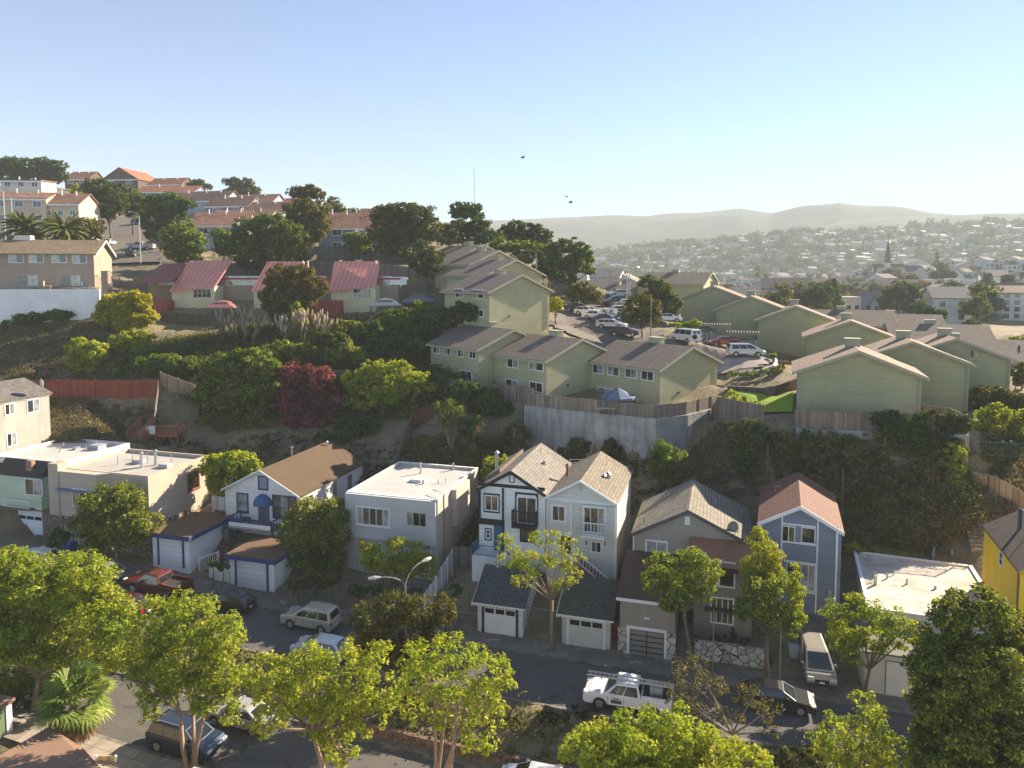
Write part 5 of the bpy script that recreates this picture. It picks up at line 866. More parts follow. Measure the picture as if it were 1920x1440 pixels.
# parking area and hill street
def pcar(label, kind, col, px, py, rz, **k): p = hit(px, py); return car(label, kind, col, p + Vector((0, 0, .3)), R(rz), **k)
for a in (('silver SUV at the far end of the parked row', 'suv', SIL, 1066, 576, -28), ('black coupe parked before the white hatchback', 'sedan', CBK, 1084, 587, -28), ('white rounded hatchback in the parked row', 'hatch', CW, 1101, 594, -26), ('white sedan between the hatchback and the purple car', 'sedan', CW, 1118, 602, -26), ('dark purple blue sedan in the parked row', 'sedan', (.03, .03, .10), 1137, 609, -22), ('silver estate car in the parked row', 'wagon', (.58, .56, .52), 1147, 620, -24), ('black sedan nearest the roof ridge in the parked row', 'sedan', CBK, 1171, 634, -22),
          ('dark SUV parked facing the row across the lane', 'suv', (.03, .03, .04), 1152, 576, 200), ('silver car nose out behind the lamp post', 'sedan', SIL, 1164, 578, 215), ('white pickup across the lane by the lamp post', 'hatch', (.66, .63, .56), 1153, 592, 200), ('white car peeking out left of the twin crowned tree', 'sedan', CW, 1174, 598, 190), ('grey car at the far end of the lane', 'sedan', (.3, .31, .32), 1160, 560, 195), ('maroon car half hidden behind the tall condominium', 'suv', (.2, .03, .02), 1026, 574, -30),
          ('white hatchback beside the twin crowned tree', 'hatch', CW, 1254, 607, -8), ('teal car under the grey carport frame', 'sedan', (.05, .13, .15), 1312, 629, 190), ('red sedan parked behind the silver minivan', 'sedan', (.24, .035, .025), 1354, 652, 190), ('silver minivan in the round parking bay', 'minivan', (.58, .59, .61), 1398, 672, -4), ('white sedan parked on the upper hill street', 'sedan', CW, 205, 463, 100), ('silver pickup on the hill street corner', 'pickup', (.45, .45, .45), 264, 472, 185), ('dark teal car stopped at the hill street corner', 'sedan', (.02, .05, .055), 256, 484, 80), ('distant blue car high on the hill street', 'sedan', (.12, .2, .33), 258, 424, 95)): pcar(*a)
p = hit(1284, 646); car('white camper van seen from behind with spare wheel', 'van', (.70, .69, .66), p + Vector((0, 0, .3)), R(118), met=0)
# ---------------------------------------------------------------- street furniture
LM = M('metal', (.40, .41, .40))
def lamp(label, base, ht, arms, m=LM, cat='street lamp', r=.09):
    o = thing('street_lamp', label, cat, base); z0 = base.z; MB().tube([(0, 0, z0), (0, 0, z0 + ht * .55), (0, 0, z0 + ht)], [r * 1.4, r * 1.1, r * .8], 8).build('pole', m, o)
    for az, ln, up in arms:
        d = Vector((math.cos(R(az)), math.sin(R(az)), 0)); q = [Vector((0, 0, z0 + ht - .05)) + d * ln * (1 - math.cos(math.pi / 2 * k / 5)) * 1.0 + Vector((0, 0, up * math.sin(math.pi / 2 * k / 5))) for k in range(6)]
        MB().tube(q, .045, 6).build('arm', m, o); e = q[-1]; MB().tube([e - d * .1, e + d * .35, e + d * .75], [.06, .16, .10], 8).build('lamp_head', M('metal', (.62, .6, .55)), o)
    return o
q, s = sat(762, 42.9, lambda s: .2); lamp('double armed street lamp rising from the dark evergreen', Vector((q.x, q.y, .1)), 7.0, ((50, 1.6, 1.3), (196, 1.7, .9)))
for lab, px, Y, ht, arms in (('curved lamp post on the parking verge', 1175, 122, 7.6, ((35, 2.0, 1.3),)), ('short wooden pole beside the twin crowned tree', 1220, 107, 6.6, ()), ('dark lamp post at the far end of the lane', 1180, 142, 6.5, ((160, .9, .2),)), ('curved lamp beside the dark pines', 1005, 132, 9, ((170, 2.2, .6),)), ('tall curved lamp on the hill street corner', 264, 139, 9.2, ((150, 2.6, 1.1),)), ('curved lamp above the left palms', 25, 140, 8.5, ((20, 2.6, 1.0),)), ('green tall lamp post at the left edge', 12, 132, 11.5, ((170, 2.2, 1.3),)), ('curved lamp behind the cream apartment block', 128, 170, 10, ((160, 2.4, 1.0),))):
    lamp(lab, on(px, Y, 0), ht, arms, M('metal', (.5, .5, .46)) if 'wooden' not in lab else M('wood', (.45, .36, .2)))
def pole(label, base, ht, name='utility_pole', cross=True, m=M('wood', (.10, .075, .055)), r=.11):
    o = thing(name, label, 'pole', base); z = base.z; MB().tube([(0, 0, z), (0, 0, z + ht)], [r, r * .7], 7).build('pole', m, o)
    if cross: MB().box(-1, 1, -.06, .06, z + ht - .7, z + ht - .55).build('crossarm', m, o)
    return o
pole('utility pole with crossarm beyond the parked cars', PX(1143, 210, 19), 10.5); pole('wooden power pole on the bank between taupe and blue houses', on(1436, 64.6), 7.5, cross=False); pole('leaning wooden pole on the overgrown bank', on(1577, 63.4), 6.2, cross=False)
pole('slender radio mast above the pines on the ridge', PX(890, 300, 42), 30, 'radio_mast', False, GALV, .18); pole('grey sign pole before the cracked stone wall', SW(-.3, 50.6, .1), 4.6, 'sign_pole', False, GALV, .045); pole('slim metal pole beside the street tree of the blue house', SW(4.1, 50.3, .1), 4.8, 'sign_pole', False, GALV, .045)
def bin_(label, base, m, rz=0, k=1.0):
    o = thing('wheelie_bin', label, 'bin', base, rz); z = base.z; b = MB(); b.v = [(x * w_ * k, y * w_ * k, z + h_ * k) for w_, h_ in ((.24, .08), (.32, 1.0)) for x, y in ((-1, -1), (1, -1), (1, 1), (-1, 1))]; b.f = [(0, 1, 2, 3), (7, 6, 5, 4)] + [(j, (j + 1) % 4, 4 + (j + 1) % 4, 4 + j) for j in range(4)]
    b.build('tub', m, o, bev=.03); MB().box(-.35 * k, .35 * k, -.38 * k, .34 * k, z + 1.0 * k, z + 1.08 * k).build('lid', m, o, bev=.02)
    for x in (-1, 1): MB().tube([(x * .26 * k, .28 * k, z + .1), (x * .32 * k, .28 * k, z + .1)], .1, 8).build('wheel', TYR, o)
BLN = M('plastic', (.02, .08, .26), .5); q, s = sat(133, 50.6, street); bin_('blue wheelie bin on the pavement by the white sedan', Vector((q.x, q.y, street(s) + .14)), BLN, -A0, 1.25); bin_('blue wheelie bin above the first navy garage', SW(-44.6, 57.2, 3.2), BLN, -A0, 1.15); bin_('green wheelie bin above the first navy garage', SW(-43.9, 58.0, 3.4), M('plastic', (.03, .09, .04), .6), -A0, 1.15); q, s = sat(1487, 53.6, street); bin_('pale grey bin beside the champagne minivan', Vector((q.x, q.y, .3)), M('plastic', (.45, .47, .5), .6), -A0, 1.0)
def carport(label, px, py, wd):
    p = hit(px, py); o = thing('carport_frame', label, 'pergola', p, -R(15)); z = p.z; m = M('wood', (.30, .26, .2)); b = MB()
    for i in range(12): b.box(-wd / 2 + i * wd / 11 - .06, -wd / 2 + i * wd / 11 + .06, -1.4, 1.4, z + 2.55, z + 2.75)
    b.box(-wd / 2 - .2, wd / 2 + .2, -1.2, -1.05, z + 2.4, z + 2.55).box(-wd / 2 - .2, wd / 2 + .2, 1.05, 1.2, z + 2.4, z + 2.55); b.build('slatted_top', m, o)
    for x in (-wd / 2, wd / 2):
        for y in (-1.12, 1.12): MB().box(x - .07, x + .07, y - .07, y + .07, z - .5, z + 2.4).build('post', m, o)
    MB().box(-wd / 2 + .1, wd / 2 - .1, -1.2, -1.1, z, z + 1.5).build('screen', M('planks', (.3, .29, .27), .9, wd=.25), o)
carport('grey slatted carport frame behind the red sedan', 1342, 640, 4.2); carport('white screened carport frame behind the minivan', 1392, 655, 4.6)
wl = wallstrip('kerb_wall', 'curved white kerb around the round parking bay', 'kerb', [on(1385, 90.6), on(1425, 90.6), on(1450, 91.8), on(1456, 94), on(1450, 97)], [10] * 5, [on(a, c).z + .7 for a, c in ((1385, 90.6), (1425, 90.6), (1450, 91.8), (1456, 94), (1450, 97))], .12, M('paint', (.6, .6, .6)))
o = thing('garden_bench_frame', 'white metal frame bench behind the twin gabled houses', 'bench', P(1089, 862, 74), 0); z = o.location.z; b = MB()
for k in range(4): b.box(-1.1, 1.1, -.03, .03, z - 1 + k * .33, z - .95 + k * .33)
b.build('slats', WHT, o); MB().box(-1.15, -1.1, -.05, .05, z - 1.4, z + .1).build('leg', WHT, o); MB().box(1.1, 1.15, -.05, .05, z - 1.4, z + .1).build('leg', WHT, o)
# birds
def bird(label, px, py, Y, rz, k):
    o = thing('bird', label, 'bird', P(px, py, Y), rz, 'dark birds flying over the valley'); OFF[o.name] = 0; b = MB(); b.tube([(-.3 * k, 0, 0), (-.1 * k, 0, .03), (.12 * k, 0, .03), (.3 * k, 0, 0)], [.02, .09 * k, .09 * k, .02], 6)
    b.v += [(x * k, y * k, z * k) for x, y, z in ((-.1, 0, .05), (.12, 0, .05), (.05, .45, .25), (-.12, .4, .22), (.05, -.45, .25), (-.12, -.4, .22))]; n = len(b.v) - 6; b.f += [(n, n + 1, n + 2, n + 3), (n, n + 5, n + 4, n + 1)]; b.build('body', BLK, o, norm=False)
bird('highest dark bird alone in the sky', 980, 296, 90, .6, 1.0); bird('upper bird of the close pair over the valley', 1063, 369, 95, 1.8, 1.0); bird('lower bird of the close pair over the valley', 1070, 380, 95, .3, 1.0)

for i, (s, t_, zf, w_, d_) in enumerate(((-35.2, 50.6, street, .9, .6), (-16.4, 50.5, street, .7, .45), (-12.3, 50.7, street, .7, .4), (-5.6, 50.4, street, .9, .5), (-27.5, 50.5, street, .6, .4), (6.8, 50.6, street, .8, .5))):
    o = thing('utility_cover', 'pale rectangular utility cover set in the upper pavement', 'utility cover', SW(s, t_, zf(s) + .138), -A0, 'utility covers in the upper pavement'); MB().box(-w_ / 2, w_ / 2, -d_ / 2, d_ / 2, zf(s) + .138, zf(s) + .152).build('lid', M('concrete', (.34, .33, .30), .9), o)
for i, (s, t_, zf) in enumerate(((-30, 46.8, street), (-9.5, 46.2, street), (2.5, 47, street), (-24, 36.2, low))):
    o = thing('manhole_cover', ('round iron manhole cover in the upper street' if zf is street else 'round iron manhole cover in the lower road'), 'manhole cover', SW(s, t_, zf(s)), 0, 'iron manhole covers in the streets'); MB().tube([(0, 0, zf(s)), (0, 0, zf(s) + .012)], [.38, .37], 18).build('lid', M('metal', (.10, .09, .085)), o)
# ---------------------------------------------------------------- vegetation
LIME = LEAF((.38, .44, .03), (.56, .53, .055), (.27, .36, .025), .52); LIMD = LEAF((.29, .37, .03), (.48, .46, .055), (.18, .27, .022), .52); GRNL = LEAF((.14, .21, .02), (.23, .28, .03), (.08, .13, .014), .5); DKG = LEAF((.08, .13, .024), (.155, .20, .038), (.055, .088, .018), .45)
DKO = LEAF((.105, .13, .02), (.21, .20, .035), (.065, .085, .015), .45); OLG = LEAF((.14, .15, .035), (.23, .21, .05), (.08, .095, .025), .42); YEL_ = LEAF((.46, .42, .02), (.62, .52, .035), (.26, .29, .018), .5); PLUM = LEAF((.23, .055, .065), (.38, .13, .12), (.13, .03, .045), .42)
RUSTL = LEAF((.30, .12, .03), (.22, .16, .03), (.07, .085, .02), .35); HED = LEAF((.23, .28, .028), (.36, .38, .045), (.13, .18, .02), .48); SPARSE = LEAF((.17, .15, .045), (.26, .19, .07), (.10, .11, .03), .35); GLD_ = LEAF((.33, .24, .03), (.26, .22, .03), (.12, .12, .02), .35)
BRK1 = M('bark', (.16, .11, .075), .9); BRK2 = M('bark', (.30, .21, .14), .9); BRKG = M('bark', (.22, .19, .16), .9)
def sph(rs, n):
    v = rs.randn(n, 3); return v / np.linalg.norm(v, axis=1, keepdims=True)
def leafmesh(name, C, Nrm, size, rs, mat, parent=None, asp=.5, smooth=False):
    n = len(C); r = rs.randn(n, 3); U = np.cross(Nrm, r); U /= np.linalg.norm(U, axis=1, keepdims=True) + 1e-9; V = np.cross(Nrm, U); s = size * rs.uniform(.65, 1.35, (n, 1))
    U = U * s; V = V * s * asp; fold = Nrm * s * .18
    vs = np.stack([C - U, C - V * 1.0 + fold, C + U, C + V + fold], 1).reshape(-1, 3); dz = OFF.get(top(parent).name, 0) if parent else 0
    me = bpy.data.meshes.new(name); me.vertices.add(4 * n); me.vertices.foreach_set('co', (vs - np.array([0, 0, dz])).ravel()); me.loops.add(4 * n); me.loops.foreach_set('vertex_index', np.arange(4 * n, dtype=np.int32)); me.polygons.add(n); me.polygons.foreach_set('loop_start', np.arange(0, 4 * n, 4, dtype=np.int32)); me.update(); me.validate()
    me.materials.append(mat); o = bpy.data.objects.new(name, me); COL.objects.link(o)
    if parent: o.parent = parent
    return o
def crownpts(blobs, rs, leaf, cover=2.2, sub=None, subr=.38, hollow=.45, up=.15):
    Cs, Ns = [], []
    for c, r in blobs:
        c = np.array(c); r = np.array(r); rm = r.mean(); ns = sub or int(max(14, min(120, 34 * (rm / 1.2) ** 1.2))); d = sph(rs, ns); d[:, 2] = d[:, 2] * .9 + up; rad = rs.uniform(hollow, 1.0, (ns, 1)) ** .7
        sc_ = c + d * r * rad; sr = subr * .95 * rm * rs.uniform(.6, 1.25, ns) * (34 / max(34, ns)) ** .3; area = 4 * math.pi * sr ** 2; cnt = np.maximum(6, (area * cover * rs.uniform(.45, 1.3, ns) / (leaf * leaf * 2.0)).astype(int)); k = np.repeat(np.arange(ns), cnt); e = sph(rs, len(k)); e[:, 2] += .2
        p = sc_[k] + e * (sr[k] * rs.uniform(.35, 1.0, len(k)) ** .6)[:, None] * np.array([1, 1, .8]); nn = e * .4 + d[k] * .3 + rs.randn(len(k), 3) * .6 + np.array([0, 0, .6]); nn /= np.linalg.norm(nn, axis=1, keepdims=True); Cs.append(p); Ns.append(nn)
    return np.concatenate(Cs), np.concatenate(Ns)
SEED = [100]
def tree(label, base, Y, blobs, mat, leaf=.2, bark=BRK1, tr=.16, cover=2.2, name='tree', cat='tree', group=None, trunks=None, fork=.42, subr=.38, hollow=.4, sub=None, limbs=True, mat2=None, frac2=.0, asp=.5, lean=None):
    SEED[0] += 1; rs = np.random.RandomState(SEED[0]); base = Vector(base)
    if Y < 64: dY = base.y - Y; Y = base.y; trunks = [(a[0], a[1], a[2] + dY) for a in trunks] if trunks else None
    o = thing(name, label, cat, base, 0, group); OFF[o.name] = 0; W_ = []; leaf *= .66 if Y < 70 else .85; cover *= .42 if Y < 70 else .72
    for q in blobs:
        px, py, rx, rz = q[:4]; yy = Y + (q[4] if len(q) > 4 else rs.uniform(-.3, .3) * rx * Y / F); c = P(px, py, yy) - base; a = rx * yy / F; W_.append((tuple(c), (a, (a + rz * yy / F) * .5, rz * yy / F)))
    C, N = crownpts(W_, rs, leaf, cover, sub, subr, hollow)
    if mat2 is not None:
        m = rs.rand(len(C)) < frac2; leafmesh('crown', C[~m], N[~m], leaf, rs, mat, o, asp); leafmesh('flower_clusters' if 'flower' in label else 'dry_leaves', C[m], N[m], leaf, rs, mat2, o, asp)
    else: leafmesh('crown', C, N, leaf, rs, mat, o, asp)
    cen = Vector(np.mean([c for c, r in W_], 0)); b = MB()
    tops = trunks or [None]
    for i, tpx in enumerate(tops):
        f = cen * fork; f.z = cen.z * fork
        if tpx is not None: f = P(*tpx) - base
        st = Vector((rs.uniform(-.25, .25), rs.uniform(-.25, .25), -.3)) if len(tops) > 1 else Vector((0, 0, -.3)); mid = st.lerp(f, .5) + Vector(rs.randn(3) * .08); b.tube([st, mid, f], [tr * 1.25, tr, tr * .8], 8)
        if limbs:
            mine = W_ if len(tops) == 1 else [w_ for j, w_ in enumerate(W_) if j % len(tops) == i]
            for c, r in mine:
                c = Vector(c); m1 = f.lerp(c, .5) + Vector(rs.randn(3)) * .12 * r[0]; b.tube([f, m1, c], [tr * .6, tr * .42, tr * .22], 6)
                for _ in range(4): e = c + Vector(sph(rs, 1)[0]) * r[0] * .75; b.tube([m1.lerp(c, rs.uniform(.3, .9)), c.lerp(e, .5) + Vector(rs.randn(3)) * .1, e], [tr * .22, tr * .14, tr * .05], 4, False)
    b.build('trunk', bark, o, smooth=True); return o
def shrub(label, blobs, Y, mat, leaf=.16, cover=2.4, cat='shrub', name='shrub', group=None, dz=0, **k):
    SEED[0] += 1; rs = np.random.RandomState(SEED[0]); W_ = []; base = None
    for q in blobs:
        px, py, rx, rz = q[:4]; yy = Y + (q[4] if len(q) > 4 else rs.uniform(-.3, .3) * rx * Y / F); c = P(px, py, yy); a = rx * yy / F; W_.append((c, (a, (a + rz * yy / F) * .5, rz * yy / F)))
    q = W_[0][0]; base = Vector((q.x, q.y, gz(q.x, q.y))); W2 = [(tuple(c - base), r) for c, r in W_]
    o = thing(name, label, cat, base, 0, group); OFF[o.name] = 0; C, N = crownpts(W2, rs, leaf, cover, **k); leafmesh('foliage', C, N, leaf, rs, mat, o); b = MB()
    for c, r in W2: b.tube([(c[0] * .6, c[1] * .6, -.3), (c[0] * .9, c[1] * .9, c[2] * .5), c], [.07, .05, .02], 5)
    b.build('stem', BRK1, o); return o
# --- foreground street trees
mb = lambda px, t: sat(px, t, lambda s: .0)[0]
tree('big lime green tree at the left edge over the median', SW(-42.5, 34, -.4), 44.7, [(55, 1110, 80, 55), (140, 1105, 75, 60), (195, 1165, 48, 70), (40, 1185, 75, 70), (115, 1190, 85, 75, 45.6 - 44.4), (35, 1255, 65, 55, 1.5), (120, 1265, 70, 45, 2.2), (205, 1230, 40, 45, 1.5), (10, 1070, 45, 50), (-30, 1170, 60, 80)], LIMD, .17, BRK2, .2, 2.0, subr=.33, mat2=LIME, frac2=.5)
tree('leafy tree with three bare trunks beside the dark blue SUV', SW(-28.7, 32.6, -1.0), 39.4, [(290, 1180, 55, 50), (355, 1165, 62, 50), (420, 1200, 40, 55), (270, 1245, 45, 55), (345, 1240, 70, 65), (425, 1270, 38, 50), (300, 1300, 45, 38), (390, 1310, 45, 35), (282, 1345, 22, 22), (435, 1345, 24, 30)], LIMD, .17, BRK2, .13, 1.6, trunks=[(338, 1335, 39.2), (362, 1340, 39.8), (385, 1330, 39.2)], subr=.33, mat2=LIME, frac2=.5)
tree('spreading lime tree with bent trunk over the lower road', SW(-19.8, 33, -1.3), 37.3, [(500, 1265, 55, 38), (565, 1250, 50, 40), (630, 1240, 50, 35), (700, 1245, 45, 38), (520, 1310, 60, 42), (590, 1310, 60, 45), (660, 1300, 60, 45), (725, 1300, 30, 40), (620, 1360, 55, 40), (690, 1350, 45, 40), (640, 1410, 40, 30), (500, 1360, 35, 28)], LIME, .17, BRK2, .14, 1.45, trunks=[(585, 1370, 37.3)], subr=.30)
tree('multi stemmed lime tree with bare reddish limbs at bottom centre', SW(-14.2, 33.2, -1.4), 35.9, [(790, 1240, 45, 38), (850, 1225, 50, 38), (905, 1265, 55, 42), (770, 1285, 35, 40), (830, 1290, 55, 45), (945, 1270, 30, 32), (900, 1320, 45, 40), (850, 1345, 50, 30), (930, 1345, 30, 28), (900, 1385, 45, 30), (775, 1340, 30, 30)], LIME, .16, BRK2, .10, 1.25, trunks=[(815, 1320, 35.9), (838, 1310, 36.3), (858, 1320, 35.5), (875, 1330, 35.9)], subr=.29)
tree('dense bright green tree crown at the bottom edge', SW(-6.3, 30, -1.6), 37, [(1120, 1410, 65, 40), (1185, 1385, 65, 45), (1260, 1370, 60, 40), (1150, 1450, 80, 50), (1260, 1430, 80, 55), (1340, 1420, 60, 45), (1400, 1440, 60, 35), (1215, 1475, 100, 60), (1350, 1490, 90, 50)], LIME, .15, BRK1, .2, 1.8, subr=.33)
tree('dark glossy evergreen growing around the double armed lamp', mb(750, 42.0), 47.5, [(690, 1170, 38, 38), (735, 1150, 42, 38), (790, 1150, 40, 35), (835, 1145, 20, 35), (700, 1210, 45, 32), (760, 1200, 55, 45), (820, 1190, 32, 38), (740, 1235, 60, 28)], DKO, .17, BRK1, .14, 1.6, mat2=RUSTL, frac2=.22, subr=.34)
tree('thin sparse tree with twisted branches by the white work pickup', mb(1390, 41.0), 43.5, [(1290, 1270, 40, 32), (1330, 1290, 35, 30), (1280, 1310, 38, 28), (1320, 1335, 40, 25), (1410, 1310, 40, 25), (1440, 1330, 28, 28), (1370, 1345, 35, 22), (1445, 1370, 24, 18), (1310, 1245, 26, 22)], SPARSE, .13, BRKG, .10, .62, subr=.30, fork=.5)
tree('loose lime tree in the bottom right of the median', mb(1600, 38.5), 40, [(1620, 1325, 28, 28), (1580, 1370, 50, 32), (1640, 1375, 45, 35), (1540, 1395, 45, 25), (1600, 1415, 65, 35), (1680, 1415, 45, 35), (1620, 1450, 80, 30), (1650, 1340, 20, 22)], LIMD, .15, BRK1, .13, 1.3, subr=.31, mat2=LIME, frac2=.35)
tree('large dark green tree filling the bottom right corner', SW(12.5, 40.5, -1), 42.5, [(1790, 1160, 45, 45), (1850, 1150, 55, 45), (1905, 1190, 50, 55), (1760, 1230, 50, 55), (1830, 1225, 65, 65), (1910, 1270, 60, 70), (1780, 1310, 65, 60), (1860, 1330, 75, 70), (1770, 1390, 55, 45), (1840, 1410, 80, 60), (1930, 1390, 60, 70), (1740, 1345, 40, 40), (1760, 1270, 60, 60, -1.2), (1850, 1270, 75, 70, -1.6), (1800, 1360, 70, 60, -2), (1880, 1420, 80, 60, -2.2), (1760, 1430, 60, 50, -1.5), (1830, 1470, 80, 50, -2)], DKO, .17, BRK1, .25, 2.2, mat2=LIMD, frac2=.4, subr=.34, limbs=False)
tree('small street tree with pale trunk before the beige townhouse', mb(219, 50.6), 61.5, [(190, 945, 40, 32), (235, 935, 35, 28), (170, 985, 38, 32), (225, 980, 48, 38), (270, 985, 30, 28), (190, 1015, 35, 22), (250, 1015, 30, 20)], LIMD, .19, BRK2, .11, 1.7, mat2=DKO, frac2=.35, fork=.5)
tree('bushy yellow green tree between white house and grey townhouse', SW(-36.3, 55.3, 2.2), 61, [(575, 960, 32, 30), (625, 965, 28, 30), (560, 1005, 38, 38), (610, 1010, 40, 40), (640, 1000, 20, 45), (570, 1055, 42, 35), (620, 1050, 30, 35)], LIMD, .18, BRK1, .12, 2.0, mat2=OLG, frac2=.4)
tree('cloud shaped tree with twisted trunks before the grey townhouse', SW(-27.3, 53.2, .4), 58, [(700, 1040, 28, 22), (745, 1030, 28, 20), (785, 1045, 30, 25), (720, 1065, 32, 22), (765, 1065, 35, 25), (805, 1070, 20, 18), (690, 1060, 20, 15)], LIME, .17, BRK1, .13, 1.8, trunks=[(735, 1085, 58), (765, 1085, 57.5)])
tree('open crowned street tree with pinkish trunk between the garages', mb(1036, 50.4), 51.5, [(960, 1050, 38, 20), (1005, 1060, 36, 24), (1050, 1050, 35, 22), (945, 1020, 22, 18), (1020, 1010, 32, 16), (1070, 1080, 25, 22), (985, 1090, 28, 15), (1045, 1100, 26, 15), (1060, 1015, 20, 14), (1085, 1045, 16, 14)], LIME, .15, BRK2, .13, 1.25, subr=.30, trunks=[(1035, 1125, 51.3)])
tree('round street tree with leaning trunk before the taupe garage', mb(1306, 50.4), 51.3, [(1240, 1065, 32, 26), (1290, 1055, 35, 26), (1330, 1075, 24, 26), (1225, 1095, 26, 22), (1275, 1100, 40, 28), (1320, 1110, 25, 22), (1260, 1130, 30, 16)], LIMD, .16, BRK1, .13, 1.9, trunks=[(1282, 1150, 51)], mat2=GRNL, frac2=.35)
tree('tall feathery yellow conifer between the taupe and blue houses', SW(3.7, 52.6, .6), 49.4, [(1420, 1015, 20, 26), (1440, 1045, 26, 30), (1410, 1065, 26, 26), (1450, 1080, 28, 32), (1425, 1105, 38, 30)], YEL_, .13, BRK1, .10, 2.3, name='conifer', mat2=LIME, frac2=.5)
tree('narrow yellow green conifer in front of the blue house', SW(6.0, 52.0, .4), 48.2, [(1490, 1080, 12, 22), (1490, 1115, 18, 28), (1487, 1155, 22, 32)], LIME, .13, BRK1, .08, 2.3, name='conifer')
tree('street tree with two leafy clumps before the blue house', mb(1440, 50.2), 51, [(1415, 1110, 32, 24), (1455, 1100, 28, 22), (1400, 1145, 28, 24), (1445, 1150, 38, 28), (1490, 1165, 20, 22), (1475, 1185, 22, 14)], LIMD, .16, BRK1, .12, 1.9, mat2=GRNL, frac2=.35, trunks=[(1438, 1190, 51)])
tree('round street tree shading the cream garage front', mb(1622, 50.2), 50.5, [(1570, 1160, 32, 28), (1615, 1140, 32, 24), (1660, 1165, 36, 26), (1700, 1175, 22, 22), (1585, 1200, 36, 28), (1640, 1200, 38, 28), (1600, 1230, 28, 18), (1690, 1205, 22, 18)], LIMD, .16, BRK1, .12, 1.6, mat2=LIME, frac2=.3, trunks=[(1630, 1255, 50.3)])
# --- trees of the back gardens and the bank
tree('bright yellow green shrub tree beside the beige townhouse', on(428, 74), 71, [(400, 880, 26, 25), (440, 870, 34, 25), (470, 885, 22, 22), (420, 910, 30, 28), (455, 915, 28, 22)], LIME, .22, BRK1, .1, 2.0)
tree('large rounded pine with sunlit top on the left bank', on(440, 88), 86.5, [(420, 690, 42, 28), (470, 685, 45, 28), (505, 700, 25, 22), (400, 730, 35, 32), (455, 735, 48, 40), (505, 735, 28, 32), (410, 770, 30, 28), (470, 775, 38, 25), (395, 810, 32, 28)], HED, .26, BRK1, .22, 2.2, mat2=DKG, frac2=.4)
tree('purple leaved plum tree beside the big pine', on(572, 87), 86, [(555, 710, 32, 26), (595, 710, 34, 26), (625, 745, 24, 24), (545, 750, 32, 30), (585, 755, 40, 34), (565, 790, 38, 26), (610, 785, 26, 22)], PLUM, .2, BRK1, .14, 1.9)
tree('broad yellow green maple at the middle of the bank', on(706, 87), 87, [(670, 715, 30, 22), (705, 700, 30, 25), (745, 700, 32, 22), (780, 720, 28, 28), (690, 750, 40, 30), (740, 745, 45, 32), (785, 755, 25, 26), (715, 785, 38, 22), (770, 785, 24, 16), (680, 790, 28, 22), (705, 808, 30, 20), (755, 805, 26, 18), (650, 745, 22, 20), (800, 735, 18, 18)], LIMD, .2, BRK1, .17, 1.6, mat2=LIME, frac2=.55, subr=.3)
shrub('dark leafy shrubs under the yellow green maple', [(655, 815, 32, 28), (690, 800, 25, 25), (640, 840, 26, 16), (610, 830, 22, 18)], 84, DKG, .22); shrub('yellow green bush behind the grey flat roofed house', [(925, 875, 18, 18), (945, 868, 12, 14), (920, 890, 16, 12)], 71, LIME, .14)
tree('round evergreen with pale flower tips behind the taupe house', on(1245, 69.5), 69, [(1240, 845, 20, 22), (1265, 860, 20, 22), (1230, 880, 22, 22), (1258, 895, 24, 20), (1245, 865, 22, 30)], GRNL, .17, BRK1, .1, 2.2, mat2=LIMD, frac2=.2)
tree('dark leafy tree with pale flower heads below the weathered fence', on(1398, 68), 67.5, [(1385, 810, 18, 18), (1405, 800, 20, 16), (1395, 840, 26, 24), (1415, 830, 18, 20), (1390, 875, 28, 22)], DKG, .18, BRK1, .1, 2.0, mat2=LEAF((.35, .30, .16), (.28, .25, .12)), frac2=.12)
tree('yellow green umbrella tree at the right edge of the bank', on(1868, 69), 70, [(1840, 790, 24, 16), (1875, 778, 28, 18), (1910, 790, 25, 20), (1855, 815, 26, 16), (1895, 815, 28, 16)], LIME, .18, BRK1, .12, 1.9, mat2=GRNL, frac2=.3)
shrub('olive bush between right condominiums and the edge', [(1815, 755, 26, 18), (1850, 745, 28, 16), (1885, 745, 28, 16), (1905, 760, 25, 20)], 79, OLG, .2); shrub('tall dry bushes below the umbrella tree', [(1840, 850, 28, 22), (1880, 855, 28, 25), (1905, 840, 22, 20), (1860, 880, 24, 18)], 67.5, OLG, .17, 1.8)
shrub('yellow green shrub at the corner of the overgrown bank', [(1788, 850, 16, 18), (1795, 880, 14, 24), (1785, 910, 16, 20)], 64.8, LIME, .15); shrub('yellow flowering bush behind the stained white roof', [(1600, 1030, 20, 10), (1640, 1036, 18, 8), (1690, 1042, 20, 6)], 60.9, YEL_, .13); shrub('dry bush between stained white roof and yellow house', [(1822, 1085, 10, 16), (1812, 1065, 10, 18)], 59.8, OLG, .14)
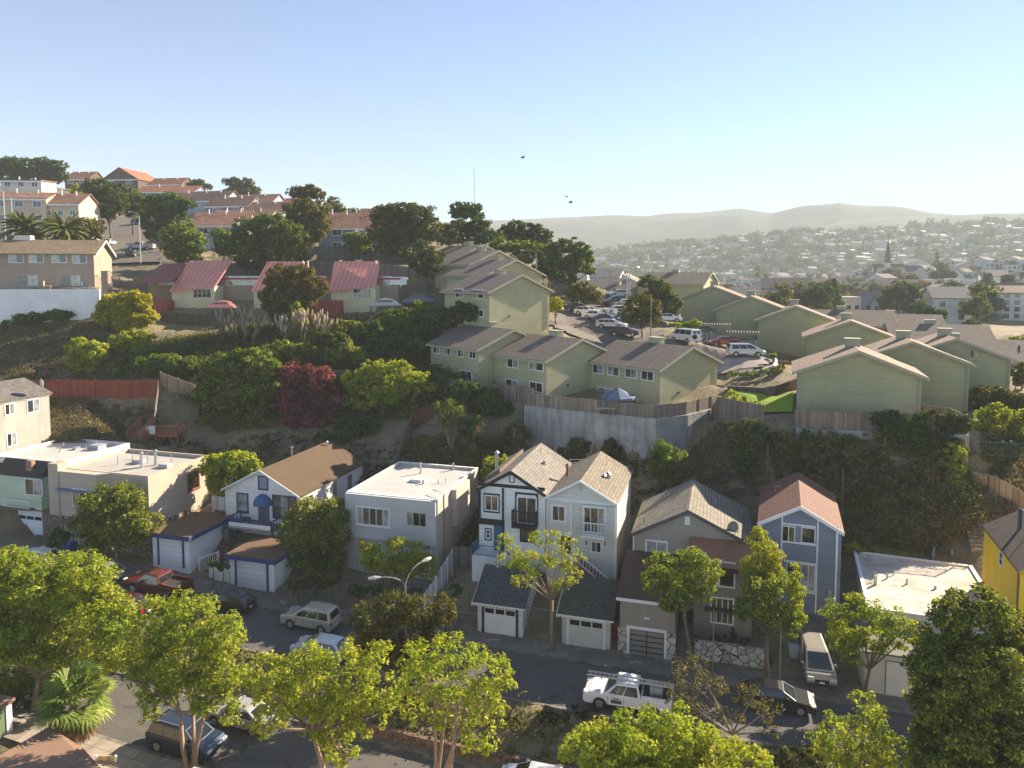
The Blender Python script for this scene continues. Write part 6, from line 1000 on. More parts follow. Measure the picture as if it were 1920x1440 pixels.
# cordylines, spiky bush
def cordyline(label, base, heads, Y, leafl, mat=GRNL, cat='tree', name='cordyline', skirt=True):
    SEED[0] += 1; rs = np.random.RandomState(SEED[0]); o = thing(name, label, cat, base); OFF[o.name] = 0; b = MB(); l = MB(); d_ = MB()
    for px, py in heads:
        c = P(px, py, Y + rs.uniform(-.5, .5)) - base; b.tube([(0, 0, -.3), (c.x * .4, c.y * .4, c.z * .5), tuple(c)], [.16, .12, .09], 6)
        for mbx, n, z0, dn in ((l, 70, -.35, 0), (d_, 26 if skirt else 0, -1.2, 1)):
            for k in range(n):
                az = rs.uniform(0, 6.28); el = rs.uniform(z0, 1.4) if not dn else rs.uniform(-1.5, -.9); dv = Vector((math.cos(az) * math.cos(el), math.sin(az) * math.cos(el), math.sin(el))); L = leafl * rs.uniform(.7, 1.1); sd_ = dv.cross(Vector((0, 0, 1)));
                if sd_.length < .05: sd_ = Vector((1, 0, 0))
                sd_ = sd_.normalized() * leafl * .055; m_ = c + dv * L * .6; e = c + dv * L + Vector((0, 0, -.22 * L)); mbx.quad(c - sd_ * .6, m_ - sd_, m_ + sd_, c + sd_ * .6); mbx.quad(m_ - sd_, e, m_ + sd_)
    b.build('trunk', BRKG, o); l.build('leaf_rosettes', mat, o, norm=False)
    if skirt: d_.build('dead_leaves', LEAF((.22, .16, .08), (.30, .22, .12)), o, norm=False)
    return o
cordyline('tall cordylines with pale trunks behind the grey townhouse', on(846, 79), [(822, 768), (845, 762), (865, 775), (835, 790), (858, 798)], 78, 1.3); cordyline('spiky green cordyline with drooping skirts beside the tall ones', on(888, 79), [(880, 800), (897, 792), (870, 815), (890, 825)], 78, 1.2, DKG)
cordyline('upright feathery bush at the end of the concrete wall', on(962, 79.5), [(950, 815), (965, 800), (980, 810), (945, 835), (975, 835), (990, 822)], 78.5, 1.3, OLG, 'shrub', 'feathery_shrub', False)
shrub('dark ivy mound below the middle condominium terrace', [(870, 735, 30, 18), (915, 748, 30, 18), (900, 765, 30, 18), (940, 770, 22, 20)], 83, DKG, .2); shrub('bush at the foot of the concrete wall, left', [(1085, 838, 22, 16), (1065, 850, 18, 14)], 77, OLG, .18); shrub('dark bush at the foot of the concrete wall, centre', [(1145, 845, 20, 18)], 75.4, DKO, .17)
# fan palm
def fanpalm(label, base, c, r, n=64):
    rs = np.random.RandomState(77); o = thing('fan_palm', label, 'palm', base); OFF[o.name] = 0; c = c - base; MB().tube([(0, 0, -.5), (c.x * .5, c.y * .5, c.z * .5), tuple(c)], [.28, .25, .22], 10).build('trunk', BRK1, o); l, dd = MB(), MB()
    for k in range(n):
        dead = k > n * .8; az = rs.uniform(0, 6.28); el = rs.uniform(-.55, 1.35) if not dead else rs.uniform(-1.4, -.8); dv = Vector((math.cos(az) * math.cos(el), math.sin(az) * math.cos(el), math.sin(el))); pe = r * rs.uniform(.4, .58); h = c + dv * pe; m_ = dd if dead else l
        sd_ = dv.cross(Vector((0, 0, 1))).normalized(); upv = sd_.cross(dv).normalized(); m_.quad(c - sd_ * .02, h - sd_ * .02, h + sd_ * .02, c + sd_ * .02); K = 17; L = r * .52 * rs.uniform(.85, 1.1)
        for j in range(K):
            a = (j / (K - 1) - .5) * 3.5; e = (dv * math.cos(a) + sd_ * math.sin(a)).normalized(); s2 = (-dv * math.sin(a) + sd_ * math.cos(a)) * L * .07; tip = h + e * L + Vector((0, 0, -.22 * L)) + upv * .03; mid = h + e * L * .6 + upv * rs.uniform(-.03, .06); m_.quad(h, mid - s2, tip, mid + s2)
    l.build('fronds', LEAF((.24, .33, .07), (.40, .44, .11), (.15, .22, .045), .45), o, norm=False); dd.build('dead_fronds', LEAF((.24, .15, .07), (.32, .21, .11)), o, norm=False); return o
fanpalm('fan palm with brown skirt rising over the brown hip roof', SW(-36.6, 30.4, -1.5), P(141, 1312, 41.0), 2.35)
def featherpalm(label, base, c, r, n=80, mat=None, group=None):
    SEED[0] += 1; rs = np.random.RandomState(SEED[0]); o = thing('feather_palm', label, 'palm', base, 0, group); OFF[o.name] = 0; c = c - base; MB().tube([(0, 0, -.5), tuple(c * .5), tuple(c)], [.35, .32, .32], 8).build('trunk', BRK1, o); l = MB()
    for k in range(n):
        az = rs.uniform(0, 6.28); el = rs.uniform(-.5, 1.3); prev = None; p = c.copy(); dv = Vector((math.cos(az) * math.cos(el), math.sin(az) * math.cos(el), math.sin(el))); seg = 7; w_ = r * .10
        for j in range(seg + 1):
            sd_ = Vector((-math.sin(az), math.cos(az), 0)); wj = w_ * math.sin(math.pi * (j + .6) / (seg + 1.4)); dr = Vector((0, 0, -wj * .8)); cur = (p - sd_ * wj + dr, p, p + sd_ * wj + dr)
            if prev: l.quad(prev[0], cur[0], cur[1], prev[1]); l.quad(prev[1], cur[1], cur[2], prev[2])
            prev = cur; p = p + dv * (r / seg); dv = (dv + Vector((0, 0, -.20))).normalized()
    l.build('fronds', mat or LEAF((.10, .12, .02), (.20, .19, .04), (.06, .08, .015), .3), o, norm=False); return o
featherpalm('left feather palm behind the beige duplex', on(48, 128), P(48, 432, 128), 4.2); featherpalm('right feather palm behind the beige duplex', on(122, 128), P(122, 432, 128), 4.2); featherpalm('tall feather palm in the town beyond the stepped gables', on(1538, 215), P(1538, 552, 215), 5.2, 50, DKO)
# --- left hillside
YB = lambda lab, bl, Y, m=YEL_, **k: shrub(lab, bl, Y, m, .24, **k)
YB('large yellow bush beside the end of the white wall', [(215, 575, 30, 22), (250, 570, 30, 22), (235, 600, 42, 24), (200, 600, 24, 18), (265, 600, 26, 18)], 102); YB('yellow green bush low on the slope by itself', [(150, 655, 24, 18), (175, 665, 26, 24), (150, 680, 24, 18), (165, 695, 20, 14)], 93, LIME); YB('yellow bush in the middle of the left slope', [(230, 640, 28, 16), (265, 635, 24, 16), (250, 655, 30, 14)], 97, LIME); YB('dark green ground bushes above the tan fence', [(300, 685, 45, 18), (350, 690, 30, 18), (240, 700, 40, 12)], 92, GRNL); YB('dark bush row along the foot of the white wall', [(60, 598, 30, 8), (110, 592, 30, 8), (25, 606, 20, 6)], 103.4, GRNL)
def pampas(label, blobs, Y, n, pl=(.62, .50, .37)):
    SEED[0] += 1; rs = np.random.RandomState(SEED[0]); q = P(*blobs[0][:2], Y); base = Vector((q.x, q.y, gz(q.x, q.y))); o = thing('pampas_grass', label, 'pampas grass', base); OFF[o.name] = 0; b = MB(); st = MB(); l = MB()
    for i in range(n):
        px, py, rx, rz = blobs[i % len(blobs)]; x = px + rs.uniform(-1, 1) * rx; y = py + rs.uniform(-1, 1) * rz; yy = Y + rs.uniform(-1.5, 1.5); t_ = P(x, y, yy) - base; root = Vector((t_.x * .85, t_.y, t_.z - rs.uniform(1.8, 2.6))); d = (t_ - root).normalized(); ln = Vector((rs.uniform(-.45, .25), rs.uniform(-.2, .2), 0)); st.tube([root, t_], .03, 4, False); b.tube([t_ - d * .1, t_ + d * .45 + ln * .15, t_ + d * .9 + ln * .45, t_ + d * 1.35 + ln], [.05, .20, .15, .02], 6)
        for k in range(5): a = rs.uniform(0, 6.28); e = root + Vector((math.cos(a) * .9, math.sin(a) * .9, rs.uniform(.2, 1.0))); s_ = Vector((-math.sin(a), math.cos(a), 0)) * .05; l.quad(root - s_, root.lerp(e, .6) + Vector((0, 0, .35)) - s_, e, root.lerp(e, .6) + Vector((0, 0, .35)) + s_)
    b.build('plumes', LEAF(pl, dk(pl, .8), None, .35), o, norm=False, smooth=True); st.build('stalks', LEAF((.2, .17, .08), (.26, .22, .1)), o, norm=False); l.build('leaves', LEAF((.10, .11, .04), (.18, .16, .07)), o, norm=False); return o
pampas('pinkish pampas grass clump left of the rusty leaved tree', [(440, 600, 35, 14), (470, 605, 25, 18), (430, 620, 20, 16), (455, 632, 30, 14)], 102, 70, (.46, .37, .28)); pampas('pale pampas grass clump below the school garden', [(545, 612, 28, 12), (580, 605, 32, 12), (610, 615, 22, 14), (565, 632, 40, 12)], 102, 85)
tree('rusty tipped round tree in front of the school', on(548, 106), 105.5, [(525, 525, 28, 24), (560, 520, 32, 22), (590, 545, 22, 26), (515, 565, 26, 28), (555, 565, 36, 32), (540, 600, 32, 18)], RUSTL, .27, BRK1, .2, 2.2, mat2=GRNL, frac2=.35); shrub('tall vine covered stump beside the rusty tree', [(560, 600, 14, 22), (558, 580, 10, 14)], 103, LIME, .2)
for lab, bl, Y, m in (('clipped hedge mound right of the big pine', [(505, 665, 26, 18), (535, 660, 26, 18), (520, 680, 34, 14)], 95, HED), ('rounded hedge in the middle of the bank', [(575, 660, 26, 18), (600, 668, 28, 18), (560, 678, 22, 14)], 95, HED), ('rounded hedge right of the middle of the bank', [(640, 660, 32, 20), (665, 672, 26, 18), (625, 680, 26, 14)], 94.5, HED), ('hedge mound behind the rounded hedges', [(650, 618, 28, 16), (670, 630, 22, 14)], 101, HED), ('bright green dome shaped tree by the school fence', [(735, 600, 28, 16), (765, 600, 26, 18), (720, 625, 26, 18), (760, 630, 30, 22), (745, 650, 34, 20)], 103, GRNL),
                      ('dark hedge mass left of the lowest condominium', [(700, 650, 34, 20), (745, 660, 30, 16), (690, 625, 28, 20), (780, 650, 20, 20)], 99, DKG), ('sunlit hedge below the blue grey gazebos', [(790, 580, 22, 14), (805, 592, 18, 12)], 106, HED), ('dark hedge between gazebo and tall condominium', [(825, 600, 28, 20), (855, 595, 24, 20), (800, 610, 22, 18)], 103, DKG), ('dark green bush against the tall condominium wall', [(880, 590, 20, 14), (868, 580, 14, 14)], 99, DKG), ('dark undergrowth below the hedge mass', [(620, 640, 40, 14), (560, 690, 50, 12)], 93.5, DKG)):
    shrub(lab, bl, Y, m, .25, 2.6, 'hedge' if 'hedge' in lab else 'shrub')
# --- upper hill trees
FT = [('big dark green tree in front of the terrace houses', 500, 128, [(465, 435, 26, 22), (505, 425, 34, 22), (540, 445, 30, 26), (450, 465, 28, 26), (500, 470, 44, 32), (550, 480, 28, 26), (480, 492, 34, 16)], GRNL, DKG, .4), ('round yellow green tree left of the dark green mass', 340, 128, [(325, 445, 22, 18), (350, 440, 24, 18), (362, 460, 22, 18), (330, 470, 26, 18), (350, 482, 28, 12)], LIMD, GRNL, .5), ('small green tree behind the round yellow green one', 420, 138, [(415, 445, 18, 18), (425, 465, 22, 22)], GRNL, LIME, .3),
      ('tall golden eucalyptus on the slope above the school', 572, 142, [(560, 400, 26, 20), (590, 395, 26, 22), (550, 425, 24, 22), (580, 430, 34, 28), (600, 420, 18, 24), (560, 455, 26, 20)], OLG, GLD_, .35), ('brown tipped eucalyptus crown behind the golden one', 572, 150, [(555, 360, 16, 9), (580, 356, 18, 9), (598, 366, 14, 8), (570, 368, 22, 8)], OLG, RUSTL, .3), ('broad dark eucalyptus in the middle of the ridge', 770, 136, [(720, 405, 24, 20), (755, 398, 30, 18), (790, 405, 28, 20), (805, 435, 22, 26), (715, 440, 24, 22), (755, 440, 38, 28), (730, 465, 24, 14)], DKO, OLG, .4), ('clumped tree with bare stems beside the upper condominiums', 800, 120, [(795, 468, 20, 14), (815, 482, 18, 16), (785, 495, 18, 16), (805, 508, 20, 14)], OLG, DKG, .4),
      ('umbrella pine standing on the skyline', 874, 158, [(862, 388, 16, 9), (885, 390, 18, 9), (872, 400, 24, 10), (895, 405, 14, 8), (855, 402, 12, 7)], DKG, DKO, .3), ('dark cypress below the umbrella pine', 895, 140, [(880, 430, 18, 14), (900, 425, 22, 14), (915, 445, 26, 14), (885, 448, 26, 12), (860, 420, 14, 8)], DKG, DKO, .2), ('golden leaved tree left of the dark cypress', 842, 150, [(830, 432, 16, 12), (850, 430, 18, 12), (840, 448, 24, 12)], GLD_, OLG, .4), ('yellowish tree in front of the grey terrace house', 672, 140, [(660, 448, 16, 14), (682, 450, 18, 14), (670, 465, 26, 10)], LIMD, OLG, .4), ('small pale tree by the white low house', 748, 140, [(742, 470, 18, 10), (760, 474, 18, 9)], LIMD, OLG, .5),
      ('dark layered cypress on the right shoulder of the ridge', 985, 150, [(965, 425, 22, 10), (995, 430, 24, 10), (1020, 440, 18, 8), (975, 445, 28, 10), (1005, 455, 28, 12), (950, 440, 20, 12)], DKG, DKO, .2), ('sunlit pine spreading behind the tall condominium', 960, 135, [(945, 462, 24, 14), (975, 465, 24, 14), (990, 482, 28, 14), (1010, 470, 20, 12)], GRNL, LIMD, .35), ('tall twin stemmed pine beside the parking road', 1065, 132, [(1040, 470, 20, 16), (1065, 460, 22, 14), (1090, 472, 20, 16), (1045, 495, 24, 16), (1080, 500, 28, 16), (1095, 485, 20, 14), (1060, 520, 24, 12), (1105, 508, 12, 9)], DKG, GRNL, .4), ('pine between the layered cypress and the twin stemmed pine', 1030, 138, [(1030, 480, 22, 18), (1045, 510, 24, 18), (1020, 505, 20, 16)], DKG, GRNL, .3),
      ('large dark cypress beside the hill street', 208, 165, [(185, 355, 26, 18), (215, 360, 20, 16), (175, 378, 22, 16), (205, 385, 30, 18), (225, 382, 16, 16), (195, 400, 28, 12)], DKG, DKO, .25), ('dark round tree behind the hill street lamp', 300, 150, [(290, 385, 24, 16), (320, 380, 26, 16), (345, 385, 20, 12), (290, 415, 26, 22), (325, 415, 26, 24), (295, 440, 22, 14)], DKG, GRNL, .4), ('green tree between cypress and round tree', 250, 170, [(245, 365, 14, 14), (258, 380, 14, 16), (245, 395, 16, 14)], GRNL, DKG, .4), ('dark cypress at the left edge on the skyline', 30, 215, [(15, 308, 24, 12), (45, 312, 26, 14), (20, 330, 30, 14), (65, 330, 20, 14)], DKG, GRNL, .3), ('spiky dark cypress on the skyline next to the left edge one', 95, 215, [(80, 305, 16, 10), (105, 312, 18, 10), (90, 330, 26, 16), (115, 330, 12, 12)], DKG, DKO, .2),
      ('eucalyptus on the skyline above the terrace roofs', 450, 235, [(435, 342, 16, 9), (460, 345, 16, 9), (450, 360, 26, 9), (478, 358, 10, 8)], OLG, DKG, .3), ('distant cypress between the roofs on the skyline', 375, 245, [(365, 345, 14, 5), (382, 350, 16, 6), (372, 340, 10, 4)], DKG, DKO, .2), ('pale slim tree on the skyline by the blue house', 630, 172, [(625, 385, 12, 14), (638, 395, 10, 12), (630, 400, 14, 10)], OLG, LIMD, .3), ('low tree on the skyline right of the slim pale one', 665, 180, [(660, 398, 16, 7), (675, 402, 10, 6)], GRNL, OLG, .3), ('dry feathery tree beside the feather palms', 170, 140, [(160, 425, 16, 16), (178, 430, 16, 18), (165, 445, 20, 12)], SPARSE, LIMD, .3), ('yellow tree behind the curved lamp on the hill', 143, 172, [(143, 370, 10, 20)], LIMD, YEL_, .4),
      ('flat topped twin crowned tree in the parking verge', 1202, 108, [(1185, 568, 14, 10), (1205, 562, 18, 10), (1225, 572, 14, 12), (1180, 588, 20, 12), (1210, 588, 24, 16), (1228, 595, 12, 16), (1195, 600, 22, 10)], OLG, GLD_, .35), ('weeping olive tree behind the twin crowned tree', 1232, 121, [(1215, 528, 18, 12), (1240, 545, 22, 18), (1225, 560, 26, 18), (1258, 570, 18, 20), (1250, 590, 18, 10)], OLG, DKG, .35), ('golden topped tree behind the parked cars', 1098, 128, [(1075, 548, 18, 12), (1095, 540, 18, 10), (1110, 555, 20, 12), (1120, 562, 12, 10), (1085, 558, 18, 10)], GLD_, DKO, .45), ('young yellow tree with slim trunk on the parking verge', 1042, 110, [(1036, 565, 11, 9), (1046, 568, 10, 10), (1040, 578, 13, 8)], YEL_, LIME, .4), ('slim dark cypress at the lane end, left one', 1133, 150, [(1133, 552, 5, 8), (1133, 562, 6, 8)], DKG, DKG, 0), ('slim dark cypress at the lane end, right one', 1155, 150, [(1155, 550, 6, 9), (1155, 562, 7, 8)], DKG, DKG, 0)]
for lab, bx, Y, bl, m1, m2, f2 in FT:
    bl = [(q[0], q[1] + 1, q[2] * 1.13, q[3] * 1.13) for q in bl] + [(sum(q[0] for q in bl) / len(bl), sum(q[1] for q in bl) / len(bl) + 4, max(q[2] for q in bl) * .8, max(q[3] for q in bl) * .8)]
    yv = Y + (1 if Y < 125 else 3); lf = .24 * (Y / 110) ** .9; tree(lab, on(bx, yv), Y, bl, m1, lf, BRK1 if Y > 100 else BRK2, .2 if Y > 120 else .13, 2.0, mat2=m2 if f2 else None, frac2=f2, subr=.29, name='cypress' if 'cypress' in lab else 'pine_tree' if 'pine' in lab else 'tree')
shrub('low green bushes beside the white hatchback', [(1270, 610, 14, 5), (1300, 608, 16, 7), (1285, 618, 18, 6)], 110, LIMD, .2); shrub('clipped hedge along the round parking bay', [(1375, 702, 12, 6), (1395, 702, 12, 6), (1415, 702, 12, 6), (1435, 700, 12, 7), (1455, 695, 12, 7)], 89.3, HED, .17, cat='hedge'); shrub('small orange brown bushes at the end of the parking bay', [(1468, 682, 9, 7), (1462, 692, 9, 6)], 90.5, GLD_, .16); shrub('white flowering bush at the fence corner by the lawn', [(1372, 742, 12, 8), (1390, 750, 14, 7), (1412, 758, 14, 5)], 78.6, LIME, .15); shrub('dark hedge clump under the handrail by the stepped gables', [(1450, 668, 10, 5)], 96, HED, .16, cat='hedge')
# --- front gardens and median shrubs
shrub('dark shrub beside the stone base of the beige townhouse', [(112, 1010, 16, 18), (100, 1020, 12, 10)], 62.5, DKG, .17); shrub('trailing plants on the white planter wall', [(400, 1060, 10, 8), (420, 1065, 12, 6)], 60, DKG, .13); shrub('dark garden bed under the bushy yellow green tree', [(560, 1095, 30, 10), (610, 1090, 28, 12)], 58.5, DKO, .15); shrub('dark bushes beside the driveway of the grey townhouse', [(672, 1110, 22, 10), (700, 1105, 16, 10)], 56.5, DKG, .14); shrub('green vine on the white stepped screen', [(855, 1110, 12, 14), (848, 1130, 10, 10)], 54.3, DKG, .14); shrub('dry plants behind the white cracked stone wall', [(1370, 1195, 12, 16), (1400, 1205, 14, 10), (1340, 1200, 12, 8)], 51.8, DKO, .13)
shrub('reddish brown shrubs on the median before the white pickup', [(985, 1370, 28, 22), (1030, 1350, 28, 16), (1080, 1345, 30, 14), (1010, 1390, 32, 20), (1060, 1380, 30, 20), (1110, 1340, 20, 12)], 43.8, LEAF((.06, .045, .02), (.11, .065, .03), (.035, .03, .012), .25), .14, 1.5); shrub('brown grassy shrub beside the lower kerb', [(935, 1335, 22, 16), (960, 1345, 20, 14)], 44, SPARSE, .13, 1.2); shrub('dark bushes under the loose lime tree', [(1490, 1420, 28, 16), (1530, 1425, 30, 16), (1460, 1435, 22, 14)], 38.6, DKO, .14); shrub('red brown bush between the two big left trees', [(245, 1270, 18, 14), (262, 1285, 14, 10), (470, 1240, 14, 10)], 50.5, DKO, .15)
# --- ground cover
def cover_(name, polys, n, mat, leaf, hgt, seed, clump=.5, kind='stuff'):
    rs = np.random.RandomState(seed); Cs = []
    for poly, w_ in polys:
        pts = [PX(a, b_, 0) if isinstance(a, (int, float)) else a for a, b_ in poly]; xs = np.array([p.x for p in pts]); ys = np.array([p.y for p in pts]); k = int(n * w_); X = rs.uniform(xs.min(), xs.max(), k); Y = rs.uniform(ys.min(), ys.max(), k); ins = np.zeros(k, bool); j = len(pts) - 1
        for i in range(len(pts)):
            ins ^= ((ys[i] > Y) != (ys[j] > Y)) & (X < (xs[j] - xs[i]) * (Y - ys[i]) / ((ys[j] - ys[i]) or 1e-9) + xs[i]); j = i
        X, Y = X[ins], Y[ins]; Cs.append(np.stack([X, Y, gzs(X, Y)], 1))
    B_ = np.concatenate(Cs); m = len(B_); hh = hgt * rs.uniform(.3, 1.2, m); per = 16; k = np.repeat(np.arange(m), per); e = rs.randn(len(k), 3) * np.array([clump, clump, .5]) * .55; p = B_[k] + e * hh[k][:, None]; p[:, 2] = B_[k, 2] + np.abs(e[:, 2]) * hh[k] * 1.6; nn = rs.randn(len(k), 3) + np.array([0, 0, .5]); nn /= np.linalg.norm(nn, axis=1, keepdims=True)
    o = leafmesh(name, p, nn, leaf, rs, mat); o['kind'] = kind; return o
def cover_(name, polys, n, mat, leaf, hgt, seed, clump=.5, kind='stuff'):
    rs = np.random.RandomState(seed); Cs = []
    for poly, w_ in polys:
        pts = [PX(a, b_, 0) if isinstance(a, (int, float)) else a for a, b_ in poly]; xs = np.array([p.x for p in pts]); ys = np.array([p.y for p in pts]); k = int(n * w_); X = rs.uniform(xs.min(), xs.max(), k); Y = rs.uniform(ys.min(), ys.max(), k); ins = np.zeros(k, bool); j = len(pts) - 1
        for i in range(len(pts)):
            ins ^= ((ys[i] > Y) != (ys[j] > Y)) & (X < (xs[j] - xs[i]) * (Y - ys[i]) / ((ys[j] - ys[i]) or 1e-9) + xs[i]); j = i
        X, Y = X[ins], Y[ins]; Cs.append(np.stack([X, Y, gzs(X, Y)], 1))
    B_ = np.concatenate(Cs); m = len(B_); hh = hgt * rs.uniform(.25, 1.2, m); per = 26; k = np.repeat(np.arange(m), per); e = rs.randn(len(k), 3) * np.array([clump, clump, .5]) * .6; p = B_[k] + e * hh[k][:, None]; p[:, 2] = B_[k, 2] + np.abs(e[:, 2]) * hh[k] * 1.7; nn = rs.randn(len(k), 3) + np.array([0, 0, .5]); nn /= np.linalg.norm(nn, axis=1, keepdims=True)
    o = leafmesh(name, p, nn, leaf, rs, mat); o['kind'] = kind; return o
BK2 = [(1436, 69.6), (1640, 67.2), (1814, 65.9), (1824, 61.3), (1700, 61.6), (1590, 62.6), (1490, 65)]; BKW = [(1434, 69.9), (1640, 67.3), (1814, 66.1), (1815, 65.0), (1640, 66.2), (1436, 68.9)]
BR1 = LEAF((.22, .17, .085), (.36, .28, .14), (.13, .11, .05), .4); BR2 = LEAF((.15, .19, .045), (.27, .29, .07), (.09, .12, .028), .45); BR3 = LEAF((.19, .19, .055), (.33, .29, .10), (.11, .12, .035), .42)
cover_('undergrowth', [(BK2, 1.0), (BKW, .2)], 9500, BR1, .10, 1.0, 1, .75); cover_('undergrowth', [(BK2, .55), (BKW, 1.6)], 5200, BR2, .11, 1.6, 2, .6)
md = [(SW(s, 39.8), 0) for s in range(-70, 31, 10)] + [(SW(s, 43.1), 0) for s in range(30, -71, -10)]
LB = [([(860, 64), (1000, 70), (1000, 80), (880, 80.5), (780, 80), (720, 72)], .5), ([(330, 90), (640, 95), (830, 97), (900, 87), (820, 84), (600, 86), (420, 84)], 1.2), ([(180, 96), (480, 108), (800, 109), (830, 98), (600, 95), (330, 91), (150, 91)], 1.3)]
cover_('undergrowth', [(md, 1.2)] + LB, 7500, BR3, .12, .9, 3, .8); cover_('undergrowth', [([(200, 93), (480, 106), (800, 108), (840, 98), (600, 94), (360, 91)], 1.0), ([(380, 86), (820, 85.5), (900, 87), (820, 96), (620, 94), (380, 90)], .8)], 4200, LEAF((.06, .095, .02), (.11, .14, .03), (.035, .055, .013), .4), .15, 1.5, 6, .7)
cover_('undergrowth', [([(330, 79), (520, 78), (700, 72), (860, 69), (1010, 69), (1230, 68), (1290, 70), (1220, 74), (1010, 80), (780, 81), (520, 84), (340, 82)], 1.0)], 4200, LEAF((.10, .075, .04), (.16, .12, .06), (.06, .06, .025), .35), .10, .5, 8, .9)
cover_('dry_grass', [([(-60, 90), (180, 89), (330, 90), (200, 103), (-60, 103)], 1.4), ([(60, 77), (300, 79), (300, 86.5), (60, 86.5)], .8), ([(1830, 62), (1940, 60), (1940, 78), (1830, 75)], .7), ([(1290, 74), (1345, 76), (1430, 69.6), (1440, 66), (1330, 66.8), (1270, 70)], .35), ([(700, 70), (880, 69), (1000, 76), (780, 81)], .5)], 5200, LEAF((.22, .175, .09), (.31, .25, .13), (.12, .11, .05), .35), .10, .33, 4, .9)
rs = np.random.RandomState(19); bl = []
for i in range(190): px = rs.uniform(1436, 1806); u = rs.rand(); yw = ipl(px, [(1430, 69.9), (1490, 68.7), (1560, 67.8), (1640, 67.1), (1720, 66.4), (1812, 65.8)]); c = PX(px, yw - .3 - 2.2 * u ** 1.5 - (.3 if u > .7 else 0), 12.6 - 5.5 * u + rs.uniform(-.5, .5)); bl.append((tuple(c), (.85, .6, .75)))
for i in range(150): px = rs.uniform(1440, 1812); yy = rs.uniform(61.8, 65.2); c = on(px, yy); bl.append((tuple(c + Vector((0, 0, .3))), (.8, .8, rs.uniform(.5, 1.0))))
for j, (m_, a, e) in enumerate(((BR1, .0, .38), (BR3, .38, .72), (BR2, .72, 1.0))):
    sel = [b_ for k, b_ in enumerate(bl) if a <= (k * .61803) % 1 < e]; C, N = crownpts(sel, rs, .13, .95, 12); o = leafmesh('undergrowth', C, N, .12, rs, m_); o['kind'] = 'stuff'
rs = np.random.RandomState(9); q = PX(1730, 65.9, 13); ivy = thing('ivy', 'green ivy spilling over the wall below the blank gabled condominium', 'ivy', q); OFF[ivy.name] = 0; bl = []
for i in range(60):
    px = rs.uniform(1640, 1806); py = 782 + rs.uniform(0, 1) * (px - 1625) * .62 ; c = P(px, py, 66.3 - (py - 780) * .014) - q; bl.append((tuple(c), (.9, .5, .7)))
for i in range(9): c = PX(1436 + i * 19, 69.0 - i * .1, 12.6 - rs.uniform(0, .9)) - q; bl.append((tuple(c), (.8, .5, .6)))
C, N = crownpts(bl, rs, .13, 1.3, 14); leafmesh('leaves', C, N, .13, rs, LEAF((.075, .12, .022), (.14, .18, .035), (.04, .07, .014), .4), ivy)

shrub('olive bushes at the right edge beyond the rightmost olive condominium', [(1905, 700, 14, 12, 0), (1918, 715, 16, 14, 0), (1925, 690, 14, 12, 0)], 86, OLG, .2); shrub('yellow green bushes at the right edge near the brown roofed condominium', [(1912, 640, 16, 10, 0), (1930, 650, 16, 12, 0), (1895, 655, 10, 8, 0)], 110, LIMD, .24)
# ---------------------------------------------------------------- far hills and mountain
def hillmesh(name, prof, Y, Yf, zb, m, amp, seed, nv=26, du=6):
    rs = np.random.RandomState(seed); px = np.arange(prof[0][0], prof[-1][0] + 1, du); v = np.concatenate([np.linspace(0, 1, nv), np.linspace(1.06, 1.5, 8)]); V, X = np.meshgrid(v, px, indexing='ij'); zr = np.array([P(x, ipl(x, prof), Y).z for x in px]); yy = Yf + V * (Y - Yf)
    s_ = np.where(V <= 1, np.sin(np.clip(V, 0, 1) * math.pi / 2) ** 1.3, 1 - (V - 1) * 1.2); xx = (X - CX) / F * yy; nz = np.zeros(V.shape)
    for k in range(1, 7):
        for _ in range(4): a, b = rs.randn(2) * k * 2.2 / (Y - Yf); nz += np.sin(a * xx + b * yy * 1.2 + rs.rand() * 6.3) / k / 3
    z = zb + (zr[None, :] - zb) * s_ + nz * amp * np.clip(np.minimum(V, 1.0 - np.abs(V - 1) * .0), 0, 1) * np.where(np.abs(V - 1) < .04, .15, 1)
    z[0] = zb - 15; n0, n1 = V.shape; i = np.arange(n0 * n1).reshape(n0, n1); me = bpy.data.meshes.new(name); me.from_pydata(np.stack([xx.ravel(), yy.ravel(), z.ravel()], 1).tolist(), [], np.stack([i[:-1, :-1], i[:-1, 1:], i[1:, 1:], i[1:, :-1]], -1).reshape(-1, 4).tolist())
    me.materials.append(m); me.polygons.foreach_set('use_smooth', [True] * len(me.polygons)); o = bpy.data.objects.new(name, me); COL.objects.link(o); o['kind'] = 'structure'
    return lambda px_, v_: Vector(((px_ - CX) / F * (Yf + v_ * (Y - Yf)), Yf + v_ * (Y - Yf), float(np.interp(px_, px, [np.interp(v_, v, z[:, k]) for k in range(n1)])) if False else float(z[min(n0 - 1, int(round(v_ * (nv - 1)))), min(n1 - 1, max(0, int(round((px_ - px[0]) / du))))])))
t = NT('far_slope'); c_ = t.mix(t.rng(t.noise(.012, 7), .4, .6, 0, 1), (.045, .055, .03), (.10, .095, .055)); t.put(t.p.inputs['Base Color'], t.mix(t.rng(t.noise(.03, 5), .45, .6, 0, .7), c_, (.03, .04, .02))); t.put(t.p.inputs['Roughness'], 1.0); FARM = t.m
YM, YH = 2400, 1350
hillmesh('mountain', [(-700, 425), (0, 418), (700, 420), (915, 413), (1000, 410), (1060, 407), (1150, 402), (1210, 405), (1300, 403), (1385, 393), (1440, 399), (1500, 388), (1540, 384), (1570, 379), (1620, 386), (1690, 388), (1740, 398), (1800, 402), (1920, 408), (2300, 415), (2800, 430)], YM, 1750, 12, FARM, 16, 4)
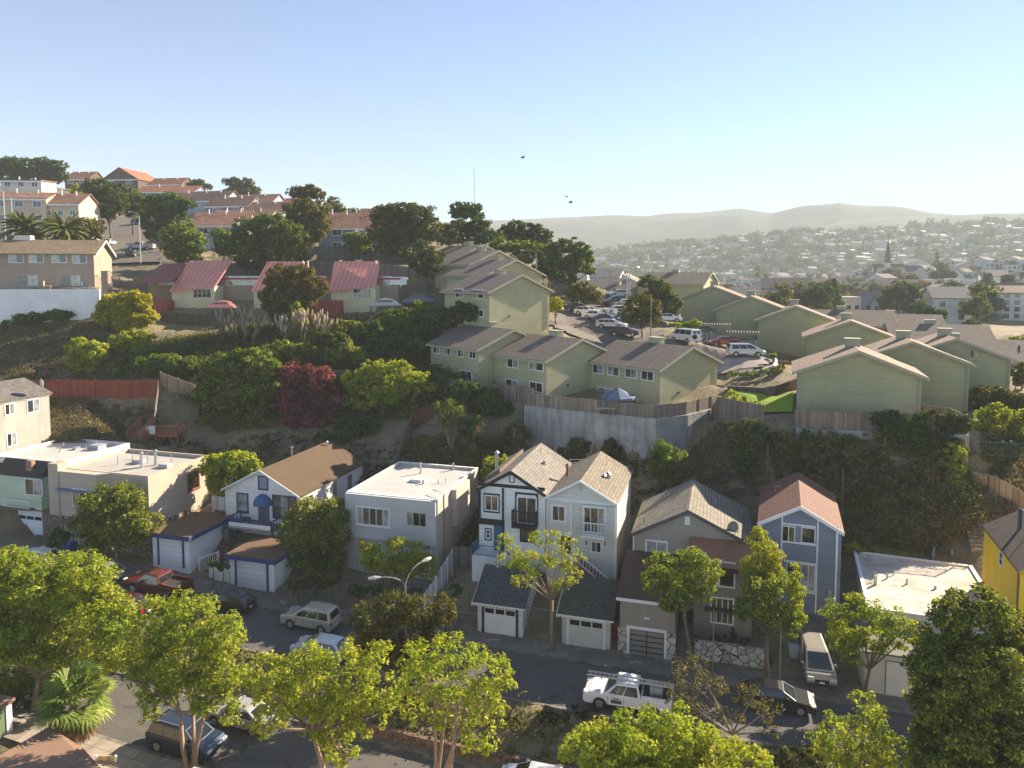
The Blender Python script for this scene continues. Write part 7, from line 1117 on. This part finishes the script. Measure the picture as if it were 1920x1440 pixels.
hillmesh('hills', [(1380, 470), (1480, 440), (1560, 425), (1640, 414), (1720, 409), (1800, 402), (1860, 401), (1920, 400), (2100, 394), (2500, 410)], 1900, 1450, 12, FARM, 10, 8)
hm = hillmesh('hills', [(900, 520), (1040, 500), (1112, 478), (1190, 467), (1230, 464), (1310, 458), (1400, 448), (1440, 441), (1470, 438), (1520, 438), (1600, 439), (1650, 435), (1700, 432), (1740, 433), (1800, 429), (1850, 425), (1900, 423), (1960, 418), (2200, 410), (2600, 435)], YH, 820, 11, FARM, 5, 12)
for i, (px, hh) in enumerate(((1504, 34), (1550, 38), (1570, 26), (1597, 30), (1625, 24), (1647, 28), (1657, 34), (1675, 30))):
    q = P(px, ipl(px, [(1500, 388), (1540, 384), (1570, 379), (1620, 386), (1690, 388)]), YM); o = thing('radio_mast', 'thin lattice radio mast on the hazy mountain crest', 'radio mast', q, 0, 'radio masts on the mountain'); MB().tube([(0, 0, q.z - 4), (0, 0, q.z + hh)], [.9, .4], 5).build('pole', GALV, o)
# ---------------------------------------------------------------- the town in the valley
rt = np.random.RandomState(21); TOWNW = [(.56, .55, .52), (.46, .47, .48), (.40, .44, .50), (.56, .50, .40), (.50, .42, .36), (.62, .62, .60)]; TOWNR = [(.13, .11, .10), (.18, .12, .09), (.22, .20, .18), (.10, .10, .11)]
protos = []
def thouse(label, loc, W, D, hh, rise, wc, rc, rz, group=None, wins=3, rows=2, cat='house', ax='x'):
    h = thing('town_house', label, cat, loc, rz, group); OFF[h.name] = 0; w_ = M('paint', wc, .85); r_ = M('paint', rc, .9)
    if rise < .2: MB().box(0, W, 0, D, -4, hh).build('wall', w_, h); MB().box(-.2, W + .2, -.2, D + .2, hh, hh + .35).build('roof', r_, h)
    elif ax == 'x': MB().prism([(0, -4), (D, -4), (D, hh), (D / 2, hh + rise), (0, hh)], 'x', 0, W).build('wall', w_, h); gable_x(h, 0, W, 0, D, hh, hh + rise, r_, .4, .4, .25)
    else: MB().prism([(0, -4), (W, -4), (W, hh), (W / 2, hh + rise), (0, hh)], 'y', 0, D).build('wall', w_, h); gable_y(h, 0, W, 0, D, hh, hh + rise, r_, .4, .4, .25)
    for j in range(rows):
        for i in range(wins): x = W * (i + .5) / wins; z = hh * (j + .35) / rows; MB().box(x - .7, x + .7, -.06, .0, z, z + 1.4).build('window', GL, h)
    return h
for i in range(9):
    flat = i % 3 == 2; protos.append(thouse('small house of the hazy valley town', Vector((0, 0, -100)), rt.uniform(8, 14), rt.uniform(8, 12), rt.uniform(4.5, 7.5), 0 if flat else rt.uniform(1.8, 3.2), TOWNW[i % 6], TOWNR[i % 4] if not flat else (.4, .4, .4), 0, 'small houses of the hazy valley town', 2 + i % 3, 2, ax='xy'[i % 2]))
cnt = 0
taken = []
for i in range(2000):
    if cnt >= 270: break
    u = rt.rand(); Y = 205 * (4.0 ** u); px = rt.uniform(1095, 1990)
    if px < 1240 and Y < 260: continue
    if px > 1300 and Y < 235 and px < 1640: continue
    q = on(px, Y)
    if any((q - a).length < 11.5 + Y * .008 for a in taken): continue
    if 1550 < px < 1800 and 230 < Y < 330 or (1840 < px and Y < 260): continue
    taken.append(q); o = protos[cnt] if cnt < len(protos) else copy_tree(protos[rt.randint(len(protos))]); o.location = q; o.rotation_euler.z = R(rt.choice([-20, -20, 70, 25, -65]) + rt.uniform(-6, 6)); k = rt.uniform(.85, 1.25); o.scale = (k, k, k); cnt += 1
B = lambda lab, px, Y, W, D, hh, rise, wc, rc, rz=-.25, **k: thouse(lab, on(px, Y), W, D, hh, rise, wc, rc, rz, **k)
B('purple blue gabled house beyond the stepped condominiums', 1612, 252, 5.6, 10, 5.0, 3.2, (.20, .22, .36), (.14, .10, .09), -.15, ax='y', wins=1, rows=1); B('grey gabled house beside the purple blue one', 1634, 250, 7.2, 10, 4.6, 3.6, (.36, .40, .43), (.15, .11, .10), -.15, ax='y', wins=2, rows=1); B('bright blue gabled house among dark shrubs', 1682, 248, 5.8, 9, 4.0, 4.2, (.22, .36, .62), (.12, .12, .13), .1, ax='y', wins=1, rows=1); B('cream flat roofed house left of the purple blue gable', 1568, 245, 8, 8, 6.0, .1, (.58, .54, .44), (.45, .44, .42), -.1, wins=3, rows=1)
B('large dark roofed warehouse in the town', 1650, 345, 23, 14, 4.5, 4.5, (.45, .43, .40), (.085, .085, .10), -.05, wins=5, rows=1, cat='warehouse'); B('big pale multi storey apartment block at the right edge', 1858, 222, 16, 12, 8.5, 2.0, (.56, .54, .52), (.19, .12, .09), -.35, wins=6, rows=4, cat='apartment block'); B('long pink brown two storey apartment building behind the gables', 1432, 262, 24, 9, 6.5, .1, (.40, .27, .20), (.30, .16, .12), -.05, wins=8, rows=2, cat='apartment block'); B('blue grey house with dark roof beyond the parked cars', 1108, 245, 11, 9, 4.5, 2.4, (.36, .42, .50), (.12, .11, .12), -.1, wins=3, rows=1); B('pale blue gabled house at the end of the lane', 1166, 238, 5.5, 8, 5.0, 2.6, (.46, .54, .60), (.16, .13, .12), .1, ax='y', wins=1, rows=2)
q = on(1640, 300); h = thing('vaulted_hall', 'long hall with rounded vault roof and pale end wall', 'hall', q, -.06); OFF[h.name] = 0; arc = [(4 * math.cos(math.pi * k / 10), 3 + 3.2 * math.sin(math.pi * k / 10)) for k in range(11)]; MB().prism([(-4, -3), (4, -3), (4, 3), (-4, 3)], 'x', 0, 28).build('wall', M('paint', (.48, .47, .44)), h); MB().prism(arc, 'x', 0, 28).build('vault_roof', M('paint', (.26, .17, .12)), h); MB().prism([(a * 1.04, b_ + .1) for a, b_ in arc], 'x', 28, 28.4).build('end_arch', M('paint', (.30, .36, .42)), h)
q = on(1640, 470); h = thing('church', 'church with tall dark red spire in the hazy town', 'church', q, -.2); OFF[h.name] = 0; MB().prism([(0, -3), (10, -3), (10, 7), (5, 12), (0, 7)], 'x', 0, 18).build('nave', M('paint', (.58, .55, .48)), h); gable_x(h, 0, 18, 0, 10, 7, 12, M('paint', (.12, .06, .05)), .4, .4, .3); MB().box(5.5, 8.5, -2.5, .5, -3, 13).build('tower', M('paint', (.58, .55, .48)), h)
b = MB(); b.v = [(5.3, -2.7, 13), (8.7, -2.7, 13), (8.7, .7, 13), (5.3, .7, 13), (7, -1, 29)]; b.f = [(0, 1, 4), (1, 2, 4), (2, 3, 4), (3, 0, 4), (3, 2, 1, 0)]; b.build('spire', M('paint', (.17, .05, .045)), h); MB().box(6.92, 7.08, -1.08, -.92, 29, 31).box(6.5, 7.5, -1.06, -.94, 30, 30.2).build('cross', DKM, h)
# trees of the town
def tproto(label, r, hgt, m, seed, group, con=False, nm=None):
    rs = np.random.RandomState(seed); o = thing(nm or ('town_conifer' if con else 'town_tree'), label, 'tree', Vector((0, 0, -100)), 0, group); OFF[o.name] = 0
    bl = [((0, 0, hgt * (.2 + .15 * k)), (r * (1 - .15 * k),) * 2 + (hgt * .14,)) for k in range(6)] if con else [(tuple(Vector((0, 0, hgt * .62)) + Vector(sph(rs, 1)[0]) * r * .5), (r * .62, r * .62, r * .55)) for _ in range(6)]
    C, N = crownpts(bl, rs, .55, 1.6, 9, .42); leafmesh('crown', C, N, .55, rs, m, o); MB().tube([(0, 0, -1), (0, 0, hgt * .6)], [.35, .15], 6).build('trunk', BRK1, o); return o
tp = [tproto('rounded green tree among the houses of the hazy town', 4.2, 8.5, OLG, 31, 'green trees of the hazy town'), tproto('dark rounded tree among the houses of the hazy town', 4.6, 9, DKG, 32, 'dark trees of the hazy town'), tproto('golden autumn tree among the houses of the hazy town', 4.6, 8.5, GLD_, 33, 'golden trees of the hazy town'), tproto('dark pointed conifer among the houses of the hazy town', 3.0, 14, DKO, 34, 'conifers of the hazy town', True)]
used = [False] * 4
def tt(k, q, s_):
    o = copy_tree(tp[k]) if used[k] else tp[k]; used[k] = True; o.location = q; o.scale = (s_, s_, s_); o.rotation_euler.z = rt.uniform(0, 6.28)
for i in range(140):
    Y = 195 * (4.3 ** rt.rand()); px = rt.uniform(1095, 1990)
    if px < 1240 and Y < 250: continue
    tt(rt.choice([0, 0, 1, 1, 2, 3], p=[.25, .2, .2, .12, .13, .1]), on(px, Y), rt.uniform(.6, 1.25))
SPEC = [('tall dark conifer beside the town feather palm', 1563, 225, [(1563, 532, 7, 8), (1562, 545, 11, 9), (1564, 558, 14, 10), (1563, 572, 17, 11)], DKG), ('wide golden tree left of the dark town roofs', 1665, 330, [(1655, 545, 14, 9), (1675, 545, 14, 9), (1650, 552, 10, 6)], GLD_), ('big golden brown tree in the middle of the town', 1735, 330, [(1720, 545, 18, 12), (1745, 548, 18, 12), (1700, 540, 14, 12), (1730, 535, 14, 8)], GLD_), ('broad dark brown tree on the town rise', 1768, 400, [(1758, 518, 14, 9), (1778, 518, 14, 10), (1768, 512, 14, 8)], DKO), ('tall conifer at the right of the town, left one', 1852, 300, [(1852, 520, 7, 9), (1852, 535, 11, 10), (1853, 550, 13, 10)], DKG), ('broad dark conifer at the right of the town', 1890, 290, [(1888, 525, 12, 10), (1892, 540, 15, 12), (1886, 552, 14, 8)], DKO), ('dark round bush between the ochre condominiums', 1745, 150, [(1735, 585, 16, 10), (1758, 590, 18, 12), (1745, 598, 24, 8)], DKG), ('olive bush at the right beyond the ochre condominiums', 1825, 150, [(1820, 612, 18, 12), (1838, 618, 16, 10), (1815, 625, 14, 8)], OLG), ('yellow green trees behind the cream flat roofed house', 1600, 285, [(1590, 565, 14, 7), (1618, 560, 14, 8), (1640, 562, 12, 7)], LIME), ('dark bush before the bright blue gabled house', 1672, 235, [(1674, 590, 8, 9), (1672, 600, 9, 8)], DKG)]
for lab, bx, Y, bl, m in SPEC: tree(lab, on(bx, Y + 2), Y, bl, m, .24 * (Y / 110), BRK1, .25, 1.8, limbs=False)
# houses and trees on the far hillside
fh = []
for i, (wc, rc) in enumerate(((TOWNW[0], TOWNR[0]), (TOWNW[3], TOWNR[1]), (TOWNW[5], TOWNR[2]))):
    o = MB().prism([(0, -6), (10, -6), (10, 6), (5, 8.5), (0, 6)], 'x', 0, 12).build('hillside_house', M('paint', (.42, .41, .39) if i != 1 else (.36, .31, .25)), None); fh.append(tag(o, 'tiny pale house on the hazy far hillside', 'house', 'pale houses on the hazy far hillside'))
for i in range(150):
    o = fh[i] if i < 3 else fh[i % 3].copy()
    if i >= 3: COL.objects.link(o)
    px = rt.uniform(1115, 1990); v = rt.uniform(.12, .92) ** 1.2; o.location = hm(px, v); o.rotation_euler.z = rt.uniform(-.5, .5) + rt.choice([0, 1.57]); k = rt.uniform(.5, 1.0); o.scale = (k * rt.uniform(.8, 1.8), k, k * .85)
ft = tproto('dark tree on the hazy far hillside', 8, 14, DKG, 41, 'trees on the hazy far hillside', nm='hillside_tree'); ft['label'] = 'dark round tree on the hazy far hillside'
for i in range(150):
    o = ft if i == 0 else copy_tree(ft); px = rt.uniform(1112, 1990); v = rt.uniform(.1, 1.0) if i % 3 else rt.uniform(.95, 1.0)
    if px < 1560 and v > .96 and i % 2: v *= .8
    o.location = hm(px, v); k = rt.uniform(.5, 1.15) * (1.25 if px > 1700 else .8); o.scale = (k, k, k * rt.uniform(.8, 1.1)); o.rotation_euler.z = rt.uniform(0, 6)
hb = MB()
for i in range(620):
    c = hm(rt.uniform(1100, 1995), rt.uniform(.04, .9)); a = rt.uniform(-.4, .4) + rt.choice([0, 1.57]); ca, sa = math.cos(a), math.sin(a); W, D, hh = rt.uniform(4, 9), rt.uniform(3, 5), rt.uniform(3.5, 6); n = len(hb.v)
    for x, y, z in ((-W, -D, -4), (W, -D, -4), (W, D, -4), (-W, D, -4), (-W, -D, hh), (W, -D, hh), (W, D, hh), (-W, D, hh), (-W, 0, hh + 2), (W, 0, hh + 2)): hb.v.append((c.x + x * ca - y * sa, c.y + x * sa + y * ca, c.z + z))
    hb.f += [tuple(n + k for k in q) for q in ((0, 1, 5, 4), (1, 2, 6, 9, 5), (2, 3, 7, 6), (3, 0, 4, 8, 7), (4, 5, 9, 8), (6, 7, 8, 9))]
hb.build('hillside_houses', M('paint', (.38, .36, .33)), None)['kind'] = 'stuff'
rs = np.random.RandomState(44); bl = []
for i in range(900): c = hm(rs.uniform(1100, 1995), rs.uniform(.03, .99)); r = rs.uniform(4, 10); bl.append((tuple(c + Vector((0, 0, r * .6))), (r, r, r * .75)))
C, N = crownpts(bl, rs, 1.6, 1.0, 5, .5); leafmesh('woods', C, N, 1.7, rs, DKG)['kind'] = 'stuff'
bl = []
for i in range(420):
    Y = 215 * (4.0 ** rs.rand()); px = rs.uniform(1095, 1990)
    if px < 1640 and Y < 260: continue
    r = rs.uniform(1.8, 4.2); bl.append((tuple(on(px, Y) + Vector((0, 0, r * .9))), (r, r, r * .9)))
C, N = crownpts(bl, rs, .6, 1.1, 7, .45); leafmesh('woods', C, N, .6, rs, OLG)['kind'] = 'stuff'
rs = np.random.RandomState(52); bl = []
for i in range(170):
    Y = rs.uniform(64, 190); px = rs.uniform(1945, 2700); r = rs.uniform(.8, 2.6); bl.append((tuple(on(px, Y) + Vector((0, 0, r * .6))), (r, r, r * .85)))
C, N = crownpts(bl, rs, .4, .9, 8, .45); leafmesh('undergrowth', C, N, .4, rs, OLG)['kind'] = 'stuff'
# ---------------------------------------------------------------- haze
hz = MB().box(-5200, 5200, -700, 3700, -40, 330).build('haze', bpy.data.materials.new('haze_air'), None); hz['kind'] = 'stuff'; m = hz.data.materials[0]; m.use_nodes = True; nt = m.node_tree; nt.nodes.remove(nt.nodes['Principled BSDF']); pv = nt.nodes.new('ShaderNodeVolumePrincipled')
pv.inputs['Color'].default_value = (.54, .61, .64, 1); pv.inputs['Density'].default_value = .0004; pv.inputs['Anisotropy'].default_value = .0; nt.links.new(pv.outputs[0], nt.nodes['Material Output'].inputs['Volume'])
